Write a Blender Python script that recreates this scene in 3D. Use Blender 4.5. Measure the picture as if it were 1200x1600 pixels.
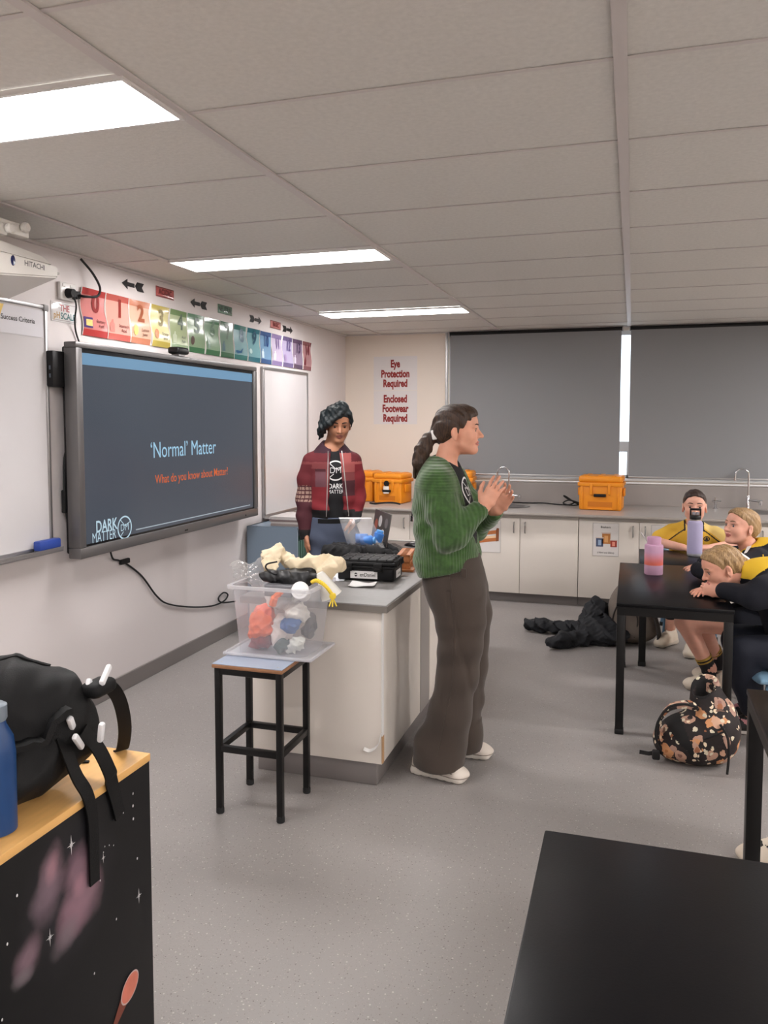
import bpy, bmesh, math, random
import numpy as np
from mathutils import Vector, Matrix, Euler
from mathutils.bvhtree import BVHTree
from math import sin, cos, pi, radians, sqrt
random.seed(7)
SC = bpy.context.scene
COL = SC.collection
for _o in list(bpy.data.objects):
    bpy.data.objects.remove(_o)

# ------------------------------------------------------------------ camera
YAW, PITCH = 0.300740997, 0.0651672517
FPX, CXP, CYP, CAMH = 1255.58, 598.2, 740.9, 1.57
cam = bpy.data.cameras.new('camera')
camo = bpy.data.objects.new('camera', cam)
COL.objects.link(camo)
cam.sensor_fit = 'HORIZONTAL'
cam.sensor_width = 36.0
cam.lens = 36.0 * FPX / 1200.0
cam.shift_x = (600.0 - CXP) / 1200.0
cam.shift_y = (CYP - 800.0) / 1200.0
cam.clip_start = 0.05
camo.location = (0, 0, CAMH)
camo.rotation_euler = (pi / 2 - PITCH, 0, YAW)
SC.camera = camo

# ------------------------------------------------------------------ light and exposure
SC.view_settings.view_transform = 'Standard'
SC.view_settings.look = 'None'
SC.view_settings.gamma = 1.0
SC.view_settings.use_curve_mapping = False
SC.view_settings.exposure = 0.0
LAMP_STRENGTH = 35.0           # the three ceiling panels beside the screen wall
FILL_STRENGTH_BACK = 22.0      # unseen fill panels added behind the camera
FILL_STRENGTH_RIGHT = 84.0     # unseen panels added to brighten the right half of the room
SKY_STRENGTH = 2.6             # daylight outside the blinds
w = bpy.data.worlds.new('daylight'); SC.world = w
w.use_nodes = True
wn = w.node_tree.nodes; wl = w.node_tree.links
wn.clear()
wo = wn.new('ShaderNodeOutputWorld'); wb = wn.new('ShaderNodeBackground')
wb.inputs[0].default_value = (0.80, 0.90, 1.0, 1); wb.inputs[1].default_value = SKY_STRENGTH
wl.new(wb.outputs[0], wo.inputs[0])

# ------------------------------------------------------------------ helpers: materials
def lin(c):
    r = []
    for v in c[:3]:
        v = v / 255.0
        r.append(v / 12.92 if v <= 0.04045 else ((v + 0.055) / 1.055) ** 2.4)
    return (r[0], r[1], r[2], 1.0)

def mat(name, col, rough=0.5, metal=0.0, bump=0.0, bscale=60.0, var=0.0, vscale=8.0, coat=0.0, emit=0.0, spec=0.5, sheen=0.0, trans=0.0, alpha=1.0, ior=1.45, stretch=None, bdist=0.004, col2=None):
    m = bpy.data.materials.new(name); m.use_nodes = True
    nt = m.node_tree; n = nt.nodes; l = nt.links
    p = n['Principled BSDF']
    c = lin(col)
    p.inputs['Base Color'].default_value = c
    p.inputs['Roughness'].default_value = rough
    p.inputs['Metallic'].default_value = metal
    p.inputs['Specular IOR Level'].default_value = spec
    p.inputs['IOR'].default_value = ior
    if coat: p.inputs['Coat Weight'].default_value = coat; p.inputs['Coat Roughness'].default_value = 0.08
    if sheen: p.inputs['Sheen Weight'].default_value = sheen
    if trans: p.inputs['Transmission Weight'].default_value = trans
    if alpha < 1: p.inputs['Alpha'].default_value = alpha
    if emit:
        p.inputs['Emission Color'].default_value = c; p.inputs['Emission Strength'].default_value = emit
    if bump or var:
        tc = n.new('ShaderNodeTexCoord')
        mp = n.new('ShaderNodeMapping')
        if stretch: mp.inputs['Scale'].default_value = stretch
        l.new(tc.outputs['Object'], mp.inputs['Vector'])
    if var:
        nz = n.new('ShaderNodeTexNoise'); nz.inputs['Scale'].default_value = vscale; nz.inputs['Detail'].default_value = 5
        l.new(mp.outputs[0], nz.inputs['Vector'])
        cr = n.new('ShaderNodeValToRGB')
        a = cr.color_ramp.elements
        a[0].position = 0.3; a[1].position = 0.7
        if col2: 
            a[0].color = c; a[1].color = lin(col2)
        else:
            a[0].color = tuple(max(0, v * (1 - var)) for v in c[:3]) + (1,)
            a[1].color = tuple(min(1, v * (1 + var)) for v in c[:3]) + (1,)
        l.new(nz.outputs['Fac'], cr.inputs[0]); l.new(cr.outputs[0], p.inputs['Base Color'])
    if bump:
        nb = n.new('ShaderNodeTexNoise'); nb.inputs['Scale'].default_value = bscale; nb.inputs['Detail'].default_value = 4
        l.new(mp.outputs[0], nb.inputs['Vector'])
        b = n.new('ShaderNodeBump'); b.inputs['Strength'].default_value = bump; b.inputs['Distance'].default_value = bdist
        l.new(nb.outputs['Fac'], b.inputs['Height']); l.new(b.outputs[0], p.inputs['Normal'])
    return m

def nodes_of(m):
    nt = m.node_tree
    return nt.nodes, nt.links, nt.nodes['Principled BSDF']

def clear_mat(name, col=(235, 238, 240), opacity=0.35, rough=0.3):
    """thin clear or frosted plastic film: part see-through, part scattering"""
    m = bpy.data.materials.new(name); m.use_nodes = True
    n, l = m.node_tree.nodes, m.node_tree.links
    n.clear()
    out = n.new('ShaderNodeOutputMaterial')
    tr = n.new('ShaderNodeBsdfTransparent'); tr.inputs[0].default_value = (0.97, 0.97, 0.97, 1)
    df = n.new('ShaderNodeBsdfDiffuse'); df.inputs[0].default_value = lin(col)
    tl = n.new('ShaderNodeBsdfTranslucent'); tl.inputs[0].default_value = lin(col)
    gl = n.new('ShaderNodeBsdfGlossy'); gl.inputs['Roughness'].default_value = rough; gl.inputs[0].default_value = (1, 1, 1, 1)
    a = n.new('ShaderNodeMixShader'); a.inputs[0].default_value = 0.5
    l.new(df.outputs[0], a.inputs[1]); l.new(tl.outputs[0], a.inputs[2])
    b = n.new('ShaderNodeMixShader'); b.inputs[0].default_value = opacity
    l.new(tr.outputs[0], b.inputs[1]); l.new(a.outputs[0], b.inputs[2])
    c = n.new('ShaderNodeMixShader'); c.inputs[0].default_value = 0.06
    l.new(b.outputs[0], c.inputs[1]); l.new(gl.outputs[0], c.inputs[2])
    l.new(c.outputs[0], out.inputs[0])
    return m

# ------------------------------------------------------------------ helpers: objects
def wloc(o):
    v = Vector((0, 0, 0))
    while o is not None:
        v = v + o.location; o = o.parent
    return v

def tag(o, label=None, cat=None, group=None, kind=None):
    if label: o['label'] = label
    if cat: o['category'] = cat
    if group: o['group'] = group
    if kind: o['kind'] = kind
    return o

def thing(name, loc, label, cat, group=None, rotz=0.0, rot=None):
    o = bpy.data.objects.new(name, None); COL.objects.link(o)
    o.location = loc
    o.rotation_euler = rot if rot else (0, 0, rotz)
    o.empty_display_size = 0.05
    return tag(o, label, cat, group)

def link_mesh(name, verts, faces, mats, parent=None, idx=None, smooth=None, world=True):
    """smooth: None flat, True all smooth, number = auto angle in degrees. world: vertices are in world coordinates"""
    me = bpy.data.meshes.new(name)
    verts = np.asarray(verts, dtype=float).reshape(-1, 3)
    if world and parent is not None:
        verts = verts - np.array(wloc(parent))
    org = None
    if parent is None and world and len(verts):
        lo, hi = verts.min(0), verts.max(0)
        org = np.array([(lo[0] + hi[0]) / 2, (lo[1] + hi[1]) / 2, lo[2]])
        verts = verts - org
    me.from_pydata(verts.tolist(), [], faces if isinstance(faces, list) else faces.tolist())
    if not isinstance(mats, (list, tuple)): mats = [mats]
    for m in mats: me.materials.append(m)
    if idx is not None: me.polygons.foreach_set('material_index', np.asarray(idx, dtype=np.int32))
    me.update()
    if smooth is True:
        me.polygons.foreach_set('use_smooth', np.ones(len(me.polygons), dtype=bool))
    elif smooth:
        me.polygons.foreach_set('use_smooth', np.ones(len(me.polygons), dtype=bool))
        me.set_sharp_from_angle(angle=radians(smooth))
    o = bpy.data.objects.new(name, me); COL.objects.link(o)
    if parent is not None: o.parent = parent
    if org is not None: o.location = org
    return o

class MB:
    """collects shapes into ONE mesh"""
    def __init__(s):
        s.v = []; s.f = []; s.i = []
    def raw(s, v, f, m=0):
        n = len(s.v)
        s.v += [tuple(p) for p in v]
        s.f += [tuple(n + a for a in q) for q in f]
        s.i += [m] * len(f)
        return s
    def bm(s, bm, m=0):
        bm.verts.index_update()
        s.raw([v.co[:] for v in bm.verts], [[v.index for v in f.verts] for f in bm.faces], m)
        bm.free(); return s
    def box(s, a, b, m=0, bev=0.0, seg=2, M=None):
        bm = bmesh.new()
        bmesh.ops.create_cube(bm, size=1.0)
        a, b = Vector(a), Vector(b)
        c = (a + b) / 2; d = b - a
        for v in bm.verts: v.co = Vector((c[i] + v.co[i] * d[i] for i in range(3)))
        if bev: bmesh.ops.bevel(bm, geom=bm.edges[:], offset=bev, segments=seg, affect='EDGES', profile=0.5)
        if M is not None: bmesh.ops.transform(bm, matrix=M, verts=bm.verts)
        return s.bm(bm, m)
    def prism(s, pts, d, m=0):
        """pts: 3D polygon, d: extrusion vector"""
        n = len(pts); d = Vector(d)
        v = [Vector(p) for p in pts] + [Vector(p) + d for p in pts]
        f = [list(range(n))[::-1], list(range(n, 2 * n))] + [[i, (i + 1) % n, n + (i + 1) % n, n + i] for i in range(n)]
        bm = bmesh.new()
        bv = [bm.verts.new(p) for p in v]
        for q in f: bm.faces.new([bv[k] for k in q])
        bmesh.ops.recalc_face_normals(bm, faces=bm.faces)
        return s.bm(bm, m)
    def quad(s, a, b, c, d, m=0): return s.raw([a, b, c, d], [(0, 1, 2, 3)], m)
    def tube(s, pts, r, m=0, n=10, caps=True, closed=False):
        pts = [Vector(p) for p in pts]; N = len(pts)
        rs = r if isinstance(r, (list, tuple)) else [r] * N
        vs = []; fs = []
        up = None
        for i, p in enumerate(pts):
            if closed: t = (pts[(i + 1) % N] - pts[i - 1])
            else: t = pts[min(i + 1, N - 1)] - pts[max(i - 1, 0)]
            if t.length < 1e-9: t = Vector((0, 0, 1))
            t.normalize()
            if up is None:
                up = Vector((0, 0, 1)) if abs(t.z) < 0.9 else Vector((1, 0, 0))
            a = (up - t * up.dot(t))
            if a.length < 1e-6: a = t.orthogonal()
            a.normalize(); b = t.cross(a); up = a
            for k in range(n):
                q = 2 * pi * k / n
                vs.append(p + (a * cos(q) + b * sin(q)) * rs[i])
        R = N if closed else N - 1
        for i in range(R):
            for k in range(n):
                i2 = (i + 1) % N
                fs.append((i * n + k, i * n + (k + 1) % n, i2 * n + (k + 1) % n, i2 * n + k))
        if caps and not closed:
            fs.append(tuple(range(n))[::-1]); fs.append(tuple((N - 1) * n + k for k in range(n)))
        return s.raw(vs, fs, m)
    def cyl(s, a, b, r, m=0, n=20, r2=None):
        return s.tube([a, b], [r, r if r2 is None else r2], m, n)
    def lathe(s, prof, c=(0, 0, 0), m=0, n=28, M=None):
        """prof: (radius, z) from bottom to top around z"""
        vs = []; fs = []
        for r, z in prof:
            for k in range(n):
                q = 2 * pi * k / n
                vs.append(Vector((c[0] + r * cos(q), c[1] + r * sin(q), c[2] + z)))
        for i in range(len(prof) - 1):
            for k in range(n):
                fs.append((i * n + k, i * n + (k + 1) % n, (i + 1) * n + (k + 1) % n, (i + 1) * n + k))
        if prof[0][0] > 1e-5: fs.append(tuple(range(n))[::-1])
        if prof[-1][0] > 1e-5: fs.append(tuple((len(prof) - 1) * n + k for k in range(n)))
        if M is not None: vs = [M @ v for v in vs]
        return s.raw(vs, fs, m)
    def ribbon(s, pts, width, thick, side, m=0):
        """flat strap: a rectangle of width along side swept along pts"""
        pts = [Vector(p) for p in pts]; N = len(pts); side = Vector(side).normalized()
        vs = []; fs = []
        for i, p in enumerate(pts):
            t = (pts[min(i + 1, N - 1)] - pts[max(i - 1, 0)]).normalized()
            sd = (side - t * side.dot(t)).normalized(); nn = t.cross(sd)
            for a, b in ((-1, -1), (1, -1), (1, 1), (-1, 1)):
                vs.append(p + sd * a * width / 2 + nn * b * thick / 2)
        for i in range(N - 1):
            for k in range(4):
                fs.append((i * 4 + k, i * 4 + (k + 1) % 4, i * 4 + 4 + (k + 1) % 4, i * 4 + 4 + k))
        fs.append((3, 2, 1, 0)); fs.append(tuple((N - 1) * 4 + k for k in range(4)))
        return s.raw(vs, fs, m)
    def build(s, name, mats, parent=None, smooth=35, world=True):
        return link_mesh(name, s.v, s.f, mats, parent, s.i, smooth, world)

def bez(pts, n=8):
    """smooth curve through points (Catmull-Rom)"""
    P = [Vector(p) for p in pts]; out = []
    for i in range(len(P) - 1):
        p0 = P[i - 1] if i else P[0] * 2 - P[1]; p1 = P[i]; p2 = P[i + 1]; p3 = P[i + 2] if i + 2 < len(P) else P[-1] * 2 - P[-2]
        for k in range(n):
            t = k / n
            out.append(0.5 * ((2 * p1) + (p2 - p0) * t + (2 * p0 - 5 * p1 + 4 * p2 - p3) * t * t + (3 * p1 - p0 - 3 * p2 + p3) * t ** 3))
    out.append(P[-1])
    return out

def text_geo(s, size=1.0, bold=0.0, sx=1.0, extrude=0.0, align='CENTER', res=3, shear=0.0):
    """lettering in the xy plane as (verts, faces)"""
    cu = bpy.data.curves.new('t', 'FONT'); cu.body = s; cu.size = size; cu.offset = bold * size; cu.extrude = extrude
    cu.align_x = align; cu.align_y = 'CENTER'; cu.resolution_u = res; cu.shear = shear
    ob = bpy.data.objects.new('t', cu); COL.objects.link(ob)
    dg = bpy.context.evaluated_depsgraph_get()
    me = ob.evaluated_get(dg).to_mesh()
    v = [(p.co.x * sx, p.co.y, p.co.z) for p in me.vertices]
    f = [tuple(p.vertices) for p in me.polygons]
    ob.evaluated_get(dg).to_mesh_clear()
    bpy.data.objects.remove(ob); bpy.data.curves.remove(cu)
    return v, f

def place(vf, o, ux, uy, uz=None, m=0, mb=None):
    """lay flat geometry (v, f) at o with axes ux, uy into an MB"""
    v, f = vf
    o, ux, uy = Vector(o), Vector(ux), Vector(uy)
    uz = ux.cross(uy).normalized() if uz is None else Vector(uz)
    mb.raw([o + ux * p[0] + uy * p[1] + uz * p[2] for p in v], f, m)

def disc_geo(rx, ry, n=32, z=0.0, hole=0.0):
    if hole:
        v = []; f = []
        for k in range(n):
            q = 2 * pi * k / n
            v += [(rx * cos(q), ry * sin(q), z), ((rx - hole) * cos(q), (ry - hole) * sin(q), z)]
        for k in range(n):
            a = 2 * k; b = 2 * ((k + 1) % n)
            f.append((a, b, b + 1, a + 1))
        return v, f
    return [(rx * cos(2 * pi * k / n), ry * sin(2 * pi * k / n), z) for k in range(n)], [tuple(range(n))]

def poly_geo(pts, z=0.0): return [(p[0], p[1], z) for p in pts], [tuple(range(len(pts)))]
def rect_geo(x0, y0, x1, y1, z=0.0): return poly_geo([(x0, y0), (x1, y0), (x1, y1), (x0, y1)], z)
def line_geo(a, b, wd, z=0.0):
    a = Vector((a[0], a[1])); b = Vector((b[0], b[1])); d = (b - a).normalized(); nn = Vector((-d.y, d.x)) * wd / 2
    return poly_geo([a - nn, b - nn, b + nn, a + nn], z)

def dup(root, loc=None, rotz=None, label=None):
    """copy of a thing with copies of its parts and sub-parts"""
    r = root.copy(); COL.objects.link(r)
    if loc is not None: r.location = loc
    if rotz is not None: r.rotation_euler = (0, 0, rotz)
    if label: r['label'] = label
    for ch in list(root.children):
        c = ch.copy(); COL.objects.link(c); c.parent = r
        for g in list(ch.children):
            d = g.copy(); COL.objects.link(d); d.parent = c
    return r

# ------------------------------------------------------------------ helpers: signed distance modelling for soft and organic forms
def _n3(v): return np.asarray(v, dtype=np.float32)

class SDF:
    def __init__(s, lo, hi, h):
        s.lo = np.array(lo, float); s.h = h
        s.n = np.maximum(4, np.ceil((np.array(hi, float) - s.lo) / h).astype(int) + 1)
        s.D = np.full(tuple(s.n), 9.0, dtype=np.float32)
        s.ax = [(s.lo[i] + h * np.arange(s.n[i])).astype(np.float32) for i in range(3)]
    def _blk(s, a, b):
        i0 = np.clip(np.floor((a - s.lo) / s.h).astype(int), 0, s.n); i1 = np.clip(np.ceil((b - s.lo) / s.h).astype(int) + 1, 0, s.n)
        if np.any(i1 <= i0): return None
        sl = tuple(slice(i0[k], i1[k]) for k in range(3))
        X = s.ax[0][sl[0]][:, None, None]; Y = s.ax[1][sl[1]][None, :, None]; Z = s.ax[2][sl[2]][None, None, :]
        return sl, X, Y, Z
    def _comb(s, sl, d, k, sub):
        D = s.D[sl]
        if sub:
            d = -d
            hh = np.maximum(k - np.abs(D - d), 0) / max(k, 1e-6)
            s.D[sl] = np.maximum(D, d) + hh * hh * k * 0.25
        else:
            hh = np.maximum(k - np.abs(D - d), 0) / max(k, 1e-6)
            s.D[sl] = np.minimum(D, d) - hh * hh * k * 0.25
    def cone(s, a, b, ra, rb=None, k=0.02, sub=False):
        rb = ra if rb is None else rb
        a = np.array(a, float); b = np.array(b, float); R = max(ra, rb) + k + 0.03
        bl = s._blk(np.minimum(a, b) - R, np.maximum(a, b) + R)
        if bl is None: return s
        sl, X, Y, Z = bl
        ba = b - a; L = max(float(ba @ ba), 1e-12)
        t = np.clip(((X - a[0]) * ba[0] + (Y - a[1]) * ba[1] + (Z - a[2]) * ba[2]) / L, 0, 1)
        d = np.sqrt((X - a[0] - t * ba[0]) ** 2 + (Y - a[1] - t * ba[1]) ** 2 + (Z - a[2] - t * ba[2]) ** 2) - (ra + t * (rb - ra))
        s._comb(sl, d.astype(np.float32), k, sub); return s
    def chain(s, pts, rs, k=0.015, sub=False):
        for i in range(len(pts) - 1): s.cone(pts[i], pts[i + 1], rs[i], rs[i + 1], k, sub)
        return s
    def ell(s, c, r, k=0.02, R=None, sub=False):
        c = np.array(c, float); r = np.array(r, float); m = max(r) + k + 0.03
        bl = s._blk(c - m, c + m)
        if bl is None: return s
        sl, X, Y, Z = bl
        x, y, z = X - c[0], Y - c[1], Z - c[2]
        if R is not None:
            R = np.array(R, float)          # columns = local axes in world
            x, y, z = (x * R[0][0] + y * R[1][0] + z * R[2][0], x * R[0][1] + y * R[1][1] + z * R[2][1], x * R[0][2] + y * R[1][2] + z * R[2][2])
        k0 = np.sqrt((x / r[0]) ** 2 + (y / r[1]) ** 2 + (z / r[2]) ** 2)
        k1 = np.sqrt((x / r[0] ** 2) ** 2 + (y / r[1] ** 2) ** 2 + (z / r[2] ** 2) ** 2)
        d = k0 * (k0 - 1.0) / np.maximum(k1, 1e-6)
        s._comb(sl, d.astype(np.float32), k, sub); return s
    def econe(s, a, b, ra, rb, side, k=0.02, sub=False):
        """elliptical cone from a to b; ra, rb = (radius along side, radius across)"""
        a = np.array(a, float); b = np.array(b, float); R = max(*ra, *rb) + k + 0.03
        bl = s._blk(np.minimum(a, b) - R, np.maximum(a, b) + R)
        if bl is None: return s
        sl, X, Y, Z = bl
        ba = b - a; L = math.sqrt(float(ba @ ba)); ax = ba / L
        u = np.array(side, float); u = u - ax * (u @ ax); u /= np.linalg.norm(u); v = np.cross(ax, u)
        x, y, z = X - a[0], Y - a[1], Z - a[2]
        q = x * ax[0] + y * ax[1] + z * ax[2]
        t = np.clip(q / L, 0, 1); da = q - t * L
        du = x * u[0] + y * u[1] + z * u[2]; dv = x * v[0] + y * v[1] + z * v[2]
        r1 = ra[0] + t * (rb[0] - ra[0]); r2 = ra[1] + t * (rb[1] - ra[1]); rm = np.minimum(r1, r2)
        d = (np.sqrt((du / r1) ** 2 + (dv / r2) ** 2 + (da / rm) ** 2) - 1.0) * rm
        s._comb(sl, d.astype(np.float32), k, sub); return s
    def loft(s, secs, side, k=0.02, sub=False):
        """secs: (point, (radius along side, radius across))"""
        for i in range(len(secs) - 1): s.econe(secs[i][0], secs[i + 1][0], secs[i][1], secs[i + 1][1], side, k, sub)
        return s
    def box(s, c, half, rad=0.01, k=0.01, R=None, sub=False):
        c = np.array(c, float); m = float(np.linalg.norm(half)) + k + 0.03
        bl = s._blk(c - m, c + m)
        if bl is None: return s
        sl, X, Y, Z = bl
        x, y, z = X - c[0], Y - c[1], Z - c[2]
        if R is not None:
            R = np.array(R, float)
            x, y, z = (x * R[0][0] + y * R[1][0] + z * R[2][0], x * R[0][1] + y * R[1][1] + z * R[2][1], x * R[0][2] + y * R[1][2] + z * R[2][2])
        qx, qy, qz = np.abs(x) - half[0] + rad, np.abs(y) - half[1] + rad, np.abs(z) - half[2] + rad
        d = np.sqrt(np.maximum(qx, 0) ** 2 + np.maximum(qy, 0) ** 2 + np.maximum(qz, 0) ** 2) + np.minimum(np.maximum(np.maximum(qx, qy), qz), 0) - rad
        s._comb(sl, np.broadcast_to(d, s.D[sl].shape).astype(np.float32), k, sub); return s
    def half(s, p, nrm, k=0.01):
        """cut away everything on the side the normal points to"""
        nrm = np.array(nrm, float); nrm /= np.linalg.norm(nrm)
        d = (s.ax[0][:, None, None] - p[0]) * nrm[0] + (s.ax[1][None, :, None] - p[1]) * nrm[1] + (s.ax[2][None, None, :] - p[2]) * nrm[2]
        s._comb((slice(None),) * 3, (-d).astype(np.float32), k, True); return s
    def disp(s, fn):
        """add fn(X, Y, Z) to the distance (positive = inwards)"""
        s.D = s.D + fn(s.ax[0][:, None, None], s.ax[1][None, :, None], s.ax[2][None, None, :]).astype(np.float32); return s
    def mesh(s):
        D = s.D; lo, h = s.lo, s.h
        D = np.pad(D, 1, constant_values=9.0); lo = lo - h
        ins = D < 0
        c = [(i, j, k) for i in (0, 1) for j in (0, 1) for k in (0, 1)]
        n = np.array(D.shape) - 1
        cnt = np.zeros(tuple(n), np.int8)
        for i, j, k in c: cnt += ins[i:n[0] + i, j:n[1] + j, k:n[2] + k]
        act = np.argwhere((cnt > 0) & (cnt < 8))
        idm = np.full(tuple(n), -1, np.int64); idm[act[:, 0], act[:, 1], act[:, 2]] = np.arange(len(act))
        vals = {q: D[act[:, 0] + q[0], act[:, 1] + q[1], act[:, 2] + q[2]] for q in c}
        acc = np.zeros((len(act), 3)); num = np.zeros(len(act))
        for a in c:
            for ax in range(3):
                if a[ax] == 0:
                    b = list(a); b[ax] = 1; b = tuple(b)
                    va, vb = vals[a], vals[b]
                    cr = (va < 0) != (vb < 0)
                    t = np.where(cr, va / np.where(np.abs(va - vb) < 1e-9, 1e-9, va - vb), 0)
                    p = np.array(a, float)[None, :].repeat(len(act), 0); p[:, ax] = t
                    acc += np.where(cr[:, None], p, 0); num += cr
        V = lo + h * (act + acc / num[:, None])
        F = []
        for ax in range(3):
            u, v = (ax + 1) % 3, (ax + 2) % 3
            sl0 = [slice(1, -1)] * 3; sl1 = [slice(1, -1)] * 3
            sl0[ax] = slice(0, -1); sl1[ax] = slice(1, None)
            A = ins[tuple(sl0)]; B = ins[tuple(sl1)]
            e = np.argwhere(A != B)
            flip = A[e[:, 0], e[:, 1], e[:, 2]]
            e = e.copy()
            for q in range(3):
                if q != ax: e[:, q] += 1
            def cell(du, dv):
                g = e.copy(); g[:, u] -= du; g[:, v] -= dv
                return idm[g[:, 0], g[:, 1], g[:, 2]]
            q = np.stack([cell(1, 1), cell(0, 1), cell(0, 0), cell(1, 0)], 1)
            q = np.where(flip[:, None], q, q[:, ::-1])
            F.append(q)
        F = np.concatenate(F)
        return V, F

def sdf_obj(name, s, mats, parent=None, pick=None, smooth=True, relax=1):
    """mesh an SDF in world coordinates; pick(centres) -> material index per face"""
    V, F = s.mesh()
    for _ in range(relax):
        # one light Laplacian pass takes the grid steps off
        acc = np.zeros_like(V); num = np.zeros(len(V))
        for a, b in ((0, 1), (1, 2), (2, 3), (3, 0)):
            np.add.at(acc, F[:, a], V[F[:, b]]); np.add.at(num, F[:, a], 1)
            np.add.at(acc, F[:, b], V[F[:, a]]); np.add.at(num, F[:, b], 1)
        V = V * 0.5 + 0.5 * acc / np.maximum(num, 1)[:, None]
    idx = None
    if pick is not None:
        C = V[F].mean(1); idx = pick(C)
    o = link_mesh(name, V, F, mats, parent, idx, smooth)
    o['_v'] = 0; del o['_v']
    return o

def crease(amp, freq, seed=0, n=3, aniso=(1, 1, 1)):
    """sharp cloth creases: ridged, warped waves"""
    rnd = random.Random(seed); W = []
    for _ in range(n):
        d = Vector((rnd.gauss(0, 1), rnd.gauss(0, 1), rnd.gauss(0, 1))).normalized()
        W.append((d[0] * aniso[0], d[1] * aniso[1], d[2] * aniso[2], rnd.uniform(0, 6.28), freq * rnd.uniform(0.7, 1.4)))
    def fn(X, Y, Z):
        t = 0
        for a, b, c, ph, fq in W:
            q = fq * (a * X + b * Y + c * Z) + ph + 1.5 * np.sin(0.45 * fq * (b * X - c * Y + a * Z) + ph * 2)
            t = t + np.abs(np.sin(q)) ** 0.8
        return amp * (t / n - 0.5)
    return fn

def wob(amp, freq, seed=0, n=5, stretch=(1, 1, 1)):
    """smooth pseudo-random displacement from a few warped sine waves"""
    rnd = random.Random(seed)
    W = []
    for _ in range(n):
        d = Vector((rnd.gauss(0, 1), rnd.gauss(0, 1), rnd.gauss(0, 1))).normalized()
        W.append((d[0] * stretch[0], d[1] * stretch[1], d[2] * stretch[2], rnd.uniform(0, 6.28), freq * rnd.uniform(0.6, 1.5)))
    def fn(X, Y, Z):
        t = 0
        for a, b, c, ph, fq in W:
            t = t + np.sin(fq * (a * X + b * Y + c * Z) + ph + 1.2 * np.sin(0.53 * fq * (b * X - c * Y + a * Z) + ph))
        return amp * t / n
    return fn

def bvh_of(o):
    """BVH of a mesh object in world space (no rotation up its parents)"""
    off = wloc(o); me = o.data
    return BVHTree.FromPolygons([v.co + off for v in me.vertices], [p.vertices[:] for p in me.polygons])

def drape(vf, o, ux, uy, direction, bvh, lift=0.002, mb=None, m=0):
    """project flat lettering onto a surface along a direction"""
    v, f = vf
    o, ux, uy = Vector(o), Vector(ux), Vector(uy); d = Vector(direction).normalized()
    out = []
    for p in v:
        q = o + ux * p[0] + uy * p[1]
        hit = bvh.ray_cast(q - d * 0.5, d, 2.0)
        out.append((hit[0] - d * lift) if hit[0] is not None else q)
    mb.raw(out, f, m)

def grid_fill(vf, step):
    return vf
# ================================================================== THE ROOM
XL, XR, YB, YF, ZC = -2.82, 4.6, 7.8, -4.2, 2.45

def floor_mat():
    m = mat('vinyl_floor', (148, 141, 138), rough=0.38, spec=0.4)
    n, l, p = nodes_of(m)
    tc = n.new('ShaderNodeTexCoord')
    base = n.new('ShaderNodeTexNoise'); base.inputs['Scale'].default_value = 1.1; base.inputs['Detail'].default_value = 6
    l.new(tc.outputs['Object'], base.inputs['Vector'])
    r0 = n.new('ShaderNodeValToRGB'); e = r0.color_ramp.elements
    e[0].position = 0.3; e[0].color = lin((136, 131, 129)); e[1].position = 0.75; e[1].color = lin((148, 143, 140))
    l.new(base.outputs['Fac'], r0.inputs[0])
    last = r0.outputs[0]
    for sc, lo, col in ((150, 0.80, (158, 151, 147)), (140, 0.90, (108, 101, 99)), (230, 0.78, (130, 123, 120)), (110, 0.945, (176, 170, 165))):
        v = n.new('ShaderNodeTexVoronoi'); v.inputs['Scale'].default_value = sc
        l.new(tc.outputs['Object'], v.inputs['Vector'])
        sep = n.new('ShaderNodeSeparateColor'); l.new(v.outputs['Color'], sep.inputs[0])
        gt = n.new('ShaderNodeMath'); gt.operation = 'GREATER_THAN'; gt.inputs[1].default_value = lo
        l.new(sep.outputs[0], gt.inputs[0])
        lt = n.new('ShaderNodeMath'); lt.operation = 'LESS_THAN'; lt.inputs[1].default_value = 0.30
        l.new(v.outputs['Distance'], lt.inputs[0])
        mu = n.new('ShaderNodeMath'); mu.operation = 'MULTIPLY'; l.new(gt.outputs[0], mu.inputs[0]); l.new(lt.outputs[0], mu.inputs[1])
        mx = n.new('ShaderNodeMix'); mx.data_type = 'RGBA'
        l.new(mu.outputs[0], mx.inputs[0]); l.new(last, mx.inputs[6]); mx.inputs[7].default_value = lin(col)
        last = mx.outputs[2]
    l.new(last, p.inputs['Base Color'])
    nb = n.new('ShaderNodeTexNoise'); nb.inputs['Scale'].default_value = 160
    l.new(tc.outputs['Object'], nb.inputs['Vector'])
    b = n.new('ShaderNodeBump'); b.inputs['Strength'].default_value = 0.12; b.inputs['Distance'].default_value = 0.002
    l.new(nb.outputs['Fac'], b.inputs['Height']); l.new(b.outputs[0], p.inputs['Normal'])
    return m

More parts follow.
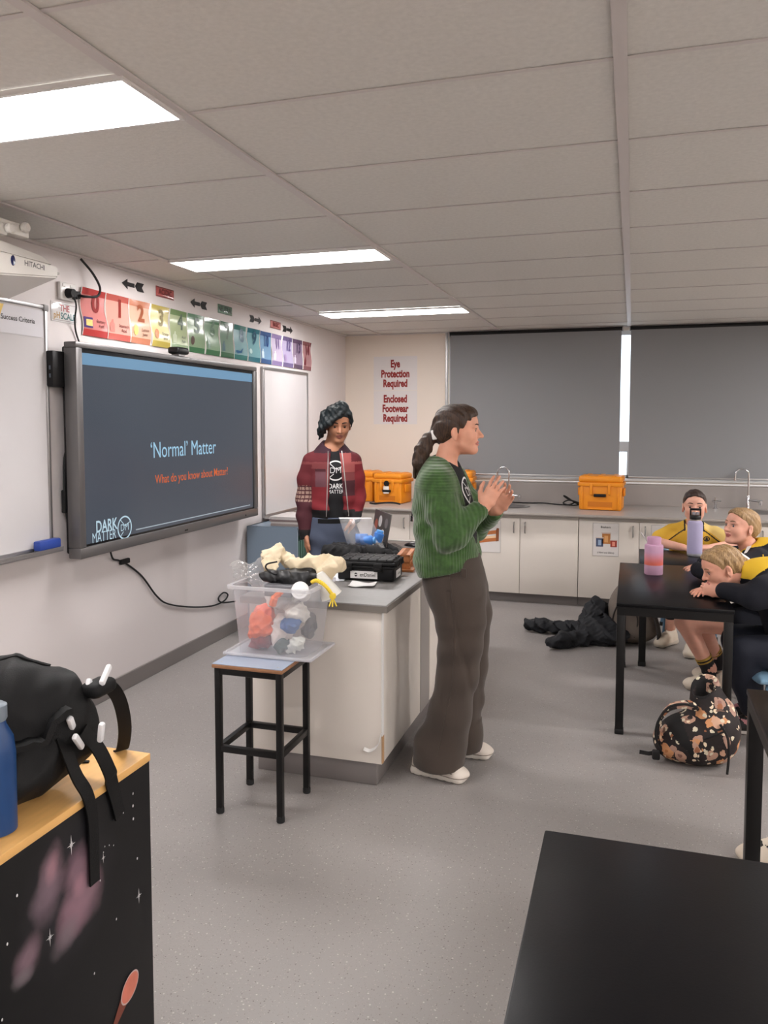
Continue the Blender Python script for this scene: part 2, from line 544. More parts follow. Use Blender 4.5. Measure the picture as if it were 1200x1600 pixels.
M_WALLW = mat('white_wall_paint', (214, 207, 206), rough=0.5, bump=0.05, bscale=120)
M_WALLC = mat('cream_wall_paint', (222, 211, 199), rough=0.5, bump=0.05, bscale=120)
M_CEIL = mat('ceiling_tile', (214, 212, 207), rough=0.85, bump=0.25, bscale=90, var=0.05, vscale=60)
M_TBAR = mat('ceiling_grid_bar', (204, 198, 196), rough=0.42)
M_SKIRT = mat('grey_vinyl_skirting', (118, 112, 110), rough=0.45)
M_WHITE = mat('white_enamel', (226, 224, 222), rough=0.3)
M_CAB = mat('white_laminate', (222, 214, 205), rough=0.38)
M_BENCH = mat('grey_laminate', (166, 160, 156), rough=0.32, var=0.04, vscale=40)
M_BENCHD = mat('bullnose_edge', (122, 116, 110), rough=0.35)
M_CHROME = mat('chrome', (205, 205, 208), rough=0.12, metal=1.0)
M_STEEL = mat('brushed_steel', (180, 178, 176), rough=0.28, metal=1.0)
M_ALU = mat('aluminium', (176, 174, 174), rough=0.35, metal=0.9)
M_BLACK = mat('black_plastic', (15, 15, 17), rough=0.42, spec=.35)
M_BLACKM = mat('black_metal', (15, 14, 14), rough=0.38, spec=.4)
M_BLACKR = mat('black_rubber', (20, 20, 21), rough=0.7)
M_TABLE = mat('black_table_top', (11, 11, 14), rough=0.33, bump=0.03, bscale=220, spec=0.24)
M_PAPER = mat('paper', (226, 222, 220), rough=0.7)
M_PAPERG = mat('laminated_paper', (222, 217, 214), rough=0.16)
M_INK = mat('black_ink', (34, 32, 34), rough=0.6)

def struct(name, mb, m, smooth=None):
    o = mb.build(name, m, None, smooth); o['kind'] = 'structure'
    return o

struct('floor', MB().box((XL - .1, YF - .1, -.06), (XR + .1, YB + .1, 0)), floor_mat())
struct('ceiling', MB().box((XL - .1, YF - .1, ZC + .002), (XR + .1, YB + .1, ZC + .06)), M_CEIL)
struct('wall_left', MB().box((XL - .1, YF, 0), (XL, YB, ZC)), M_WALLW)
struct('wall_right', MB().box((XR, YF, 0), (XR + .1, YB, ZC)), M_WALLC)
struct('wall_front', MB().box((XL, YF - .1, 0), (XR, YF, ZC)), M_WALLW)
WX0, WX1, WZ0, WZ1 = -1.735, 2.42, 1.045, 2.41
struct('wall_back', MB().box((XL, YB, 0), (WX0, YB + .1, ZC)).box((WX0, YB, 0), (WX1, YB + .1, WZ0)).box((WX0, YB, WZ1), (WX1, YB + .1, ZC)).box((WX1, YB, 0), (XR, YB + .1, ZC)), M_WALLC)
struct('baseboard_left', MB().box((XL, YF, 0), (XL + .012, YB - .85, .095), bev=.004), M_SKIRT)
# ceiling grid
g = MB()
for k in range(-1, 7):
    x = -2.445 + 1.2 * k
    if XL < x < XR: g.box((x - .0165, YF, ZC - .007), (x + .0165, YB, ZC))
k = 0
y = 2.09 - 0.6 * 10
while y < YB:
    if y > YF: g.box((XL, y - .008, ZC - .0015), (XR, y + .008, ZC + .001))
    y += 0.6
g.box((XL, YF, ZC - .012), (XL + .02, YB, ZC)).box((XL, YB - .02, ZC - .012), (XR, YB, ZC))
struct('trim_1', g, M_TBAR)

# window behind the blinds
wf = MB()
wf.box((WX0, YB + .02, WZ0), (WX0 + .05, YB + .08, WZ1)).box((WX1 - .05, YB + .02, WZ0), (WX1, YB + .08, WZ1))
wf.box((WX0, YB + .02, WZ0), (WX1, YB + .08, WZ0 + .03)).box((WX0, YB + .02, WZ1 - .04), (WX1, YB + .08, WZ1))
wf.box((WX0, YB + .02, 1.29), (WX1, YB + .08, 1.385))
for x in (-.9, .86, 1.7): wf.box((x - .03, YB + .02, WZ0), (x + .03, YB + .08, WZ1))
wf.box((-.045, YB + .02, WZ0), (0.0, YB + .08, 1.29))
win = wf.build('window_1', M_WHITE, None, None); win['kind'] = 'structure'
M_GLASS = clear_mat('window_glass', (240, 245, 250), 0.02, 0.02)
MB().box((WX0 + .04, YB + .048, WZ0 + .02), (WX1 - .04, YB + .054, WZ1 - .03)).build('window_pane', M_GLASS, win, None)
# sill and frame trims
struct('trim_2', MB().box((WX0 - .01, YB - .028, 1.022), (WX1, YB + .02, 1.045), bev=.004).box((-1.2, YB - .02, .995), (WX1, YB, 1.012), bev=.003), mat('sill_enamel', (222, 222, 222), rough=.25))
struct('trim_3', MB().box((WX0 - .035, YB - .022, 1.045), (WX0 - .012, YB, ZC - .01), bev=.003), M_ALU)

# roller blinds
M_BLIND = mat('grey_blind_fabric', (133, 134, 137), rough=0.8, bump=0.08, bscale=500)
def blind(x0, x1, label):
    t = thing('roller_blind', ((x0 + x1) / 2, YB - .05, 1.05), label, 'blind', 'grey roller blinds')
    MB().box((x0, YB - .046, 1.065), (x1, YB - .0445, WZ1 + .015)).build('fabric', M_BLIND, t, None)
    MB().box((x0, YB - .054, 1.048), (x1, YB - .036, 1.068), bev=.004).build('bottom_bar', M_ALU, t)
    MB().cyl((x0 - .01, YB - .032, WZ1 + .012), (x1 + .01, YB - .032, WZ1 + .012), .02).build('roller_tube', M_BLACK, t)
    for x in (x0 - .016, x1 + .006): MB().box((x, YB - .056, WZ1 - .012), (x + .01, YB - .008, WZ1 + .036), bev=.002).build('bracket', M_ALU, t)
blind(-1.715, -.112, 'grey roller blind above the double tap sink, left of the bright gap')
blind(-.030, 2.38, 'wide grey roller blind right of the bright window gap')

# ceiling lights
M_DIFF = bpy.data.materials.new('light_diffuser'); M_DIFF.use_nodes = True
_n = M_DIFF.node_tree.nodes; _n.clear()
_e = _n.new('ShaderNodeEmission'); _e.inputs[0].default_value = (1.0, 0.965, 0.955, 1); _e.inputs[1].default_value = LAMP_STRENGTH
M_DIFF2 = None
_o = _n.new('ShaderNodeOutputMaterial'); M_DIFF.node_tree.links.new(_e.outputs[0], _o.inputs[0])
M_DIFF2 = M_DIFF.copy(); M_DIFF2.name = 'fill_diffuser_back'
for q_ in M_DIFF2.node_tree.nodes:
    if q_.type == 'EMISSION': q_.inputs[1].default_value = FILL_STRENGTH_BACK
M_DIFF3 = M_DIFF.copy(); M_DIFF3.name = 'fill_diffuser_right'
for q_ in M_DIFF3.node_tree.nodes:
    if q_.type == 'EMISSION': q_.inputs[1].default_value = FILL_STRENGTH_RIGHT
def ceiling_light(x0, y0, label, dm=None):
    x1, y1 = x0 + 1.17, y0 + .275
    t = thing('ceiling_light', ((x0 + x1) / 2, (y0 + y1) / 2, ZC), label, 'light', 'strip panel ceiling lights')
    f = MB()
    for a, b in (((x0 - .012, y0 - .012), (x1 + .012, y0)), ((x0 - .012, y1), (x1 + .012, y1 + .012)), ((x0 - .012, y0), (x0, y1)), ((x1, y0), (x1 + .012, y1))):
        f.box((a[0], a[1], ZC - .014), (b[0], b[1], ZC))
    f.build('frame', M_WHITE, t, None)
    MB().box((x0, y0, ZC - .010), (x1, y1, ZC - .003)).build('diffuser', dm or M_DIFF, t, None)
ceiling_light(-2.43, 1.815, 'nearest lit ceiling panel, cut off at the photo\'s left edge')
ceiling_light(-2.43, 3.915, 'lit ceiling panel between the nearest and the farthest panels')
ceiling_light(-2.43, 6.105, 'farthest lit ceiling panel, near the back wall corner')
for yy in (-2.4, -.31, 1.815, 3.915, 6.105): ceiling_light(2.37, yy, 'unseen ceiling panel added to brighten the right half of the room', M_DIFF3)  # out of view, added for more light from the right
for xx, yy in ((-2.43, -.31), (-2.43, -2.4), (-.03, -.91), (-.03, -2.7)): ceiling_light(xx, yy, 'unseen ceiling panel added behind the camera for fill light', M_DIFF2)  # out of view, added as fill for surfaces facing the camera

# ------------------------------------------------------------------ back bench: units, worktop, splashback
CF = 6.93       # door face
def handle(mb, x, z0, z1, y):
    mb.tube(bez([(x, y, z0), (x, y - .022, z0 + .006), (x, y - .026, (z0 + z1) / 2), (x, y - .022, z1 - .006), (x, y, z1)], 5), .0055, n=8)
def cabinet(x0, x1, label, doors=2):
    t = thing('base_cabinet', ((x0 + x1) / 2, (CF + YB) / 2, 0), label, 'cabinet', 'white base cabinets along the back wall')
    MB().box((x0 + .001, CF + .02, .085), (x1 - .001, YB - .005, .765)).build('body', M_CAB, t, None)
    MB().box((x0 + .001, CF + .06, 0), (x1 - .001, CF + .08, .085)).build('kickboard', M_SKIRT, t, None)
    MB().box((x0 + .001, CF + .002, .742), (x1 - .001, CF + .02, .765)).build('top_rail', mat('rail_grey', (196, 190, 183), rough=.4), t, None)  # rail slightly greyer than the doors
    xm = (x0 + x1) / 2
    for a, b, hx in ((x0, xm, xm - .05), (xm, x1, xm + .045)):
        d = MB().box((a + .002, CF, .085), (b - .002, CF + .018, .74), bev=.0015).build('door', M_CAB, t)
        h = MB(); handle(h, hx, .615, .705, CF); h.build('handle', M_STEEL, d)
cabinet(-2.39, -1.405, 'white base cabinet left of the test tube rack poster, behind the laptop')
cabinet(-1.403, -.42, 'white base cabinet with the test tube rack poster on its door')
cabinet(-.418, .56, 'white base cabinet with the beakers poster on its door')
cabinet(.562, 1.54, 'white base cabinet behind the seated girls')
cabinet(1.542, 2.4, 'white base cabinet at the far right of the back wall')
M_SPLASH = mat('grey_splashback', (146, 140, 137), rough=.3, var=.06, vscale=3)
wt = thing('worktop', (0, 7.4, .765), 'long grey laminate worktop running under the blinds', 'worktop')
MB().box((-2.55, CF - .05, .768), (XR - 1.5, YB - .002, .795)).build('top', M_BENCH, wt, None)
MB().tube([(-2.55, CF - .052, .7805), (XR - 1.5, CF - .052, .7805)], .0145, n=14).build('front_edge', mat('worktop_edge', (150, 143, 137), rough=.3), wt)
MB().box((-1.9, YB - .012, .7955), (XR - 1.5, YB - .001, .99)).build('splashback', M_SPLASH, wt, None)
MB().box((-1.19, YB - .0135, .7955), (-1.187, YB - .011, .99)).build('panel_joint', M_SKIRT, wt, None)

def sink(x, y, label):
    t = thing('sink', (x, y, .795), label, 'sink', 'round steel sinks in the back worktop')
    MB().lathe([(.135, -.004), (.14, -.0005), (.15, .004), (.168, .006), (.178, .003), (.18, .0005)], (x, y, .797), n=40).build('rim', M_STEEL, t)
    MB().lathe([(.0, -.0015), (.04, -.001), (.13, .001), (.137, .003)], (x, y, .797), n=40).build('bowl', mat('dull_steel', (120, 118, 116), rough=.35, metal=1), t)
    MB().lathe([(.0, .0), (.022, .0005), (.026, .002)], (x, y, .7975)).build('drain', M_BLACKM, t)
sink(-1.06, 7.36, 'round steel sink in the worktop beside the gesturing hands')
sink(1.0, 7.5, 'round steel sink in the worktop behind the girls')
def tap(x, y, h, label, rz=0):
    z = .796
    t = thing('tap', (x, y, z), label, 'tap')
    MB().lathe([(.0, 0), (.03, 0), (.03, .006), (.018, .012), (.015, .03), (.015, .12), (.012, .125)], (x, y, z)).build('base', M_CHROME, t)
    R = .055
    pts = [(x, y, z + .10), (x, y, z + h - R)]
    for k in range(0, 11):
        q = pi * k / 10 * .97
        pts.append((x - R * (1 - cos(q)) * cos(rz), y - R * (1 - cos(q)) * sin(rz), z + h - R + R * sin(q)))
    pts.append((pts[-1][0], pts[-1][1], pts[-1][2] - .035))
    MB().tube(pts, .0085, n=12).tube([pts[-1], Vector(pts[-1]) - Vector((0, 0, .02))], .011, n=12).build('spout', M_CHROME, t)
    MB().cyl((x, y - .01, z + .085), (x + .085, y - .012, z + .078), .009).lathe([(0, -.03), (.012, -.028), (.016, -.01), (.016, .01), (.01, .016), (0, .018)], (x + .1, y - .012, z + .072), n=14).build('lever', M_CHROME, t)
    return t
tap(-1.106, 7.6, .345, 'tall gooseneck tap behind the gesturing hands')
tap(.985, 7.68, .36, 'tall gooseneck tap behind the girls, below the right blind')
t = thing('gas_tap', (.72, 7.7, .796), 'small chrome valve on the worktop beside the girl in yellow', 'tap')
MB().lathe([(0, 0), (.022, 0), (.022, .006), (.011, .01), (.011, .075), (0, .08)], (.72, 7.7, .796)).build('base', M_CHROME, t)
MB().cyl((.69, 7.69, .862), (.765, 7.69, .868), .007).cyl((.72, 7.69, .83), (.72, 7.69, .90), .006).build('lever', M_CHROME, t)

# ------------------------------------------------------------------ signs on the back wall
M_RED = mat('red_sign_ink', (138, 34, 32), rough=.6)
def wall_sign(x0, z0, x1, z1, lines, zs, label, size=.098):
    y = YB - .002
    t = thing('wall_sign', ((x0 + x1) / 2, YB, z0), label, 'sign', 'safety signs on the back wall')
    MB().box((x0, y - .001, z0), (x1, y + .001, z1)).build('sheet', mat('sign_sheet', (214, 209, 208), rough=.35), t, None)
    b = MB()
    for s, z in zip(lines, zs): place(text_geo(s, size * 1.04, .045, .68), ((x0 + x1) / 2, y - .002, z), (1, 0, 0), (0, 0, 1), mb=b)
    b.build('lettering', M_RED, t, None)
wall_sign(-2.515, 1.885, -2.06, 2.225, ['Eye', 'Protection', 'Required'], [2.148, 2.048, 1.952], 'white sign reading Eye Protection Required, upper of the two')
wall_sign(-2.515, 1.545, -2.06, 1.88, ['Enclosed', 'Footwear', 'Required'], [1.797, 1.7, 1.604], 'white sign reading Enclosed Footwear Required, lower of the two')

# ------------------------------------------------------------------ posters on cabinet doors
def door_poster(name, x0, z0, x1, z1, label):
    t = thing(name, ((x0 + x1) / 2, CF, z0), label, 'poster', 'posters on the cabinet doors')
    MB().box((x0, CF - .0022, z0), (x1, CF - .0006, z1)).build('sheet', M_PAPERG, t, None)
    b = MB(); y = CF - .003; wd = .0022
    for p, q in (((x0, z0), (x1, z0)), ((x1, z0), (x1, z1)), ((x1, z1), (x0, z1)), ((x0, z1), (x0, z0))):
        place(line_geo(p, q, wd), (0, y, 0), (1, 0, 0), (0, 0, 1), mb=b)
    b.build('border', mat('border_grey', (150, 145, 143), rough=.6), t, None)
    return t, y
t, y = door_poster('test_tube_rack_poster', -1.292, .432, -1.078, .716, 'white poster with a wooden test tube rack on the cabinet door')
b = MB(); place(text_geo('TEST TUBE RACK', .022, .01), (-1.185, y, .69), (1, 0, 0), (0, 0, 1), mb=b); b.build('lettering', M_INK, t, None)
M_RKO = mat('rack_orange', (188, 112, 62), rough=.6); M_RKL = mat('rack_light', (238, 200, 160), rough=.6); M_RKD = mat('rack_dark', (136, 78, 44), rough=.6)
b = MB()
for pts, m in (([(-.092, -.06), (.085, -.035), (.085, -.005), (-.092, -.03)], 0), ([(-.085, .005), (.08, .028), (.08, .06), (-.085, .035)], 0), ([(-.095, -.065), (-.075, -.062), (-.075, .05), (-.095, .055)], 2),
               ([(.068, -.04), (.092, -.035), (.095, .075), (.075, .078), (.068, .06)], 2), ([(-.07, -.027), (.066, -.008), (.066, .012), (-.07, -.006)], 1)):
    place(poly_geo(pts, .0004 * (1 + m)), (-1.185, y, .57), (1, 0, 0), (0, 0, 1), mb=b, m=m)
b.build('rack_picture', [M_RKO, M_RKL, M_RKD], t, None)
t, y = door_poster('beakers_poster', -.300, .448, -.092, .722, 'white poster with three coloured beakers on the cabinet door')
b = MB(); place(text_geo('Beakers', .025, .01), (-.198, y, .69), (1, 0, 0), (0, 0, 1), mb=b); place(text_geo('(100ml and 250ml)', .018, .01), (-.195, y, .475), (1, 0, 0), (0, 0, 1), mb=b); b.build('lettering', M_INK, t, None)
b = MB()
def beaker(cx, cz, wd, ht, m, mo):
    place(poly_geo([(cx - wd / 2, cz), (cx + wd / 2, cz), (cx + wd / 2 * 1.02, cz + ht), (cx - wd / 2 * 1.02, cz + ht)]), (0, y, 0), (1, 0, 0), (0, 0, 1), mb=b, m=m)
    place(rect_geo(cx - wd * .22, cz + ht * .15, cx + wd * .22, cz + ht * .8, .0004), (0, y, 0), (1, 0, 0), (0, 0, 1), mb=b, m=mo)
    place(rect_geo(cx - wd * .58, cz + ht, cx + wd * .58, cz + ht * 1.12, .0002), (0, y, 0), (1, 0, 0), (0, 0, 1), mb=b, m=4)
beaker(-.245, .525, .058, .07, 0, 1); beaker(-.192, .55, .066, .085, 2, 3); beaker(-.132, .525, .052, .055, 5, 6)
b.build('beaker_picture', [mat('bk_blue', (72, 84, 112)), mat('bk_pale', (150, 170, 196)), mat('bk_brown', (184, 120, 62)), mat('bk_tan', (214, 160, 104)), mat('bk_rim', (206, 188, 178)), mat('bk_red', (160, 62, 52)), mat('bk_pink', (230, 150, 130))], t, None)
t, y = door_poster('plain_poster', .165, .44, .36, .722, 'white poster mostly hidden behind the girl in yellow')
b = MB(); place(rect_geo(.2, .52, .32, .64), (0, y, 0), (1, 0, 0), (0, 0, 1), mb=b); b.build('picture', mat('poster_grey', (190, 186, 184)), t, None)

# ------------------------------------------------------------------ left wall: whiteboards
M_WB = mat('whiteboard_enamel', (200, 197, 198), rough=.14, var=.02, vscale=2.5)
def whiteboard(y0, y1, z0, z1, label, tray=True, fw=.018):
    t = thing('whiteboard', (XL, (y0 + y1) / 2, z0), label, 'whiteboard')
    MB().box((XL + .001, y0 + fw, z0 + fw), (XL + .016, y1 - fw, z1 - fw)).build('panel', M_WB, t, None)
    f = MB(); x0, x1 = XL + .001, XL + .024
    f.box((x0, y0, z0), (x1, y1, z0 + fw), bev=.003).box((x0, y0, z1 - fw), (x1, y1, z1), bev=.003).box((x0, y0, z0 + fw), (x1, y0 + fw, z1 - fw), bev=.003).box((x0, y1 - fw, z0 + fw), (x1, y1, z1 - fw), bev=.003)
    f.build('frame', M_ALU, t)
    return t
t = whiteboard(2.0, 3.372, .93, 2.145, 'large whiteboard at the left edge of the photo, below the projector')
MB().box((XL + .001, 3.345, 2.118), (XL + .028, 3.378, 2.15), bev=.004).build('corner_cap', mat('cap_grey', (140, 138, 138), rough=.5), t)
MB().box((XL + .02, 2.0, .918), (XL + .085, 3.372, .93), bev=.003).box((XL + .08, 2.0, .93), (XL + .085, 3.372, .942)).build('tray', M_ALU, t)
e = thing('whiteboard_eraser', (XL + .05, 3.29, .931), 'blue whiteboard eraser on the tray of the left whiteboard', 'eraser')
MB().box((XL + .028, 3.22, .937), (XL + .072, 3.372, .985), bev=.008).build('body', mat('eraser_blue', (44, 70, 150), rough=.4), e)
MB().box((XL + .03, 3.223, .9305), (XL + .07, 3.369, .938)).build('felt', mat('felt_grey', (70, 70, 80), rough=.9), e)
s = thing('header_sign', (XL + .02, 3.1, 2.02), 'Success Criteria paper header with yellow corner on the left whiteboard', 'sign')
xs = XL + .0175
MB().box((xs, 2.72, 1.985), (xs + .001, 3.345, 2.118)).build('sheet', mat('header_paper', (205, 203, 208), rough=.5), s, None)
b = MB(); place(text_geo('Success Criteria', .034, .012), (xs + .002, 3.175, 2.058), (0, 1, 0), (0, 0, 1), mb=b); b.build('lettering', M_INK, s, None)
b = MB(); place(poly_geo([(2.72, 1.99), (3.04, 2.02), (3.085, 2.117), (2.72, 2.117)]), (xs + .0015, 0, 0), (0, 1, 0), (0, 0, 1), mb=b); b.build('yellow_shape', mat('header_yellow', (226, 190, 90), rough=.5), s, None)
t = whiteboard(5.825, 6.75, .80, 2.008, 'narrow whiteboard on the wall right of the large screen', fw=.024)
MB().box((XL + .02, 5.83, .79), (XL + .07, 6.745, .80), bev=.003).build('tray', M_ALU, t)
e = thing('board_eraser', (XL + .04, 6.62, .98), 'black magnetic eraser stuck on the narrow whiteboard beside the man', 'eraser')
MB().box((XL + .0165, 6.52, .985), (XL + .075, 6.72, 1.065), bev=.008).build('body', M_BLACK, e)
MB().box((XL + .0165, 6.53, .94), (XL + .03, 6.60, .986)).build('flap', mat('flap_grey', (120, 118, 122), rough=.6), e, None)

# ------------------------------------------------------------------ large interactive display
TX = -2.68
tv = thing('interactive_display', (XL, 4.45, .86), 'large wall-mounted interactive display showing a dark slide', 'screen')
Y0, Y1, Z0, Z1 = 3.432, 5.475, .866, 1.975
YS0, YS1, ZS0, ZS1 = 3.492, 5.412, .935, 1.922
M_TVF = mat('display_frame_grey', (112, 110, 110), rough=.38, metal=.6)
f = MB(); xa, xb = TX - .075, TX
f.box((xa, Y0, Z0), (xb, Y1, ZS0 - .012), bev=.006).box((xa, Y0, ZS1 + .022), (xb, Y1, Z1), bev=.006).box((xa, Y0, ZS0 - .012), (xb, YS0 - .012, ZS1 + .022), bev=.004).box((xa, YS1 + .012, ZS0 - .012), (xb, Y1, ZS1 + .022), bev=.004)
fr = f.build('frame', M_TVF, tv)
MB().box((TX - .03, YS0 - .014, ZS0 - .014), (TX - .012, YS1 + .014, ZS1 + .024)).build('bezel', mat('bezel_black', (14, 14, 16), rough=.25), tv, None)
MB().box((xa - .03, Y0 + .02, Z0 + .02), (xa + .002, Y1 - .02, Z1 - .02), bev=.01).build('back_cover', M_BLACK, tv)
MB().box((XL, 4.0, 1.1), (xa - .03, 4.9, 1.7), bev=.005).build('wall_mount', M_BLACKM, tv)
def glow(name, col, e, rough=.2, base=(10, 10, 11)):
    m = mat(name, base, rough=rough); n, l, p = nodes_of(m)
    p.inputs['Emission Color'].default_value = lin(col); p.inputs['Emission Strength'].default_value = e
    return m
M_SCR = glow('screen_dark', (72, 78, 88), 0.95, .24)
MB().quad((TX - .0112, YS0, ZS0), (TX - .0112, YS1, ZS0), (TX - .0112, YS1, ZS1), (TX - .0112, YS0, ZS1)).build('screen', M_SCR, tv, None)
xs = TX - .0106
b = MB(); place(rect_geo(YS0, 1.862, YS1, ZS1), (xs, 0, 0), (0, 1, 0), (0, 0, 1), mb=b); b.build('slide_band', glow('slide_blue', (120, 160, 192), .9), tv, None)
b = MB(); place(text_geo('‘Normal’ Matter', .135, .0, .87), (xs, 4.472, 1.398), (0, 1, 0), (0, 0, 1), mb=b); b.build('slide_title', glow('slide_title_blue', (158, 200, 226), 1.0), tv, None)
b = MB(); place(text_geo('What do you know about Matter?', .075, .008, .86), (xs, 4.578, 1.226), (0, 1, 0), (0, 0, 1), mb=b); b.build('slide_question', glow('slide_orange', (206, 98, 52), .95), tv, None)
b = MB(); place(line_geo((3.927, .944), (5.362, .944), .006), (xs, 0, .012), (0, 1, 0), (0, 0, 1), mb=b); b.build('slide_rule', glow('slide_line', (170, 182, 192), .9), tv, None)
M_SLW = glow('slide_white', (188, 214, 228), .95)
b = MB()
place(text_geo('DARK', .088, .018, .78), (xs, 3.662, 1.012), (0, 1, 0), (0, 0, 1), mb=b)
place(text_geo('MATTER', .076, -.004, .72), (xs, 3.640, .957), (0, 1, 0), (0, 0, 1), mb=b)
def dm_logo(R, put):
    """ring with DM inside, in its own plane"""
    put(disc_geo(R, R, 40, 0, R * .13))
    put(text_geo('DM', R * .82, -.005, .95))
    for a, c in (((-.58, .72), (.02, .16)), ((.02, .16), (.74, .42)), ((-.62, -.7), (-.18, -.32))): put(line_geo((a[0] * R, a[1] * R), (c[0] * R, c[1] * R), R * .07))
dm_logo(.066, lambda g: place(g, (xs, 3.822, .982), (0, 1, 0), (0, 0, 1), mb=b))
b.build('slide_logo', M_SLW, tv, None)
b = MB(); place(rect_geo(4.43, .882, 4.47, .892), (TX + .0006, 0, 0), (0, 1, 0), (0, 0, 1), mb=b); place(rect_geo(5.26, .884, 5.275, .896), (TX + .0006, 0, 0), (0, 1, 0), (0, 0, 1), mb=b); b.build('badge', M_BLACK, tv, None)
wc = thing('webcam', (TX - .03, 4.44, Z1), 'small black webcam on top of the large screen', 'camera')
MB().box((TX - .06, 4.36, Z1 + .012), (TX + .02, 4.49, Z1 + .055), bev=.014, seg=3).build('body', M_BLACK, wc)
MB().box((TX - .05, 4.39, Z1 + .0005), (TX + .004, 4.46, Z1 + .016), bev=.003).build('clip', mat('clip_grey', (150, 148, 150), rough=.4), wc)
sp = thing('wall_speaker', (-2.75, 3.37, 1.745), 'black box speaker on the wall behind the screen\'s top left', 'speaker')
MB().box((XL + .001, 3.355, 1.745), (-2.758, 3.60, 1.925), bev=.008).build('cabinet', M_BLACK, sp)
b = MB()
for z in (1.79, 1.83): b.box((-2.78, 3.3525, z), (-2.772, 3.356, z + .02))
b.build('switch', mat('switch_grey', (90, 100, 112), rough=.4), sp, None)
br = thing('cable_bracket', (-2.78, 3.46, 1.54), 'dark loop bracket on the wall at the screen\'s left edge', 'bracket')
b = MB(); b.tube([(-2.79, 3.52, 1.545), (-2.75, 3.44, 1.545), (-2.75, 3.44, 1.675), (-2.79, 3.52, 1.675)], .010, n=8); b.build('loop', mat('bracket_grey', (60, 58, 60), rough=.5), br)
MB().box((XL + .001, 3.505, 1.53), (-2.785, 3.535, 1.69), bev=.004).build('plate', M_BLACKM, br)
cb = MB().tube(bez([(-2.80, 3.56, 1.50), (-2.79, 3.47, 1.40), (-2.785, 3.45, 1.25), (-2.785, 3.46, 1.12), (-2.79, 3.48, 1.06), (-2.80, 3.53, 1.09)], 8), .007, n=8).box((-2.80, 3.44, 1.10), (-2.775, 3.47, 1.22), bev=.006)
tag(cb.build('display_cable', M_BLACKR), 'black cable hanging down behind the screen\'s left edge', 'cable')
cb = MB().tube(bez([(-2.775, 3.80, .86), (-2.80, 3.86, .795), (-2.805, 3.92, .775), (-2.808, 4.0, .74), (-2.808, 4.15, .64), (-2.808, 4.30, .49), (-2.808, 4.43, .41), (-2.808, 4.70, .33), (-2.808, 4.98, .275), (-2.808, 5.16, .272), (-2.808, 5.22, .305), (-2.806, 5.15, .335), (-2.803, 5.07, .31), (-2.80, 5.12, .27), (-2.80, 5.32, .235)], 8), .0055, n=8)
cb.box((-2.815, 3.935, .745), (-2.795, 4.02, .775), bev=.006)
tag(cb.build('power_lead', M_BLACKR), 'black power lead looping along the wall below the screen', 'cable')

# ------------------------------------------------------------------ pH posters, arrows, labels
PH = [((206, 104, 98), (186, 60, 58)), ((222, 146, 128), (196, 92, 82)), ((226, 170, 138), (210, 132, 100)), ((216, 202, 116), (204, 182, 84)), ((168, 186, 128), (124, 156, 100)),
      ((134, 166, 120), (74, 130, 86)), ((122, 164, 122), (76, 132, 88)), ((112, 148, 124), (70, 116, 86)), ((122, 172, 180), (66, 132, 126)), ((98, 162, 172), (44, 116, 132)),
      ((86, 140, 186), (44, 84, 140)), ((190, 174, 206), (140, 122, 172)), ((170, 156, 200), (106, 92, 140)), ((126, 100, 134), (84, 62, 92)), ((172, 104, 110), (134, 66, 74))]
PHD = [(170, 44, 44), (170, 52, 40), (190, 100, 60), (150, 130, 40), (70, 100, 60), (50, 96, 64), (60, 120, 70), (60, 104, 80), (40, 110, 140), (30, 100, 130), (40, 80, 150), (140, 110, 180), (100, 80, 150), (70, 44, 90), (150, 40, 60)]
PHN = ['red', 'salmon', 'orange', 'yellow', 'pale green', 'mid green', 'leaf green', 'dark green', 'teal', 'blue green', 'blue', 'lilac', 'violet', 'purple', 'maroon']
PHT = ['Battery\nAcid', 'Stomach\nAcid', 'Lemon\nJuice', 'Orange\nJuice', 'Acid\nRain']
M_EDGE = mat('laminate_edge', (226, 222, 218), rough=.12, coat=.5)
def wave_edge(y, z0, z1, n=14): return [(y + .011 * sin(2 * pi * (k / n) + .3), z0 + (z1 - z0) * k / n) for k in range(n + 1)]
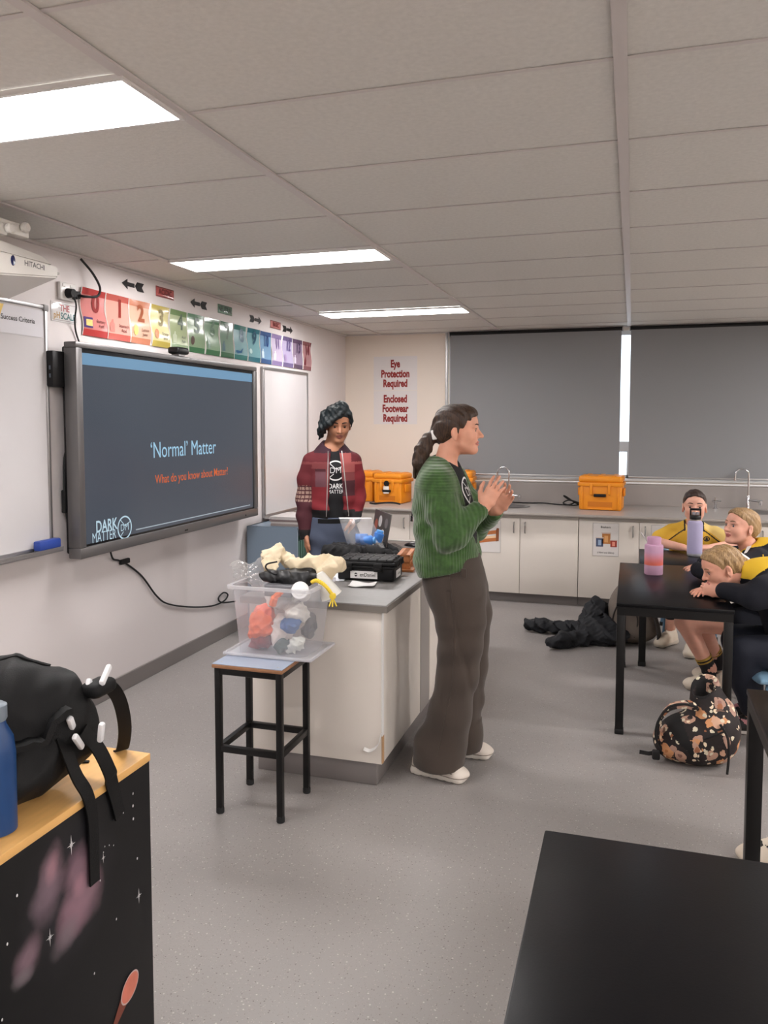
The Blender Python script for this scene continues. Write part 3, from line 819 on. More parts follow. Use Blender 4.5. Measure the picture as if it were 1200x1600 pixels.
for i in range(15):
    y0 = 3.655 + i * .2145; y1 = y0 + .2105; z0, z1 = 2.033, 2.287
    xw = XL + .003
    t = thing('ph_poster', (XL, (y0 + y1) / 2, z0), 'laminated %s poster with the number %d, above the large screen' % (PHN[i], i), 'poster', 'pH number posters in a row above the screen')
    L = wave_edge(y0, z0, z1); R = wave_edge(y1, z0, z1)
    # slightly buckled laminated sheet
    def sx(yy, zz): return xw + .004 + .003 * sin(17 * yy + 9 * zz + i) + .0025 * sin(31 * zz + 2.1 * i)
    b = MB(); N = len(L) - 1; K = 6
    vs = []; fs = []; ix = []
    for k in range(N + 1):
        for q in range(K + 1):
            yy = L[k][0] + (R[k][0] - L[k][0]) * q / K
            vs.append((sx(yy, L[k][1]), yy, L[k][1]))
    for k in range(N):
        for q in range(K):
            a = k * (K + 1) + q
            fs.append((a, a + 1, a + K + 2, a + K + 1)); ix.append(1 if (k < 2 or k >= N - 2) else 0)
    link_mesh('sheet', vs, fs, [mat('ph_%d' % i, tuple(c * .70 + 52 for c in PH[i][0]), rough=.2, coat=.15), mat('ph_band_%d' % i, tuple(c * .85 + 10 for c in PH[i][1]), rough=.14, coat=.4)], t, ix, True)
    for E_ in (L, R): MB().tube([(sx(a, c) + .0008, a, c) for a, c in E_], .0028, n=5).build('edging', M_EDGE, t)
    yc = (y0 + y1) / 2
    def stick(vf, cy, cz, mb, lift=.0032, m=0):
        v, f = vf
        mb.raw([(sx(cy + p[0], cz + p[1]) + lift, cy + p[0], cz + p[1]) for p in v], f, m)
    b = MB(); stick(text_geo(str(i), .135 if i < 10 else .115, .034, 1.0 if i < 10 else .8), yc + .01, 2.208, b); b.build('number', mat('ph_ink_%d' % i, tuple(c * .8 for c in PHD[i]), rough=.3), t, None)
    b = MB()
    # little picture and caption
    rr = random.Random(i)
    if i == 0: stick(rect_geo(-.035, -.028, .035, .028), yc - .055, 2.105, b, m=0); stick(rect_geo(-.022, -.018, .028, .016), yc - .052, 2.105, b, .004, 1)
    elif i in (2, 3, 5, 9, 12): stick(disc_geo(.024, .03 if i != 9 else .02, 18), yc - .045, 2.112, b, m=0)
    elif i in (8,): stick(poly_geo([(-.05, -.01), (-.02, -.03), (.04, -.02), (.06, .02), (.02, -.008), (-.03, -.004)]), yc - .03, 2.105, b)
    else: stick(poly_geo([(-.02, -.035), (.02, -.035), (.022, .012), (.008, .022), (.008, .036), (-.008, .036), (-.008, .022), (-.022, .012)]), yc - .05, 2.112, b)
    cols = {0: (70, 50, 110), 1: (206, 120, 110), 2: (226, 206, 110), 3: (186, 110, 50), 4: (190, 200, 170), 5: (80, 60, 50), 6: (90, 130, 100), 7: (60, 100, 110), 8: (50, 100, 140), 9: (180, 210, 210), 10: (200, 220, 230), 11: (226, 226, 230), 12: (150, 130, 170), 13: (210, 200, 220), 14: (120, 40, 50)}
    b.build('picture', [mat('ph_pic_%d' % i, cols[i], rough=.3), mat('ph_pic2_%d' % i, (220, 196, 120), rough=.3)], t, None)
    if i < 5:
        b = MB(); stick(text_geo(PHT[i], .026, .006), yc + .052, 2.105, b); b.build('caption', mat('ph_cap_%d' % i, tuple(int(c * .55) for c in PHD[i]), rough=.4), t, None)
def arrow(yc, zc, L, d, label):
    b = MB(); x = XL + .002; ln = L / 2
    P = [(-ln, 0), (-ln * .45, .03), (-ln * .45, .012), (ln * .28, .012), (ln * .28, -.012), (-ln * .45, -.012), (-ln * .45, -.03)]
    b.prism([(x, yc + d * p[0], zc + p[1]) for p in P], (.0015, 0, 0))
    for k in range(3):
        s0 = ln * (.34 + .24 * k)
        Q = [(s0, 0), (s0 + .022, .026), (s0 + .045, .026), (s0 + .023, 0), (s0 + .045, -.026), (s0 + .022, -.026)]
        b.prism([(x, yc + d * p[0], zc + p[1]) for p in Q], (.0015, 0, 0))
    o = b.build('paper_arrow', M_INK, None, None)
    tag(o, label, 'arrow', 'black paper arrows above the pH posters')
arrow(4.12, 2.368, .19, 1, 'black paper arrow pointing left, above the posters numbered 1 and 2')
arrow(4.87, 2.363, .19, 1, 'black paper arrow pointing left, between the red and green labels')
arrow(5.755, 2.362, .18, -1, 'black paper arrow pointing right, between the green and red labels')
arrow(6.365, 2.352, .18, -1, 'black paper arrow pointing right, last one nearest the corner')
def strip_label(y0, y1, zc, s, col, ink, label):
    t = thing('strip_label', (XL, (y0 + y1) / 2, zc - .032), label, 'label', 'small laminated labels above the pH posters')
    MB().box((XL + .001, y0, zc - .032), (XL + .004, y1, zc + .032), bev=.0012).build('sheet', mat('strip_' + s, col, rough=.15, coat=.4), t)
    b = MB(); place(text_geo(s, .048, .03, .95), (XL + .0055, (y0 + y1) / 2, zc), (0, 1, 0), (0, 0, 1), mb=b); b.build('lettering', mat('strip_ink_' + s, ink), t, None)
    b = MB(); b.box((XL + .004, y0 + .004, zc - .03), (XL + .0045, y1 - .004, zc - .024)).box((XL + .004, y0 + .004, zc + .024), (XL + .0045, y1 - .004, zc + .03)); b.build('border', mat('strip_b_' + s, tuple(int(c * .6) for c in col)), t, None)
strip_label(4.37, 4.572, 2.375, 'ACIDIC', (186, 100, 98), (96, 18, 22), 'small red label reading ACIDIC')
strip_label(5.145, 5.355, 2.372, 'NEUTRAL', (110, 144, 122), (28, 50, 40), 'small green label between the arrows')
strip_label(6.01, 6.208, 2.362, 'BASIC', (196, 128, 124), (110, 26, 30), 'small red label reading BASIC, near the corner')
t = thing('scale_sign', (XL, 3.525, 2.08), 'laminated sign reading THE pH SCALE, beside the first poster', 'sign')
MB().box((XL + .001, 3.425, 2.082), (XL + .004, 3.622, 2.182), bev=.001).build('sheet', mat('sign_white', (226, 224, 224), rough=.14, coat=.5), t)
b = MB()
for a, c in (((3.433, 2.09), (3.614, 2.09)), ((3.614, 2.09), (3.614, 2.174)), ((3.614, 2.174), (3.433, 2.174)), ((3.433, 2.174), (3.433, 2.09))): place(line_geo(a, c, .003), (XL + .0046, 0, 0), (0, 1, 0), (0, 0, 1), mb=b)
b.build('border', mat('sign_border', (160, 150, 150)), t, None)
for s, yc, zc, c in (('THE', 3.525, 2.152, (170, 80, 84)), ('pH', 3.465, 2.113, (170, 130, 60)), ('SCALE', 3.55, 2.112, (52, 104, 106))):
    b = MB(); place(text_geo(s, .046, .02, .88), (XL + .005, yc, zc), (0, 1, 0), (0, 0, 1), mb=b); b.build('lettering', mat('sc_' + s, c), t, None)
t = thing('power_outlet', (XL, 3.53, 2.19), 'white double power outlet with a black plug below the projector arm', 'outlet')
MB().box((XL + .001, 3.475, 2.195), (XL + .022, 3.60, 2.285), bev=.006).build('plate', M_WHITE, t)
MB().box((XL + .021, 3.49, 2.262), (XL + .026, 3.51, 2.277), bev=.002).box((XL + .021, 3.55, 2.262), (XL + .026, 3.57, 2.277), bev=.002).build('switch', M_WHITE, t)
pg = MB().tube([(XL + .022, 3.53, 2.232), (XL + .06, 3.53, 2.230)], [.026, .022], n=12).tube([(XL + .022, 3.575, 2.228), (XL + .055, 3.575, 2.226)], [.024, .02], n=12).tube(bez([(XL + .055, 3.575, 2.226), (XL + .08, 3.60, 2.222), (XL + .09, 3.68, 2.236), (XL + .07, 3.73, 2.29), (XL + .05, 3.70, 2.36), (XL + .03, 3.63, 2.425)], 8), .0065, n=8)
pg.tube(bez([(XL + .055, 3.53, 2.225), (XL + .06, 3.545, 2.17), (XL + .03, 3.57, 2.10), (XL + .012, 3.60, 2.04), (XL + .012, 3.63, 1.98)], 8), .0045, n=8)
pg.build('plug_and_leads', M_BLACKR, t)
# ---------------- projector on its wall arm
M_PROJ = mat('projector_white', (216, 212, 206), rough=.35); M_PROJD = mat('projector_grey', (176, 172, 166), rough=.45)
t = thing('projector', (-2.5, 2.7, 2.09), 'white short-throw projector on a wall arm at top left', 'projector')
# body: long along Y, text face looks into the room (+X)
P = lambda x, y, z: (x, y, z)
def hull(pts):
    bm = bmesh.new()
    for p in pts: bm.verts.new(p)
    r = bmesh.ops.convex_hull(bm, input=bm.verts[:])
    bmesh.ops.delete(bm, geom=[g for g in r['geom_interior'] if isinstance(g, bmesh.types.BMVert)], context='VERTS')
    bmesh.ops.dissolve_limit(bm, angle_limit=radians(1), verts=bm.verts[:], edges=bm.edges[:])
    bmesh.ops.bevel(bm, geom=bm.edges[:], offset=.006, segments=2, affect='EDGES')
    return bm
b = MB(); b.bm(hull([(-2.40, 2.675, 2.195), (-2.40, 2.97, 2.195), (-2.40, 2.675, 2.243), (-2.40, 2.97, 2.243), (-2.70, 2.45, 2.11), (-2.70, 3.0, 2.12), (-2.70, 2.45, 2.243), (-2.70, 3.0, 2.243), (-2.40, 2.45, 2.13), (-2.46, 2.3, 2.12), (-2.46, 2.3, 2.24)]))
bd = b.build('body', M_PROJ, t)
b = MB(); b.bm(hull([(-2.41, 2.64, 2.243), (-2.41, 2.955, 2.243), (-2.45, 2.60, 2.31), (-2.45, 2.93, 2.285), (-2.70, 2.60, 2.31), (-2.70, 2.95, 2.285), (-2.70, 2.6, 2.24), (-2.70, 2.97, 2.24)])); b.build('top_cover', M_PROJ, t)
b = MB(); place(text_geo('HITACHI', .031, .010, 1.0), (-2.3992, 2.825, 2.221), (0, 1, 0), (0, 0, 1), mb=b); b.build('lettering', mat('proj_ink', (70, 68, 72)), t, None)
b = MB(); b.lathe([(0, 0), (.011, .0), (.011, .003), (0, .004)], (0, 0, 0), n=16, M=Matrix.Translation((-2.400, 2.70, 2.219)) @ Matrix.Rotation(pi / 2, 4, 'Y') @ Matrix.Scale(1.9, 4, (1, 0, 0))); b.build('sensor_window', mat('sensor_blue', (26, 30, 78), rough=.15), t)
b = MB(); b.box((-2.80, 2.58, 2.318), (-2.42, 2.70, 2.365), bev=.006).box((-2.66, 2.6, 2.29), (-2.50, 2.68, 2.32)); b.build('mount_arm', M_PROJ, t)
b = MB(); b.box((XL + .001, 2.5, 2.25), (XL + .02, 2.8, 2.42), bev=.004).box((-2.80, 2.9, 2.29), (-2.70, 3.35, 2.30)); b.build('wall_plate', M_PROJD, t)
b = MB()
for yy, zz, xx in ((2.793, 2.372, -2.425), (2.695, 2.345, -2.415)): b.lathe([(0, 0), (.018, 0), (.021, .006), (.021, .018), (.015, .024), (0, .025)], (0, 0, 0), n=16, M=Matrix.Translation((xx, yy, zz)) @ Matrix.Rotation(pi / 2, 4, 'Y'))
b.box((-2.47, 2.5, 2.335), (-2.428, 2.83, 2.385), bev=.004)
b.build('adjustment_knob', M_PROJ, t)

# ---------------- blue cabinet with papers
M_BLUEC = mat('blue_grey_steel', (122, 138, 154), rough=.4)
t = thing('steel_cabinet', (-2.6, 5.75, 0), 'blue-grey open steel cabinet against the left wall behind the man', 'cabinet')
b = MB(); x0, x1, y0, y1, zt = XL + .02, -2.385, 5.52, 6.0, .775
b.box((x0, y0, 0), (x1, y0 + .02, zt)).box((x0, y1 - .02, 0), (x1, y1, zt)).box((x0, y0, zt - .02), (x1, y1, zt), bev=.003).box((x0, y0, 0), (x0 + .02, y1, zt)).box((x0, y0, .02), (x1, y1, .04)).box((x0, y0, .4), (x1, y1, .415))
b.build('carcass', M_BLUEC, t)
b = MB()
for k in range(8): b.box((x0 + .1, y0 + .05 + k * .045, .416), (x1 - .03, y0 + .08 + k * .045, .66))
t2 = tag(b.build('file_folder', mat('folder_green', (72, 106, 94), rough=.7)), 'green folders standing on the shelf of the blue-grey cabinet', 'folders', kind='stuff')
rr = random.Random(3)
zz = zt + .0005
for k, (c, th) in enumerate((((150, 138, 134), .018), ((196, 188, 184), .014), ((128, 112, 110), .016), ((206, 200, 198), .012), ((190, 184, 182), .010))):
    a = rr.uniform(-.03, .03); dx = rr.uniform(-.012, .012)
    M = Matrix.Translation((-2.50 + dx, 5.73, zz)) @ Matrix.Rotation(a, 4, 'Z')
    o = MB().box((-.13, -.15, 0), (.11, .17, th), bev=.002, M=M).build('paper_stack', mat('papers_%d' % k, c, rough=.7))
    tag(o, ['brown folder at the bottom of the pile on the blue-grey cabinet', 'pale wad of paper second from the bottom of the pile beside the man', 'dark folder in the middle of the pile on the blue-grey cabinet', 'pale wad of paper just under the top of the pile on the cabinet', 'loose paper sheets on top of the pile on the blue-grey cabinet'][k], 'papers', 'papers piled on the blue-grey cabinet')
    zz += th + .0005
# ================================================================== DEMONSTRATION BENCH
BX0, BX1, BY0, BY1, BZ = -1.65, -.97, 3.18, 5.02, .80
t = thing('demonstration_bench', (-1.31, 4.1, 0), 'white demonstration bench with grey top in the middle of the room', 'bench')
bx0, bx1, by0, by1 = BX0 + .03, BX1 - .03, BY0 + .03, BY1 - .02
MB().box((bx0, by0, .10), (bx1, by1, .765), bev=.002).build('body', M_CAB, t)
MB().box((bx0 + .03, by0 + .01, 0), (bx1 - .025, by1 - .03, .10), bev=.004).build('plinth', M_SKIRT, t)
MB().box((BX0, BY0, .766), (BX1, BY1, BZ), bev=.006, seg=3).build('top', mat('grey_bench_laminate', (116, 113, 111), rough=.4, var=.04, vscale=40), t)
eb = MB().box((BX0 - .0015, BY0 - .0015, .768), (BX1 + .0015, BY0 + .004, .795)).box((BX1 - .004, BY0, .768), (BX1 + .0015, BY1, .795))
eb.build('edge_band', M_BENCHD, t, None)
b = MB(); b.box((bx1 - .002, 3.86, .10), (bx1 + .004, 4.03, .765)); b.build('service_panel', mat('service_grey', (150, 144, 140), rough=.35), t, None)
b = MB(); b.box((bx1 + .0005, 3.215, .105), (bx1 + .0025, 3.84, .76)).box((bx1 + .0005, 4.05, .105), (bx1 + .0025, 5.0, .76)); b.build('side_panel', M_CAB, t, None)
# broken edge strip peeling off at the foot of the front corner
MB().box((bx1 - .001, by0 - .0015, .105), (bx1 + .004, by0 + .022, .225)).build('bare_edge', mat('bare_chipboard', (176, 140, 104), rough=.8, bump=.4, bscale=200), t, None)
MB().box((bx1 - .001, by0 - .0025, .225), (bx1 + .003, by0 + .02, .765)).build('edge_strip', M_WHITE, t, None)
MB().ribbon(bez([(bx1 - .001, by0 - .004, .24), (bx1 - .014, by0 - .012, .19), (bx1 - .045, by0 - .02, .165), (bx1 - .075, by0 - .022, .17)], 6), .022, .0016, (0, 1, .3)).build('peeling_strip', M_WHITE, t)
# trough sink at the far end and its tap
s = thing('bench_sink', (-1.25, 4.85, BZ), 'steel sink rim at the far end of the demonstration bench', 'sink')
b = MB(); x0, x1, y0, y1 = -1.55, -1.02, 4.74, 4.97
b.box((x0, y0, BZ), (x1, y0 + .02, BZ + .007), bev=.003).box((x0, y1 - .02, BZ), (x1, y1, BZ + .007), bev=.003).box((x0, y0, BZ), (x0 + .02, y1, BZ + .007), bev=.003).box((x1 - .02, y0, BZ), (x1, y1, BZ + .007), bev=.003)
b.build('rim', M_STEEL, s)
MB().box((x0 + .02, y0 + .02, BZ + .0005), (x1 - .02, y1 - .02, BZ + .002)).build('basin', mat('basin_steel', (112, 110, 108), rough=.3, metal=1), s, None)
tp = thing('gooseneck_tap', (-1.06, 4.99, BZ), 'chrome gooseneck tap arching over the demonstration bench behind the woman', 'tap')
R = .095; ax, ay, az = -1.09, 4.88, BZ
pts = [(ax, ay, az), (ax, ay, az + .24)]
for k in range(1, 13):
    q = pi * k / 12 * 1.0
    pts.append((ax - R * (1 - cos(q)) * 1.0, ay - .1 * (1 - cos(q)) * .5, az + .24 + R * sin(q)))
pts.append((pts[-1][0] - .008, pts[-1][1], pts[-1][2] - .05))
MB().tube(pts, .011, n=14).build('spout', M_CHROME, tp)
MB().tube([pts[-1], Vector(pts[-1]) + Vector((-.002, 0, -.035))], .015, n=14).build('nozzle', M_CHROME, tp)
MB().lathe([(0, 0), (.032, 0), (.032, .008), (.018, .016), (.014, .05), (0, .05)], (ax, ay, az)).build('base', M_CHROME, tp)

# ---------------- hard black case
M_CASE = mat('case_black', (14, 14, 16), rough=.5, spec=.35, bump=.15, bscale=300)
HC = Vector((-1.225, 3.74, BZ + .001)); hr = radians(3)
t = thing('equipment_case', HC, 'black hard equipment case with white name label on the demonstration bench', 'case', rotz=hr)
W, Dp, H = .30, .20, .105
b = MB(); b.box((-W / 2 + .008, -Dp / 2 + .008, 0), (W / 2 - .008, Dp / 2 - .008, .07), bev=.012, seg=3)
b.build('case_base', M_CASE, t, world=False)
b = MB(); b.box((-W / 2, -Dp / 2, .062), (W / 2, Dp / 2, .074), bev=.004).box((-W / 2 + .003, -Dp / 2 + .003, .075), (W / 2 - .003, Dp / 2 - .003, .092), bev=.006).box((-W / 2 + .014, -Dp / 2 + .014, .085), (W / 2 - .014, Dp / 2 - .014, .106), bev=.01, seg=3)
for k in range(6): b.box((-W / 2 + .02 + k * .046, -Dp / 2 + .012, .10), (-W / 2 + .026 + k * .046, Dp / 2 - .012, .1085), bev=.002)
for k in range(3): b.box((-W / 2 + .014, -.055 + k * .05, .10), (W / 2 - .014, -.05 + k * .05, .108), bev=.002)
for k in range(5): b.box((W / 2 - .012, -.075 + k * .033, .068), (W / 2 + .004, -.063 + k * .033, .10), bev=.003)
b.build('lid', M_CASE, t, world=False)
for x in (-.085, .065):
    MB().box((x - .022, -Dp / 2 - .008, .048), (x + .022, -Dp / 2 + .002, .088), bev=.004).box((x - .014, -Dp / 2 - .012, .052), (x + .014, -Dp / 2 - .004, .066), bev=.003).build('latch', M_CASE, t, world=False)
lb = MB().box((-.075, -Dp / 2 + .0065, .012), (.06, -Dp / 2 + .0085, .048)).build('front_label', mat('label_white', (224, 222, 222), rough=.4), t, None, world=False)
b = MB(); place(text_geo('enDaniel', .026, .008, .85), (.012, -Dp / 2 + .0055, .030), (1, 0, 0), (0, 0, 1), mb=b)
for s_ in (1, -1): place(poly_geo([(-.009, .002 * s_), (.009, .002 * s_), (0, .011 * s_)][::s_]), (-.047, -Dp / 2 + .0055, .030), (1, 0, 0), (0, 0, 1), mb=b)
b.build('lettering', M_INK, lb, None, world=False)
MB().box((W / 2 - .0085, -.045, .012), (W / 2 - .0065, .045, .048)).build('side_label', mat('label_white2', (224, 222, 222), rough=.4), t, None, world=False)
b = MB(); place(text_geo('enDaniel', .017, .008, .8), (W / 2 - .0055, .008, .03), (0, 1, 0), (0, 0, 1), mb=b); b.build('lettering', M_INK, t, None, world=False)
# ---------------- wooden test tube rack
t = thing('test_tube_rack', (-1.13, 4.06, BZ), 'wooden test tube rack on the demonstration bench beside the woman', 'rack', rotz=radians(98))
M_RW = mat('rack_wood', (168, 104, 60), rough=.5, var=.18, vscale=14, stretch=(1, 6, 6))
b = MB(); b.box((-.135, -.055, .0005), (.135, .055, .014), bev=.003); b.build('base_board', M_RW, t, world=False)
for x in (-.118, .106): MB().box((x, -.036, .014), (x + .012, .036, .086), bev=.002).build('end_board', M_RW, t, world=False)
b = MB()
for z in (.075, .040):
    b.box((-.118, -.034, z), (.118, -.014, z + .011)).box((-.118, .014, z), (.118, .034, z + .011))
    for k in range(7): b.box((-.118 + k * .0375, -.014, z), (-.118 + k * .0375 + .011, .014, z + .011))
b.build('shelf', M_RW, t, None, world=False)
MB().box((-.118, .024, .014), (.118, .034, .082)).build('back_board', M_RW, t, None, world=False)
# ---------------- laptop with stickers
t = thing('laptop', (-1.345, 4.60, BZ + .001), 'open grey laptop with round stickers on its lid, on the bench', 'laptop', rotz=radians(124))
M_LAP = mat('laptop_grey', (92, 88, 86), rough=.4, metal=.5)
MB().box((-.16, -.115, 0), (.16, .115, .016), bev=.005).build('base', M_LAP, t, world=False)
b = MB()
for r in range(5):
    for c in range(12): b.box((-.145 + c * .0245, -.02 + r * .024 - .02, .016), (-.145 + c * .0245 + .02, r * .024 - .0205, .0185))
b.build('keyboard', M_BLACK, t, None, world=False)
ML = Matrix.Translation((0, .115, .012)) @ Matrix.Rotation(radians(10), 4, 'X')
MB().box((-.16, -.004, 0), (.16, .004, .225), bev=.003, M=ML).build('lid', M_LAP, t, world=False)
b = MB(); b.raw([ML @ Vector(p) for p in ((-.15, -.0048, .012), (.15, -.0048, .012), (.15, -.0048, .215), (-.15, -.0048, .215))], [(0, 1, 2, 3)]); b.build('display', M_BLACK, t, None, world=False)
for cx, cz, r, c in ((.02, .165, .034, (190, 186, 184)), (-.055, .085, .04, (204, 200, 198)), (.095, .14, .032, (150, 84, 70)), (.085, .06, .03, (60, 58, 62)), (-.1, .165, .03, (110, 104, 104))):
    b = MB(); g = disc_geo(r, r, 22); b.raw([ML @ Vector((cx - p[0], .0046, cz + p[1])) for p in g[0]], g[1])
    st = b.build('sticker', mat('sticker_%d' % c[0], c, rough=.4), t, None, world=False)
# ---------------- computer mouse-like black gadget
S = SDF((-1.36, 4.60, BZ - .01), (-1.14, 4.76, BZ + .07), .0035)
S.ell((-1.25, 4.68, BZ + .012), (.075, .035, .030), R=[[cos(-.3), -sin(-.3), 0], [sin(-.3), cos(-.3), 0], [0, 0, 1]]).half((0, 0, BZ + .001), (0, 0, -1), .002)
o = tag(sdf_obj('barcode_scanner', S, mat('gadget_black', (20, 20, 22), rough=.25)), 'small glossy black gadget on the bench beside the laptop', 'gadget')
# ---------------- ziplock bag with blue bottles
def sheet_bag(name, c, ux, uy, un, W0, W1, H, thick, m, parent, n=18):
    """two thin films, bulging apart between their sealed edges"""
    vs = []; fs = []
    c, ux, uy, un = map(Vector, (c, ux, uy, un))
    for side in (-1, 1):
        o = len(vs)
        for j in range(n + 1):
            for i in range(n + 1):
                u = i / n * 2 - 1; v = j / n
                wd = W0 + (W1 - W0) * v
                bl = (1 - u * u) ** .7 * (1 - v) ** .6 * (1 - (1 - v) ** 8 * .6)
                wr = .006 * sin(9 * u + 5 * v + side) * (1 - u * u) + .004 * sin(14 * v - 7 * u + 2 * side)
                vs.append(c + ux * (u * wd / 2) + uy * (v * H) + un * (side * (thick * bl / 2 + .0012) + wr * .7))
        for j in range(n):
            for i in range(n):
                a = o + j * (n + 1) + i; q = (a, a + 1, a + n + 2, a + n + 1)
                fs.append(q if side > 0 else q[::-1])
    return link_mesh(name, vs, fs, m, parent, None, True)
zb = thing('zip_bag', (-1.47, 4.32, .86), 'clear zip bag holding blue bottles, leaning upright on the bench', 'bag')
M_FILM = clear_mat('bag_film', (236, 236, 238), .15, .35)
bx = Vector((-1.44, 4.33, .85)); ux = Vector((.95, .28, 0)).normalized(); un = Vector((.28, -.95, .1)).normalized()
uy = Vector((-.42, .10, .93)).normalized()
sheet_bag('film', bx, ux, uy, un, .21, .185, .185, .10, M_FILM, zb)
b = MB(); b.raw([bx + uy * .178 + ux * a + un * q for a, q in ((-.093, .004), (.093, .004), (.093, -.004), (-.093, -.004))] + [bx + uy * .187 + ux * a + un * q for a, q in ((-.093, .004), (.093, .004), (.093, -.004), (-.093, -.004))], [(0, 1, 5, 4), (1, 2, 6, 5), (2, 3, 7, 6), (3, 0, 4, 7), (4, 5, 6, 7), (3, 2, 1, 0)])
b.build('zip_seal', mat('seal_white', (232, 232, 234), rough=.4), zb, None)
M_BLUEB = mat('bottle_blue', (62, 120, 196), rough=.35)
for k, (p, q, r, lb) in enumerate((((-.075, .02, .035), (.01, .05, .035), .029, 'lying left'), ((-.03, -.01, .03), (.055, -.005, .035), .027, 'lying in front'), ((.05, .03, .02), (.07, .04, .085), .029, 'standing right'))):
    base = bx + Vector((0, .0, .012)); p, q = base + Vector(p), base + Vector(q); d = (q - p).normalized()
    bt = thing('plastic_bottle', p, 'small blue plastic bottle %s inside the clear zip bag' % lb, 'bottle', 'blue bottles in the zip bag')
    MB().tube([p, p + d * .004, p + (q - p) * .75, p + (q - p) * .86], [r * .9, r, r, r * .6], n=18).build('body', M_BLUEB, bt, 50)
    MB().tube([p + (q - p) * .86, q, q + d * .002], [r * .72, r * .72, r * .6], n=18).build('cap', mat('cap_blue%d' % k, (84, 150, 214), rough=.4), bt, 50)
# ---------------- black jacket heaped on the bench, papers
S = SDF((-1.72, 4.0, BZ - .02), (-1.08, 4.62, BZ + .14), .008)
S.chain([(-1.58, 4.22, BZ + .03), (-1.48, 4.20, BZ + .035), (-1.36, 4.22, BZ + .03), (-1.24, 4.26, BZ + .025)], [.055, .05, .045, .03], .03)
S.chain([(-1.60, 4.28, BZ + .03), (-1.50, 4.40, BZ + .03), (-1.38, 4.44, BZ + .025), (-1.3, 4.42, BZ + .02)], [.05, .045, .04, .03], .03)
S.chain([(-1.62, 4.18, BZ + .04), (-1.55, 4.14, BZ + .05), (-1.45, 4.15, BZ + .03)], [.04, .035, .03], .02)
S.disp(wob(.008, 30, 4)).disp(crease(.026, 66, 4)).half((0, 0, BZ + .002), (0, 0, -1), .004)
tag(sdf_obj('folded_jacket', S, mat('jacket_black', (13, 13, 15), rough=.85, bump=.3, bscale=180)), 'black jacket heaped on the bench under the zip bag', 'jacket')
def loose_sheet(cx, cy, w_, d_, rz, label, z=BZ, col=(228, 226, 226), th=.0012, lift=.003):
    n = 6; vs = []; fs = []
    for j in range(n + 1):
        for i in range(n + 1):
            u, v = i / n - .5, j / n - .5
            x, y = u * w_, v * d_
            zz = z + .0012 + lift * (abs(sin(3 * u + 2 * v + cx * 9)) + u * u * 2)
            vs.append((cx + x * cos(rz) - y * sin(rz), cy + x * sin(rz) + y * cos(rz), zz))
    m = len(vs); vs += [(a, b_, c_ - th) for a, b_, c_ in vs]
    for j in range(n):
        for i in range(n):
            a = j * (n + 1) + i; fs.append((a, a + 1, a + n + 2, a + n + 1)); fs.append((m + a, m + a + n + 1, m + a + n + 2, m + a + 1))
    o = link_mesh('paper_sheet', vs, fs, mat('sheet_%s' % label[:6], col, rough=.6), None, None, True)
    return tag(o, label, 'paper', 'papers on the demonstration bench')
loose_sheet(-1.50, 4.02, .16, .21, .3, 'white paper sheet beside the black jacket on the bench')
loose_sheet(-1.41, 3.70, .15, .21, .2, 'white paper sheet left of the black equipment case', col=(224, 226, 232))
loose_sheet(-1.20, 3.545, .12, .10, .1, 'small clear wrapper in front of the black equipment case', col=(214, 212, 210), lift=.008)

# ================================================================== STOOL AND TUB
SX0, SX1, SY0, SY1, SZ = -1.575, -1.27, 2.785, 3.09, .615
t = thing('lab_stool', (-1.42, 2.94, 0), 'black metal lab stool carrying the clear tub', 'stool')
seat = MB().box((SX0, SY0, SZ - .018), (SX1, SY1, SZ - .003), bev=.004).build('seat', mat('seat_ply', (146, 104, 74), rough=.5, var=.2, vscale=30, stretch=(1, 1, 14)), t)
MB().box((SX0 + .002, SY0 + .002, SZ - .003), (SX1 - .002, SY1 - .002, SZ), bev=.001).build('laminate', mat('seat_blue_grey', (158, 168, 186), rough=.3), seat)
b = MB()
for x, y in ((SX0 + .03, SY0 + .03), (SX1 - .03, SY0 + .03), (SX0 + .03, SY1 - .03), (SX1 - .03, SY1 - .03)): b.lathe([(0, 0), (.005, 0), (.004, .001), (0, .0015)], (x, y, SZ), n=10)
b.build('rivet', M_STEEL, seat)
a = .0125
lx0, lx1, ly0, ly1 = SX0 + .02, SX1 - .02, SY0 + .02, SY1 - .02
for x, y in ((lx0, ly0), (lx1, ly0), (lx0, ly1), (lx1, ly1)):
    lg = MB().box((x - a, y - a, .012), (x + a, y + a, SZ - .018), bev=.003).build('leg', M_BLACKM, t)
    MB().lathe([(.0135, 0), (.0165, .003), (.0165, .02), (.014, .026)], (x, y, 0), n=14).build('foot_cap', M_BLACKR, lg)
for z0, nm in ((SZ - .045, 'seat_rail'), (.255, 'foot_rail')):
    MB().box((lx0, ly0 - .011, z0), (lx1, ly0 + .011, z0 + .026), bev=.003).build(nm, M_BLACKM, t)
    MB().box((lx0, ly1 - .011, z0), (lx1, ly1 + .011, z0 + .026), bev=.003).build(nm, M_BLACKM, t)
    MB().box((lx0 - .011, ly0, z0), (lx0 + .011, ly1, z0 + .026), bev=.003).build(nm, M_BLACKM, t)
    MB().box((lx1 - .011, ly0, z0), (lx1 + .011, ly1, z0 + .026), bev=.003).build(nm, M_BLACKM, t)
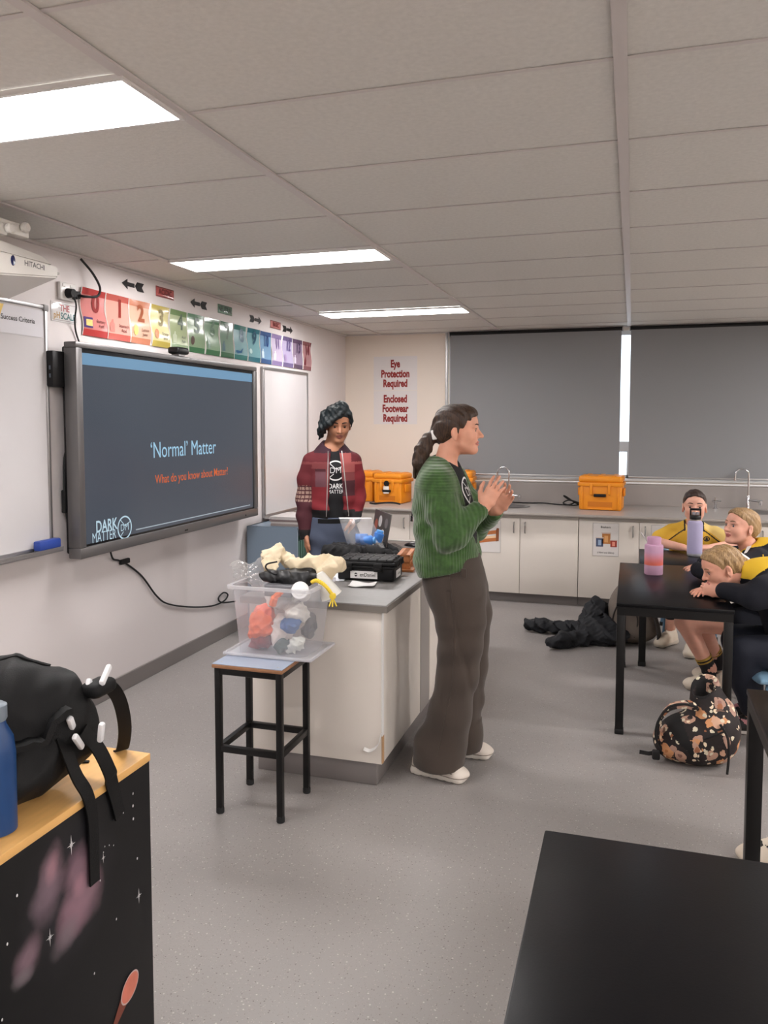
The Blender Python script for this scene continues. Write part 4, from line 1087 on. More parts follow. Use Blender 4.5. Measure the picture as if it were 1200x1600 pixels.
# tub lid lying under the tub, tub
M_FROST = clear_mat('frosted_plastic', (226, 226, 232), .30, .25)
M_FROST2 = clear_mat('frosted_rim', (230, 230, 234), .55, .25)
o = MB().box((-1.575, 2.905, SZ + .001), (-1.205, 3.16, SZ + .008), bev=.003).box((-1.585, 2.895, SZ + .004), (-1.195, 2.91, SZ + .016), bev=.003).box((-1.585, 3.155, SZ + .004), (-1.195, 3.165, SZ + .016), bev=.003).box((-1.585, 2.9, SZ + .004), (-1.575, 3.16, SZ + .016), bev=.003).box((-1.205, 2.9, SZ + .004), (-1.195, 3.16, SZ + .016), bev=.003).build('tub_lid', M_FROST2)
tag(o, 'frosted plastic lid lying under the clear tub on the stool', 'lid')
TZ = SZ + .0085; TH = .285
def tub_ring(z, g=0.0):
    f = (z - TZ) / TH
    x0, x1 = -1.535 - .012 * f - g, -1.235 + .03 * f + g
    y0, y1 = 2.93 - .035 * f - g, 3.145 + .025 * f + g
    r = .03; P = []
    for cx, cy, q0 in ((x1 - r, y0 + r, -pi / 2), (x1 - r, y1 - r, 0), (x0 + r, y1 - r, pi / 2), (x0 + r, y0 + r, pi)):
        for k in range(6):
            q = q0 + pi / 2 * k / 5; P.append((cx + r * cos(q), cy + r * sin(q), z))
    return P
tb = thing('plastic_tub', (-1.385, 3.04, TZ), 'frosted clear plastic tub full of gloves and bags on the stool', 'tub')
rings = [tub_ring(TZ + .002)] + [tub_ring(TZ + TH * k / 6) for k in range(1, 7)]
vs = [p for r_ in rings for p in r_]; n = 24; fs = []
for i in range(6):
    for k in range(n): fs.append((i * n + k, i * n + (k + 1) % n, (i + 1) * n + (k + 1) % n, (i + 1) * n + k))
fs.append(tuple(range(n))[::-1])
link_mesh('shell', vs, fs, M_FROST, tb, None, 40)
b = MB(); r0 = tub_ring(TZ + TH); r1 = tub_ring(TZ + TH, .016); r2 = tub_ring(TZ + TH - .012, .017); n = 24
vs = r0 + r1 + r2; fs = []
for k in range(n):
    fs.append((k, (k + 1) % n, n + (k + 1) % n, n + k)); fs.append((n + k, n + (k + 1) % n, 2 * n + (k + 1) % n, 2 * n + k))
link_mesh('rim', vs, fs, M_FROST2, tb, None, None)
# contents
def crumple(name, c, r, col, seed, label, cat, amp=.012, rough=.5, m=None, h=.006, group='items packed in the clear tub'):
    c = Vector(c); r = Vector(r)
    S = SDF(c - r * 1.5 - Vector((.02,) * 3), c + r * 1.5 + Vector((.02,) * 3), h * .8)
    S.ell(c, r, .01); rd = random.Random(seed)
    for _ in range(5):
        q = c + Vector((rd.uniform(-.8, .8) * r.x, rd.uniform(-.8, .8) * r.y, rd.uniform(-.7, .7) * r.z))
        S.ell(q, (r.x * rd.uniform(.3, .6), r.y * rd.uniform(.3, .6), r.z * rd.uniform(.3, .6)), .015)
    S.disp(wob(amp, 2.0 / max(min(r), .02), seed)).disp(crease(amp * 1.7, 3.4 / max(min(r), .02), seed + 1))
    return tag(sdf_obj(name, S, m or mat(name + '_%d' % seed, col, rough=rough)), label, cat, group)
crumple('rubber_glove', (-1.455, 2.995, TZ + .10), (.058, .045, .055), (242, 110, 62), 11, 'orange rubber glove low on the left inside the clear tub', 'glove')
crumple('rubber_glove', (-1.47, 3.05, TZ + .14), (.05, .05, .035), (236, 120, 100), 12, 'pinkish rubber glove behind the orange one inside the tub', 'glove')
crumple('plastic_bag', (-1.37, 3.0, TZ + .085), (.035, .04, .075), (232, 220, 214), 13, 'white crumpled bag in the middle of the clear tub', 'bag')
crumple('cloth_rag', (-1.455, 3.0, TZ + .035), (.045, .045, .03), (130, 60, 62), 14, 'dark red rag at the bottom left of the tub', 'cloth')
crumple('rubber_glove', (-1.325, 2.985, TZ + .115), (.04, .035, .03), (60, 104, 160), 15, 'blue rubber glove inside the tub, right of centre', 'glove')
crumple('plastic_bag', (-1.31, 3.02, TZ + .165), (.05, .045, .04), (226, 222, 214), 16, 'white bag above the blue glove inside the tub', 'bag')
crumple('cloth_rag', (-1.36, 2.985, TZ + .03), (.035, .035, .026), (66, 84, 78), 17, 'dark green rag at the bottom of the tub', 'cloth')
crumple('plastic_bag', (-1.295, 2.98, TZ + .045), (.04, .035, .035), (222, 224, 216), 18, 'white bag at the bottom right of the tub', 'bag')
crumple('cloth_rag', (-1.265, 3.06, TZ + .10), (.025, .04, .05), (52, 56, 60), 19, 'dark grey cloth against the right side of the tub', 'cloth')
b = MB().tube(bez([(-1.39, 2.96, TZ + .20), (-1.375, 2.955, TZ + .235), (-1.35, 2.96, TZ + .25), (-1.31, 2.97, TZ + .255)], 8), [.016] * 8 + [.012] * 8 + [.008] * 9, n=8)
tag(b.build('orange_strap', mat('strap_orange', (240, 110, 50), rough=.5)), 'orange strap curling near the top inside the tub', 'strap', 'items packed in the clear tub')
crumple('plastic_bag', (-1.40, 3.06, TZ + .21), (.07, .06, .045), (224, 220, 216), 20, 'pale bag near the rim inside the tub', 'bag')
# cream drop sheet, black cloth, grey box, jar, cone, rope on top
S = SDF((-1.56, 2.92, TZ + .22), (-1.10, 3.28, TZ + .48), .0045)
S.chain([(-1.47, 3.10, TZ + .355), (-1.43, 3.09, TZ + .385), (-1.38, 3.10, TZ + .355), (-1.31, 3.11, TZ + .35), (-1.24, 3.12, TZ + .35), (-1.17, 3.14, TZ + .345)], [.04, .045, .045, .04, .042, .03], .025)
S.chain([(-1.47, 3.05, TZ + .30), (-1.45, 3.04, TZ + .34), (-1.40, 3.04, TZ + .345)], [.028, .035, .03], .02)
S.chain([(-1.21, 3.08, TZ + .29), (-1.19, 3.09, TZ + .33), (-1.165, 3.14, TZ + .355)], [.03, .03, .022], .02)
S.disp(wob(.020, 22, 21)).disp(crease(.034, 44, 24, 3, (.45, 1, 1))).disp(crease(.015, 84, 25, 3, (.6, 1, 1)))
tag(sdf_obj('cotton_apron', S, mat('cream_cotton', (226, 210, 180), rough=.9, bump=.2, bscale=240)), 'cream cotton cloth bundled on top of the tub', 'cloth')
tag(MB().tube(bez([(-1.385, 3.0, TZ + .372), (-1.425, 2.99, TZ + .362), (-1.432, 2.99, TZ + .345), (-1.41, 2.99, TZ + .328), (-1.385, 2.985, TZ + .322)], 6), .0035, n=6).build('cord_loop', M_BLACKR), 'short black cord on the cream cloth', 'cord')
crumple('black_cloth', (-1.34, 3.05, TZ + .295), (.105, .06, .042), (26, 26, 28), 23, 'black cloth under the cream cloth on top of the tub', 'cloth', amp=.008, group='items heaped on the tub')
o = MB().box((-1.425, 2.955, TZ + .235), (-1.305, 3.04, TZ + .283), bev=.004).build('grey_box', mat('box_grey', (112, 112, 116), rough=.4)); tag(o, 'grey plastic box poking out of the tub', 'box')
t = thing('screw_jar', (-1.265, 2.97, TZ + .27), 'white plastic jar tipped towards the camera on the tub rim', 'jar')
MJ = Matrix.Translation((-1.262, 2.945, TZ + .272)) @ Matrix.Rotation(radians(68), 4, 'X') @ Matrix.Rotation(radians(12), 4, 'Y')
MB().lathe([(0, 0), (.034, 0), (.036, -.003), (.036, -.014), (.034, -.016)][::-1], n=28, M=MJ).lathe([(0, .0015), (.024, .0012), (.026, 0)], n=28, M=MJ).build('lid', mat('jar_white', (236, 236, 236), rough=.35), t)
MB().lathe([(.032, -.09), (.033, -.016)], n=28, M=MJ).build('jar_body', mat('jar_white2', (224, 224, 224), rough=.35), t)
t = thing('paper_funnel', (-1.2, 3.02, TZ + .26), 'white plastic funnel leaning on the right rim of the tub', 'funnel')
MF = Matrix.Translation((-1.185, 3.03, TZ + .285)) @ Matrix.Rotation(radians(-25), 4, 'Y') @ Matrix.Rotation(radians(10), 4, 'X')
MB().lathe([(.046, -.055), (.044, -.05), (.02, .04), (.014, .052), (0, .054)], n=26, M=MF).build('cone', mat('funnel_white', (222, 220, 214), rough=.4), t)
b = MB()
P = bez([(-1.225, 2.98, TZ + .30), (-1.195, 2.96, TZ + .312), (-1.16, 2.95, TZ + .30), (-1.135, 2.95, TZ + .275), (-1.125, 2.955, TZ + .255)], 10)
for q in (0, 1, 2):
    b.tube([p + Vector((0, .0045 * cos(i * .8 + q * 2.1), .0045 * sin(i * .8 + q * 2.1))) for i, p in enumerate(P)], .0048, n=6)
S_ = P[-1]
b.lathe([(0, -.014), (.011, -.01), (.014, 0), (.011, .01), (0, .014)], S_, n=12)
for k in range(6): b.tube(bez([S_ + Vector((0, 0, -.008)), S_ + Vector((.008 * cos(k), .008 * sin(k), -.022)), S_ + Vector((.016 * cos(k), .016 * sin(k), -.04))], 3), .0028, n=5)
tag(b.build('yellow_rope', mat('rope_yellow', (226, 196, 60), rough=.7)), 'knotted yellow rope hanging over the tub\'s right rim', 'rope')
zb = thing('clear_plastic_bag', (-1.56, 3.05, TZ + .28), 'clear crinkled plastic bag sticking out at the tub\'s left', 'bag')
vs = []; fs = []; n = 22
for side in (0, 1):
    o_ = len(vs)
    for j in range(n + 1):
        for i in range(n + 1):
            u, v = i / n, j / n
            cr = .010 * sin(23 * u + 11 * v + side) + .008 * sin(31 * v - 17 * u) + .006 * sin(47 * u + 39 * v + side * 2)
            vs.append((-1.60 + .17 * u - .03 * v, 3.06 + cr + side * .03 * sin(pi * u) * sin(pi * v), TZ + .255 + .115 * v * (1 - .25 * (1 - u)) + .012 * sin(9 * u)))
    for j in range(n):
        for i in range(n):
            a_ = o_ + j * (n + 1) + i; fs.append((a_, a_ + 1, a_ + n + 2, a_ + n + 1))
link_mesh('film', vs, fs, clear_mat('crinkled_film', (232, 230, 228), .22, .1), zb, None, None)

# ================================================================== ORANGE CASES
M_OR = mat('case_orange', (226, 140, 28), rough=.42, bump=.12, bscale=300)
M_ORD = mat('case_orange_dark', (196, 112, 20), rough=.45)
def orange_case(c, W, D, H, rz, label, front=True, stickers=False):
    t = thing('transport_case', c, label, 'case', 'orange hard transport cases on the worktop', rotz=rz)
    fx = -D / 2
    S = MB(); zl = H * .74
    S.box((-W / 2 + .012, -D / 2 + .012, 0), (W / 2 - .012, D / 2 - .012, zl), bev=.016, seg=3)
    for x in (-W / 2 + .03, W / 2 - .045): S.box((x, -D / 2 + .004, .01), (x + .016, -D / 2 + .02, zl), bev=.003)
    S.box((-W / 2 + .09, -D / 2 + .006, .005), (W / 2 - .09, -D / 2 + .02, .018), bev=.003)
    S.build('case_base', M_OR, t, world=False)
    L = MB(); L.box((-W / 2, -D / 2, zl - .012), (W / 2, D / 2, zl + .022), bev=.006).box((-W / 2 + .006, -D / 2 + .006, zl + .018), (W / 2 - .006, D / 2 - .006, H), bev=.022, seg=3)
    for x in (-W * .3, 0, W * .3): L.box((x - .02, -D / 2 + .02, H - .004), (x + .02, D / 2 - .02, H + .005), bev=.003)
    L.build('lid', M_OR, t, world=False)
    MB().box((-W * .27, -D / 2 + .0105, .03), (W * .27, -D / 2 + .0125, .075)).build('recess', M_ORD, t, None, world=False)
    hz = zl - .085
    for s_ in (-1, 1): MB().box((s_ * W * .2 - .012, -D / 2 - .004, hz), (s_ * W * .2 + .012, -D / 2 + .014, zl + .012), bev=.004).build('latch', M_OR, t, world=False)
    MB().box((-W * .135, -D / 2 - .014, hz - .018), (W * .135, -D / 2 + .008, hz + .008), bev=.006).build('handle', M_BLACK, t, world=False)
    for s_ in (-1, 1): MB().box((s_ * W / 2 - .008, -.06, zl - .1), (s_ * W / 2 + .008, .06, zl - .03), bev=.005).build('side_latch', M_OR, t, world=False)
    if stickers:
        b = MB(); g = disc_geo(.028, .028, 20); place(g, (-.0, -D / 2 - .0045, zl - .02), (1, 0, 0), (0, 0, 1), mb=b); b.build('round_sticker', M_BLACK, t, None, world=False)
        MB().box((-.03, -D / 2 - .012, zl - .115), (.028, -D / 2 - .006, zl - .045), bev=.002).build('luggage_tag', mat('tag_white', (222, 218, 210), rough=.5), t, world=False)
    return t
CZ = .7955
orange_case((-.25, 7.385, CZ), .385, .30, .30, radians(-4), 'orange hard case below the bright gap between the blinds')
orange_case((-2.19, 7.39, CZ), .31, .28, .285, radians(-9), 'orange hard case with a black sticker and white tag behind the man', stickers=True)
orange_case((-2.52, 7.52, CZ), .30, .30, .29, radians(-4), 'orange hard case partly hidden behind the man, leftmost on the worktop')
orange_case((-1.63, 7.52, CZ), .42, .28, .31, radians(3), 'orange hard case mostly hidden behind the woman in green')
cb = MB().tube(bez([(-1.2, 7.72, CZ + .004), (-.95, 7.66, CZ + .004), (-.8, 7.70, CZ + .005), (-.66, 7.62, CZ + .004), (-.56, 7.60, CZ + .005), (-.50, 7.62, CZ + .03), (-.56, 7.64, CZ + .055), (-.60, 7.63, CZ + .085), (-.57, 7.62, CZ + .075), (-.50, 7.60, CZ + .03), (-.46, 7.59, CZ + .012), (-.52, 7.56, CZ + .006), (-.60, 7.58, CZ + .02), (-.55, 7.58, CZ + .05), (-.46, 7.57, CZ + .03), (-.44, 7.56, CZ + .006)], 7), .0065, n=8)
tag(cb.build('case_cable', M_BLACKR), 'black cable coiled on the worktop beside the orange case', 'cable')
cb = MB().tube(bez([(-2.36, 7.20, CZ + .006), (-2.30, 7.15, CZ + .006), (-2.2, 7.13, CZ + .02), (-2.12, 7.15, CZ + .022), (-2.06, 7.19, CZ + .006)], 7), .008, n=8)
tag(cb.build('lead', M_BLACKR), 'short black lead in front of the stickered orange case', 'cable')
# ================================================================== TABLES
TH0 = .67
def table(x0, y0, x1, y1, label, legs=((0, 0), (1, 0), (0, 1), (1, 1)), a=.022, inset=.0):
    t = thing('classroom_table', ((x0 + x1) / 2, (y0 + y1) / 2, 0), label, 'table', 'black classroom tables')
    MB().box((x0, y0, TH0 - .02), (x1, y1, TH0), bev=.004).build('tabletop', M_TABLE, t)
    i = .004
    b = MB(); b.box((x0 + i, y0 + i, TH0 - .062), (x1 - i, y0 + i + .03, TH0 - .02)).box((x0 + i, y1 - i - .03, TH0 - .062), (x1 - i, y1 - i, TH0 - .02)).box((x0 + i, y0 + i + .03, TH0 - .062), (x0 + i + .03, y1 - i - .03, TH0 - .02)).box((x1 - i - .03, y0 + i + .03, TH0 - .062), (x1 - i, y1 - i - .03, TH0 - .02))
    b.build('frame', M_BLACKM, t, None)
    for u, v in legs:
        lx = x0 + i + a if u == 0 else x1 - i - a; ly = y0 + i + a if v == 0 else y1 - i - a
        l = MB().box((lx - a, ly - a, .012), (lx + a, ly + a, TH0 - .062), bev=.003).build('leg', M_BLACKM, t)
        MB().box((lx - a - .002, ly - a - .002, 0), (lx + a + .002, ly + a + .002, .028), bev=.004).build('foot_cap', M_BLACKR, l)
    return t
table(-.06, 4.12, .485, 5.325, 'black table in front of the seated girls, holding the pink bottle', a=.02)
table(.06, 5.335, 1.26, 5.94, 'black table behind the pink bottle, where the girl in yellow sits')
table(.385, 1.70, .99, 2.91, 'black table at the right edge of the photo with one leg showing', a=.024)
table(-.168, .55, .372, 1.752, 'black table top filling the bottom right foreground', a=.024)

# ================================================================== GALAXY CABINET WITH BAG
M_GAL = mat('galaxy_paint', (12, 12, 14), rough=.5, spec=.3)
n_, l_, p_ = nodes_of(M_GAL)
tc = n_.new('ShaderNodeTexCoord')
def blob(cy, cz, ry, rz, col, last, amt=.9, seed=0., warp=.12, rot=0.0):
    """painted cloud: a noisy ellipse around a point of the side panel (object y, z)"""
    mp = n_.new('ShaderNodeMapping'); mp.vector_type = 'TEXTURE'
    mp.inputs['Location'].default_value = (0, cy, cz); mp.inputs['Rotation'].default_value = (rot, 0, 0); mp.inputs['Scale'].default_value = (1, ry, rz)
    nz = n_.new('ShaderNodeTexNoise'); nz.inputs['Scale'].default_value = 9; nz.inputs['Detail'].default_value = 6
    off = n_.new('ShaderNodeVectorMath'); off.operation = 'ADD'; off.inputs[1].default_value = (seed, seed, seed)
    l_.new(tc.outputs['Object'], off.inputs[0]); l_.new(off.outputs[0], nz.inputs['Vector'])
    sub = n_.new('ShaderNodeVectorMath'); sub.operation = 'SUBTRACT'; sub.inputs[1].default_value = (.5, .5, .5); l_.new(nz.outputs['Color'], sub.inputs[0])
    sc = n_.new('ShaderNodeVectorMath'); sc.operation = 'SCALE'; sc.inputs['Scale'].default_value = warp; l_.new(sub.outputs[0], sc.inputs[0])
    ad = n_.new('ShaderNodeVectorMath'); ad.operation = 'ADD'; l_.new(tc.outputs['Object'], ad.inputs[0]); l_.new(sc.outputs[0], ad.inputs[1])
    l_.new(ad.outputs[0], mp.inputs['Vector'])
    m0 = n_.new('ShaderNodeVectorMath'); m0.operation = 'MULTIPLY'; m0.inputs[1].default_value = (0, 1, 1); l_.new(mp.outputs[0], m0.inputs[0])
    ln = n_.new('ShaderNodeVectorMath'); ln.operation = 'LENGTH'; l_.new(m0.outputs[0], ln.inputs[0])
    mr = n_.new('ShaderNodeMapRange'); mr.inputs['From Min'].default_value = 1.0; mr.inputs['From Max'].default_value = .25; mr.inputs['To Max'].default_value = amt; l_.new(ln.outputs['Value'], mr.inputs['Value'])
    mx = n_.new('ShaderNodeMix'); mx.data_type = 'RGBA'; l_.new(mr.outputs[0], mx.inputs[0])
    if last is None: mx.inputs[6].default_value = lin((11, 11, 13))
    else: l_.new(last, mx.inputs[6])
    mx.inputs[7].default_value = lin(col)
    return mx.outputs[2]
GX, GY1, GZ = -1.06, 1.582, .80
gal = thing('painted_cabinet', (GX - .35, 1.0, 0), 'black cabinet painted with stars and nebulae at bottom left', 'cabinet')
# positions below are relative to the cabinet's base point (y 1.0, z 0)
L_ = None
for a in ((.30, .63, .15, .17, (40, 38, 43), .55, 9, .12, 0), (.257, .70, .045, .062, (128, 102, 112), .85, 1, .08, -.25), (.23, .65, .055, .06, (112, 94, 104), .75, 2, .08, 0), (.322, .66, .06, .055, (124, 96, 108), .8, 3, .08, 0), (.34, .60, .065, .075, (130, 102, 112), .85, 4, .08, .2),
          (.305, .575, .062, .055, (138, 106, 118), .7, 5, .08, .3), (.285, .545, .055, .035, (112, 100, 106), .7, 6, .06, .3), (.255, .705, .02, .035, (152, 112, 122), .6, 11, .05, -.2), (.33, .625, .025, .03, (156, 116, 128), .6, 12, .05, 0), (.18, .575, .040, .05, (126, 102, 112), .75, 7, .06, -.3), (.165, .545, .03, .022, (112, 104, 108), .6, 8, .05, 0), (.14, .31, .02, .06, (56, 56, 62), .5, 10, .05, -.2)):
    L_ = blob(a[0], a[1], a[2], a[3], a[4], L_, a[5], a[6], a[7], a[8])
l_.new(L_, p_.inputs['Base Color'])
MB().box((-1.76, .30, 0), (GX, GY1, GZ - .018), bev=.002).build('carcass', M_GAL, gal)
MB().box((-1.78, .30, GZ - .018), (GX + .002, GY1 + .002, GZ), bev=.002).build('wood_top', mat('pale_wood_top', (222, 172, 104), rough=.42, var=.10, vscale=5, stretch=(9, 1, 1)), gal)
M_STAR = mat('star_paint', (206, 206, 206), rough=.6)
rr = random.Random(5)
def side_star(px, py, r, spikes):
    b = MB(); x = GX + .0012
    if spikes:
        for q, k in ((0, 1.0), (pi / 2, .6), (pi / 4, .35), (-pi / 4, .35)):
            d = Vector((0, sin(q), cos(q))) * r * k * 1.35; w_ = Vector((0, cos(q), -sin(q))) * r * .11
            c = Vector((x, px, py)); b.raw([c - d, c + w_, c + d, c - w_], [(0, 1, 2, 3)])
    else:
        g = disc_geo(r * .75, r, 8); place(g, (x, px, py), (0, 1, 0), (0, 0, 1), mb=b)
    return b.build('painted_star', M_STAR, gal, None)
for k, (px, py, r, sp) in enumerate(((1.3045, .723, .016, 1), (1.237, .573, .014, 1), (1.528, .487, .014, 1), (1.312, .301, .013, 1), (1.404, .643, .009, 1), (1.513, .706, .0035, 0), (1.452, .738, .003, 0), (1.514, .734, .003, 0), (1.513, .676, .0035, 0), (1.477, .707, .0022, 0), (1.525, .577, .0032, 0), (1.392, .60, .0022, 0), (1.444, .483, .003, 0), (1.366, .412, .003, 0), (1.155, .705, .0032, 0), (1.128, .63, .003, 0), (1.17, .405, .0038, 0), (1.21, .40, .0034, 0), (1.215, .34, .003, 0), (1.173, .33, .0034, 0), (1.41, .665, .0018, 0), (1.425, .66, .0018, 0), (1.44, .652, .0018, 0), (1.405, .655, .0015, 0), (1.11, .50, .003, 0))):
    side_star(px, py, r, sp)
b = MB(); place(disc_geo(.032, .030, 26), (GX + .0012, 1.487, .297), (0, 1, -.0), (0, .28, 1), mb=b); b.build('painted_planet', mat('planet_paint', (196, 112, 92), rough=.6, var=.12, vscale=30), gal, None)
b = MB(); place(disc_geo(.0325, .0305, 26, 0, .003), (GX + .0016, 1.487, .297), (0, 1, -.0), (0, .28, 1), mb=b); b.build('planet_rim', mat('planet_rim_paint', (186, 160, 156), rough=.6), gal, None)
b = MB(); place(poly_geo([(1.455, .295), (1.478, .268), (1.40, .222)]), (GX + .0011, 0, 0), (0, 1, 0), (0, 0, 1), mb=b); b.build('planet_trail', mat('trail_paint', (110, 56, 42), rough=.6), gal, None)
b = MB(); place(disc_geo(.045, .05, 26), (GX + .0012, 1.108, .315), (0, 1, 0), (0, 0, 1), mb=b); b.build('painted_moon', mat('moon_paint', (170, 168, 166), rough=.6, var=.2, vscale=40), gal, None)

# black backpack lying on the cabinet
bp = thing('black_backpack', (-1.28, 1.25, GZ), 'black backpack lying on the painted cabinet at left', 'backpack')
M_BP = mat('backpack_black', (12, 12, 13), rough=.62, bump=.25, bscale=420, spec=.3)
M_BPS = mat('backpack_strap', (9, 9, 10), rough=.6, bump=.3, bscale=600, spec=.3)
S = SDF((-1.75, .80, GZ - .02), (-.98, 1.62, GZ + .42), .0075)
S.ell((-1.42, 1.18, GZ + .155), (.24, .27, .165), .04)
S.ell((-1.44, 1.12, GZ + .235), (.21, .22, .115), .05)
S.ell((-1.28, 1.33, GZ + .13), (.19, .13, .13), .06)
S.ell((-1.15, 1.385, GZ + .125), (.095, .085, .10), .06)
S.ell((-1.24, 1.36, GZ + .19), (.14, .10, .08), .06)
S.ell((-1.20, 1.28, GZ + .07), (.12, .14, .072), .05)
S.disp(wob(.006, 22, 31)).disp(crease(.026, 20, 32)).disp(crease(.008, 50, 33)).half((0, 0, GZ + .001), (0, 0, -1), .01)
body = sdf_obj('body', S, M_BP, bp)
bb = bvh_of(body)
def on_bag(x, y, lift=.006):
    h = bb.ray_cast(Vector((x, y, 2.0)), Vector((0, 0, -1)), 3)
    return (h[0] + Vector((0, 0, lift))) if h[0] is not None else Vector((x, y, GZ + lift))
# shoulder strap lying over the bag, its zip seams, logo line
pts = [on_bag(-1.37, .97), on_bag(-1.285, 1.05), on_bag(-1.21, 1.13), on_bag(-1.15, 1.21), on_bag(-1.105, 1.285), on_bag(-1.08, 1.33)]
pts = bez(pts, 6)
pts = [on_bag(p.x, p.y, .008) for p in pts]
MB().ribbon(pts, .058, .012, (.7, -.7, 0)).build('shoulder_strap', M_BPS, bp)
b = MB()
lp = [p + Vector((0, 0, .0085)) for p in pts[9:20]]
b.ribbon(lp, .011, .0022, (.7, -.7, 0)); b.build('strap_logo', mat('strap_print', (150, 150, 152), rough=.6), bp, None)
b = MB().tube([on_bag(-1.55 + .03 * k, 1.34 + .012 * k, .001) for k in range(14)], .005, n=6); b.build('zip_seam', M_BPS, bp)
b = MB().tube([on_bag(-1.50 + .028 * k, 1.18 + .017 * k, .001) for k in range(13)], .004, n=6); b.build('zip_seam', M_BPS, bp)
# buckles
M_BKW = mat('buckle_white', (226, 226, 228), rough=.4)
b = MB()
q = on_bag(-1.075, 1.405, .012)
for c, rz, s in (((-1.062, 1.43, GZ + .232), .4, 1.0), ((-1.082, 1.40, GZ + .218), .8, .45), ((-1.068, 1.325, GZ + .165), -.9, .7), ((-1.052, 1.325, GZ + .128), -.75, 1.1), ((-1.02, 1.355, GZ + .14), -1.3, .8)):
    M = Matrix.Translation(c) @ Matrix.Rotation(rz, 4, 'X') @ Matrix.Rotation(.3, 4, 'Z')
    MB().box((-.006, -.030 * s, -.007), (.006, .030 * s, .007), bev=.005, M=M).build('buckle', M_BKW, bp)
MB().box((-1.10, 1.385, GZ + .19), (-1.05, 1.46, GZ + .222), bev=.014, seg=3).build('grab_handle', M_BPS, bp)
MB().ribbon(bez([(-1.075, 1.43, GZ + .21), (-1.066, 1.46, GZ + .19), (-1.075, 1.50, GZ + .14), (-1.095, 1.54, GZ + .07), (-1.12, 1.565, GZ + .012), (-1.135, 1.572, GZ + .003)], 6), .030, .004, (.5, .8, 0)).build('webbing_strap', M_BPS, bp)
MB().ribbon(bez([(-1.06, 1.35, GZ + .14), (-1.045, 1.38, GZ + .09), (-1.042, 1.41, GZ + .03), (-1.050, 1.425, GZ + .003), (-1.0555, 1.445, GZ - .04), (-1.0555, 1.46, GZ - .09)], 6), .034, .004, (0, 1, 0)).build('webbing_strap', M_BPS, bp)
MB().ribbon(bez([(-1.085, 1.315, GZ + .14), (-1.06, 1.325, GZ + .06), (-1.05, 1.345, GZ + .012), (-1.052, 1.362, GZ - .04), (-1.053, 1.366, GZ - .10), (-1.053, 1.366, GZ - .19)], 6), .030, .004, (0, 1, 0)).build('webbing_strap', M_BPS, bp)
# blue bottle
t = thing('drink_bottle', (-1.17, 1.19, GZ), 'dark blue drink bottle at the left edge beside the black backpack', 'bottle', 'drink bottles')
cxb, cyb = -1.128, 1.185
MB().lathe([(.030, .0005), (.036, .004), (.037, .15), (.034, .18), (.022, .205), (.020, .215)], (cxb, cyb, GZ)).build('body', mat('bottle_navy', (24, 62, 112), rough=.35), t, 40)
MB().lathe([(.022, .214), (.024, .218), (.024, .243), (.018, .247), (0, .247)], (cxb, cyb, GZ)).build('cap', mat('cap_grey_blue', (120, 130, 140), rough=.4), t, 40)

# ================================================================== BOTTLES ON THE GIRLS' TABLES
t = thing('pink_bottle', (.135, 4.97, TH0), 'pink to orange water bottle with a straw on the nearer table', 'bottle', 'drink bottles')
c = (.135, 4.97, TH0 + .0005)
MB().lathe([(.050, 0), (.053, .004), (.053, .052), (.0525, .058)], c).build('base', mat('bt_pink_base', (200, 158, 184), rough=.45), t, 40)
M_GR = mat('bottle_gradient', (224, 150, 170), rough=.4)
n_, l_, p_ = nodes_of(M_GR); tc = n_.new('ShaderNodeTexCoord'); sx_ = n_.new('ShaderNodeSeparateXYZ'); l_.new(tc.outputs['Object'], sx_.inputs[0])
mr = n_.new('ShaderNodeMapRange'); mr.inputs['From Min'].default_value = .058; mr.inputs['From Max'].default_value = .17; l_.new(sx_.outputs['Z'], mr.inputs['Value'])
cr = n_.new('ShaderNodeValToRGB'); e = cr.color_ramp.elements; e[0].position = .1; e[0].color = lin((228, 116, 100)); e[1].position = .7; e[1].color = lin((200, 156, 186)); l_.new(mr.outputs[0], cr.inputs[0]); l_.new(cr.outputs[0], p_.inputs['Base Color'])
MB().lathe([(.0525, .058), (.053, .062), (.053, .168), (.050, .176), (.041, .18)], c).build('sleeve', M_GR, t, 40)
MB().lathe([(.041, .179), (.040, .184), (.040, .218), (.037, .222), (0, .222)], c).build('cap', mat('bt_pink_cap', (194, 146, 176), rough=.45), t, 40)
MB().tube([(c[0] - .035, c[1] - .01, c[2] + .19), (c[0] - .075, c[1] - .01, c[2] + .245)], .0035, n=8).build('straw', mat('straw_clear', (206, 200, 200), rough=.3), t)
t = thing('lavender_bottle', (.41, 5.82, TH0), 'lavender steel bottle with black lid in front of the girl in yellow', 'bottle', 'drink bottles')
c = (.415, 5.745, TH0 + .0005)
t.location = (c[0], c[1], TH0)
MB().lathe([(.046, 0), (.049, .004), (.049, .018)], c).build('base_ring', mat('lav_base', (196, 196, 200), rough=.3, metal=.6), t, 40)
MB().lathe([(.049, .018), (.049, .215), (.044, .232), (.034, .238)], c).build('body', mat('bt_lavender', (172, 166, 200), rough=.4), t, 40)
MB().lathe([(.034, .238), (.034, .248)], c).build('neck', M_STEEL, t, 40)
b = MB(); b.lathe([(.036, .247), (.037, .251), (.037, .268), (.032, .274), (0, .274)], c)
b.build('lid', M_BLACK, t, 40)
b = MB()
for x in (-.036, .026): b.box((c[0] + x, c[1] - .012, c[2] + .262), (c[0] + x + .010, c[1] + .012, c[2] + .318), bev=.003)
b.box((c[0] - .036, c[1] - .012, c[2] + .306), (c[0] + .036, c[1] + .012, c[2] + .320), bev=.004); b.build('carry_loop', M_BLACK, t)
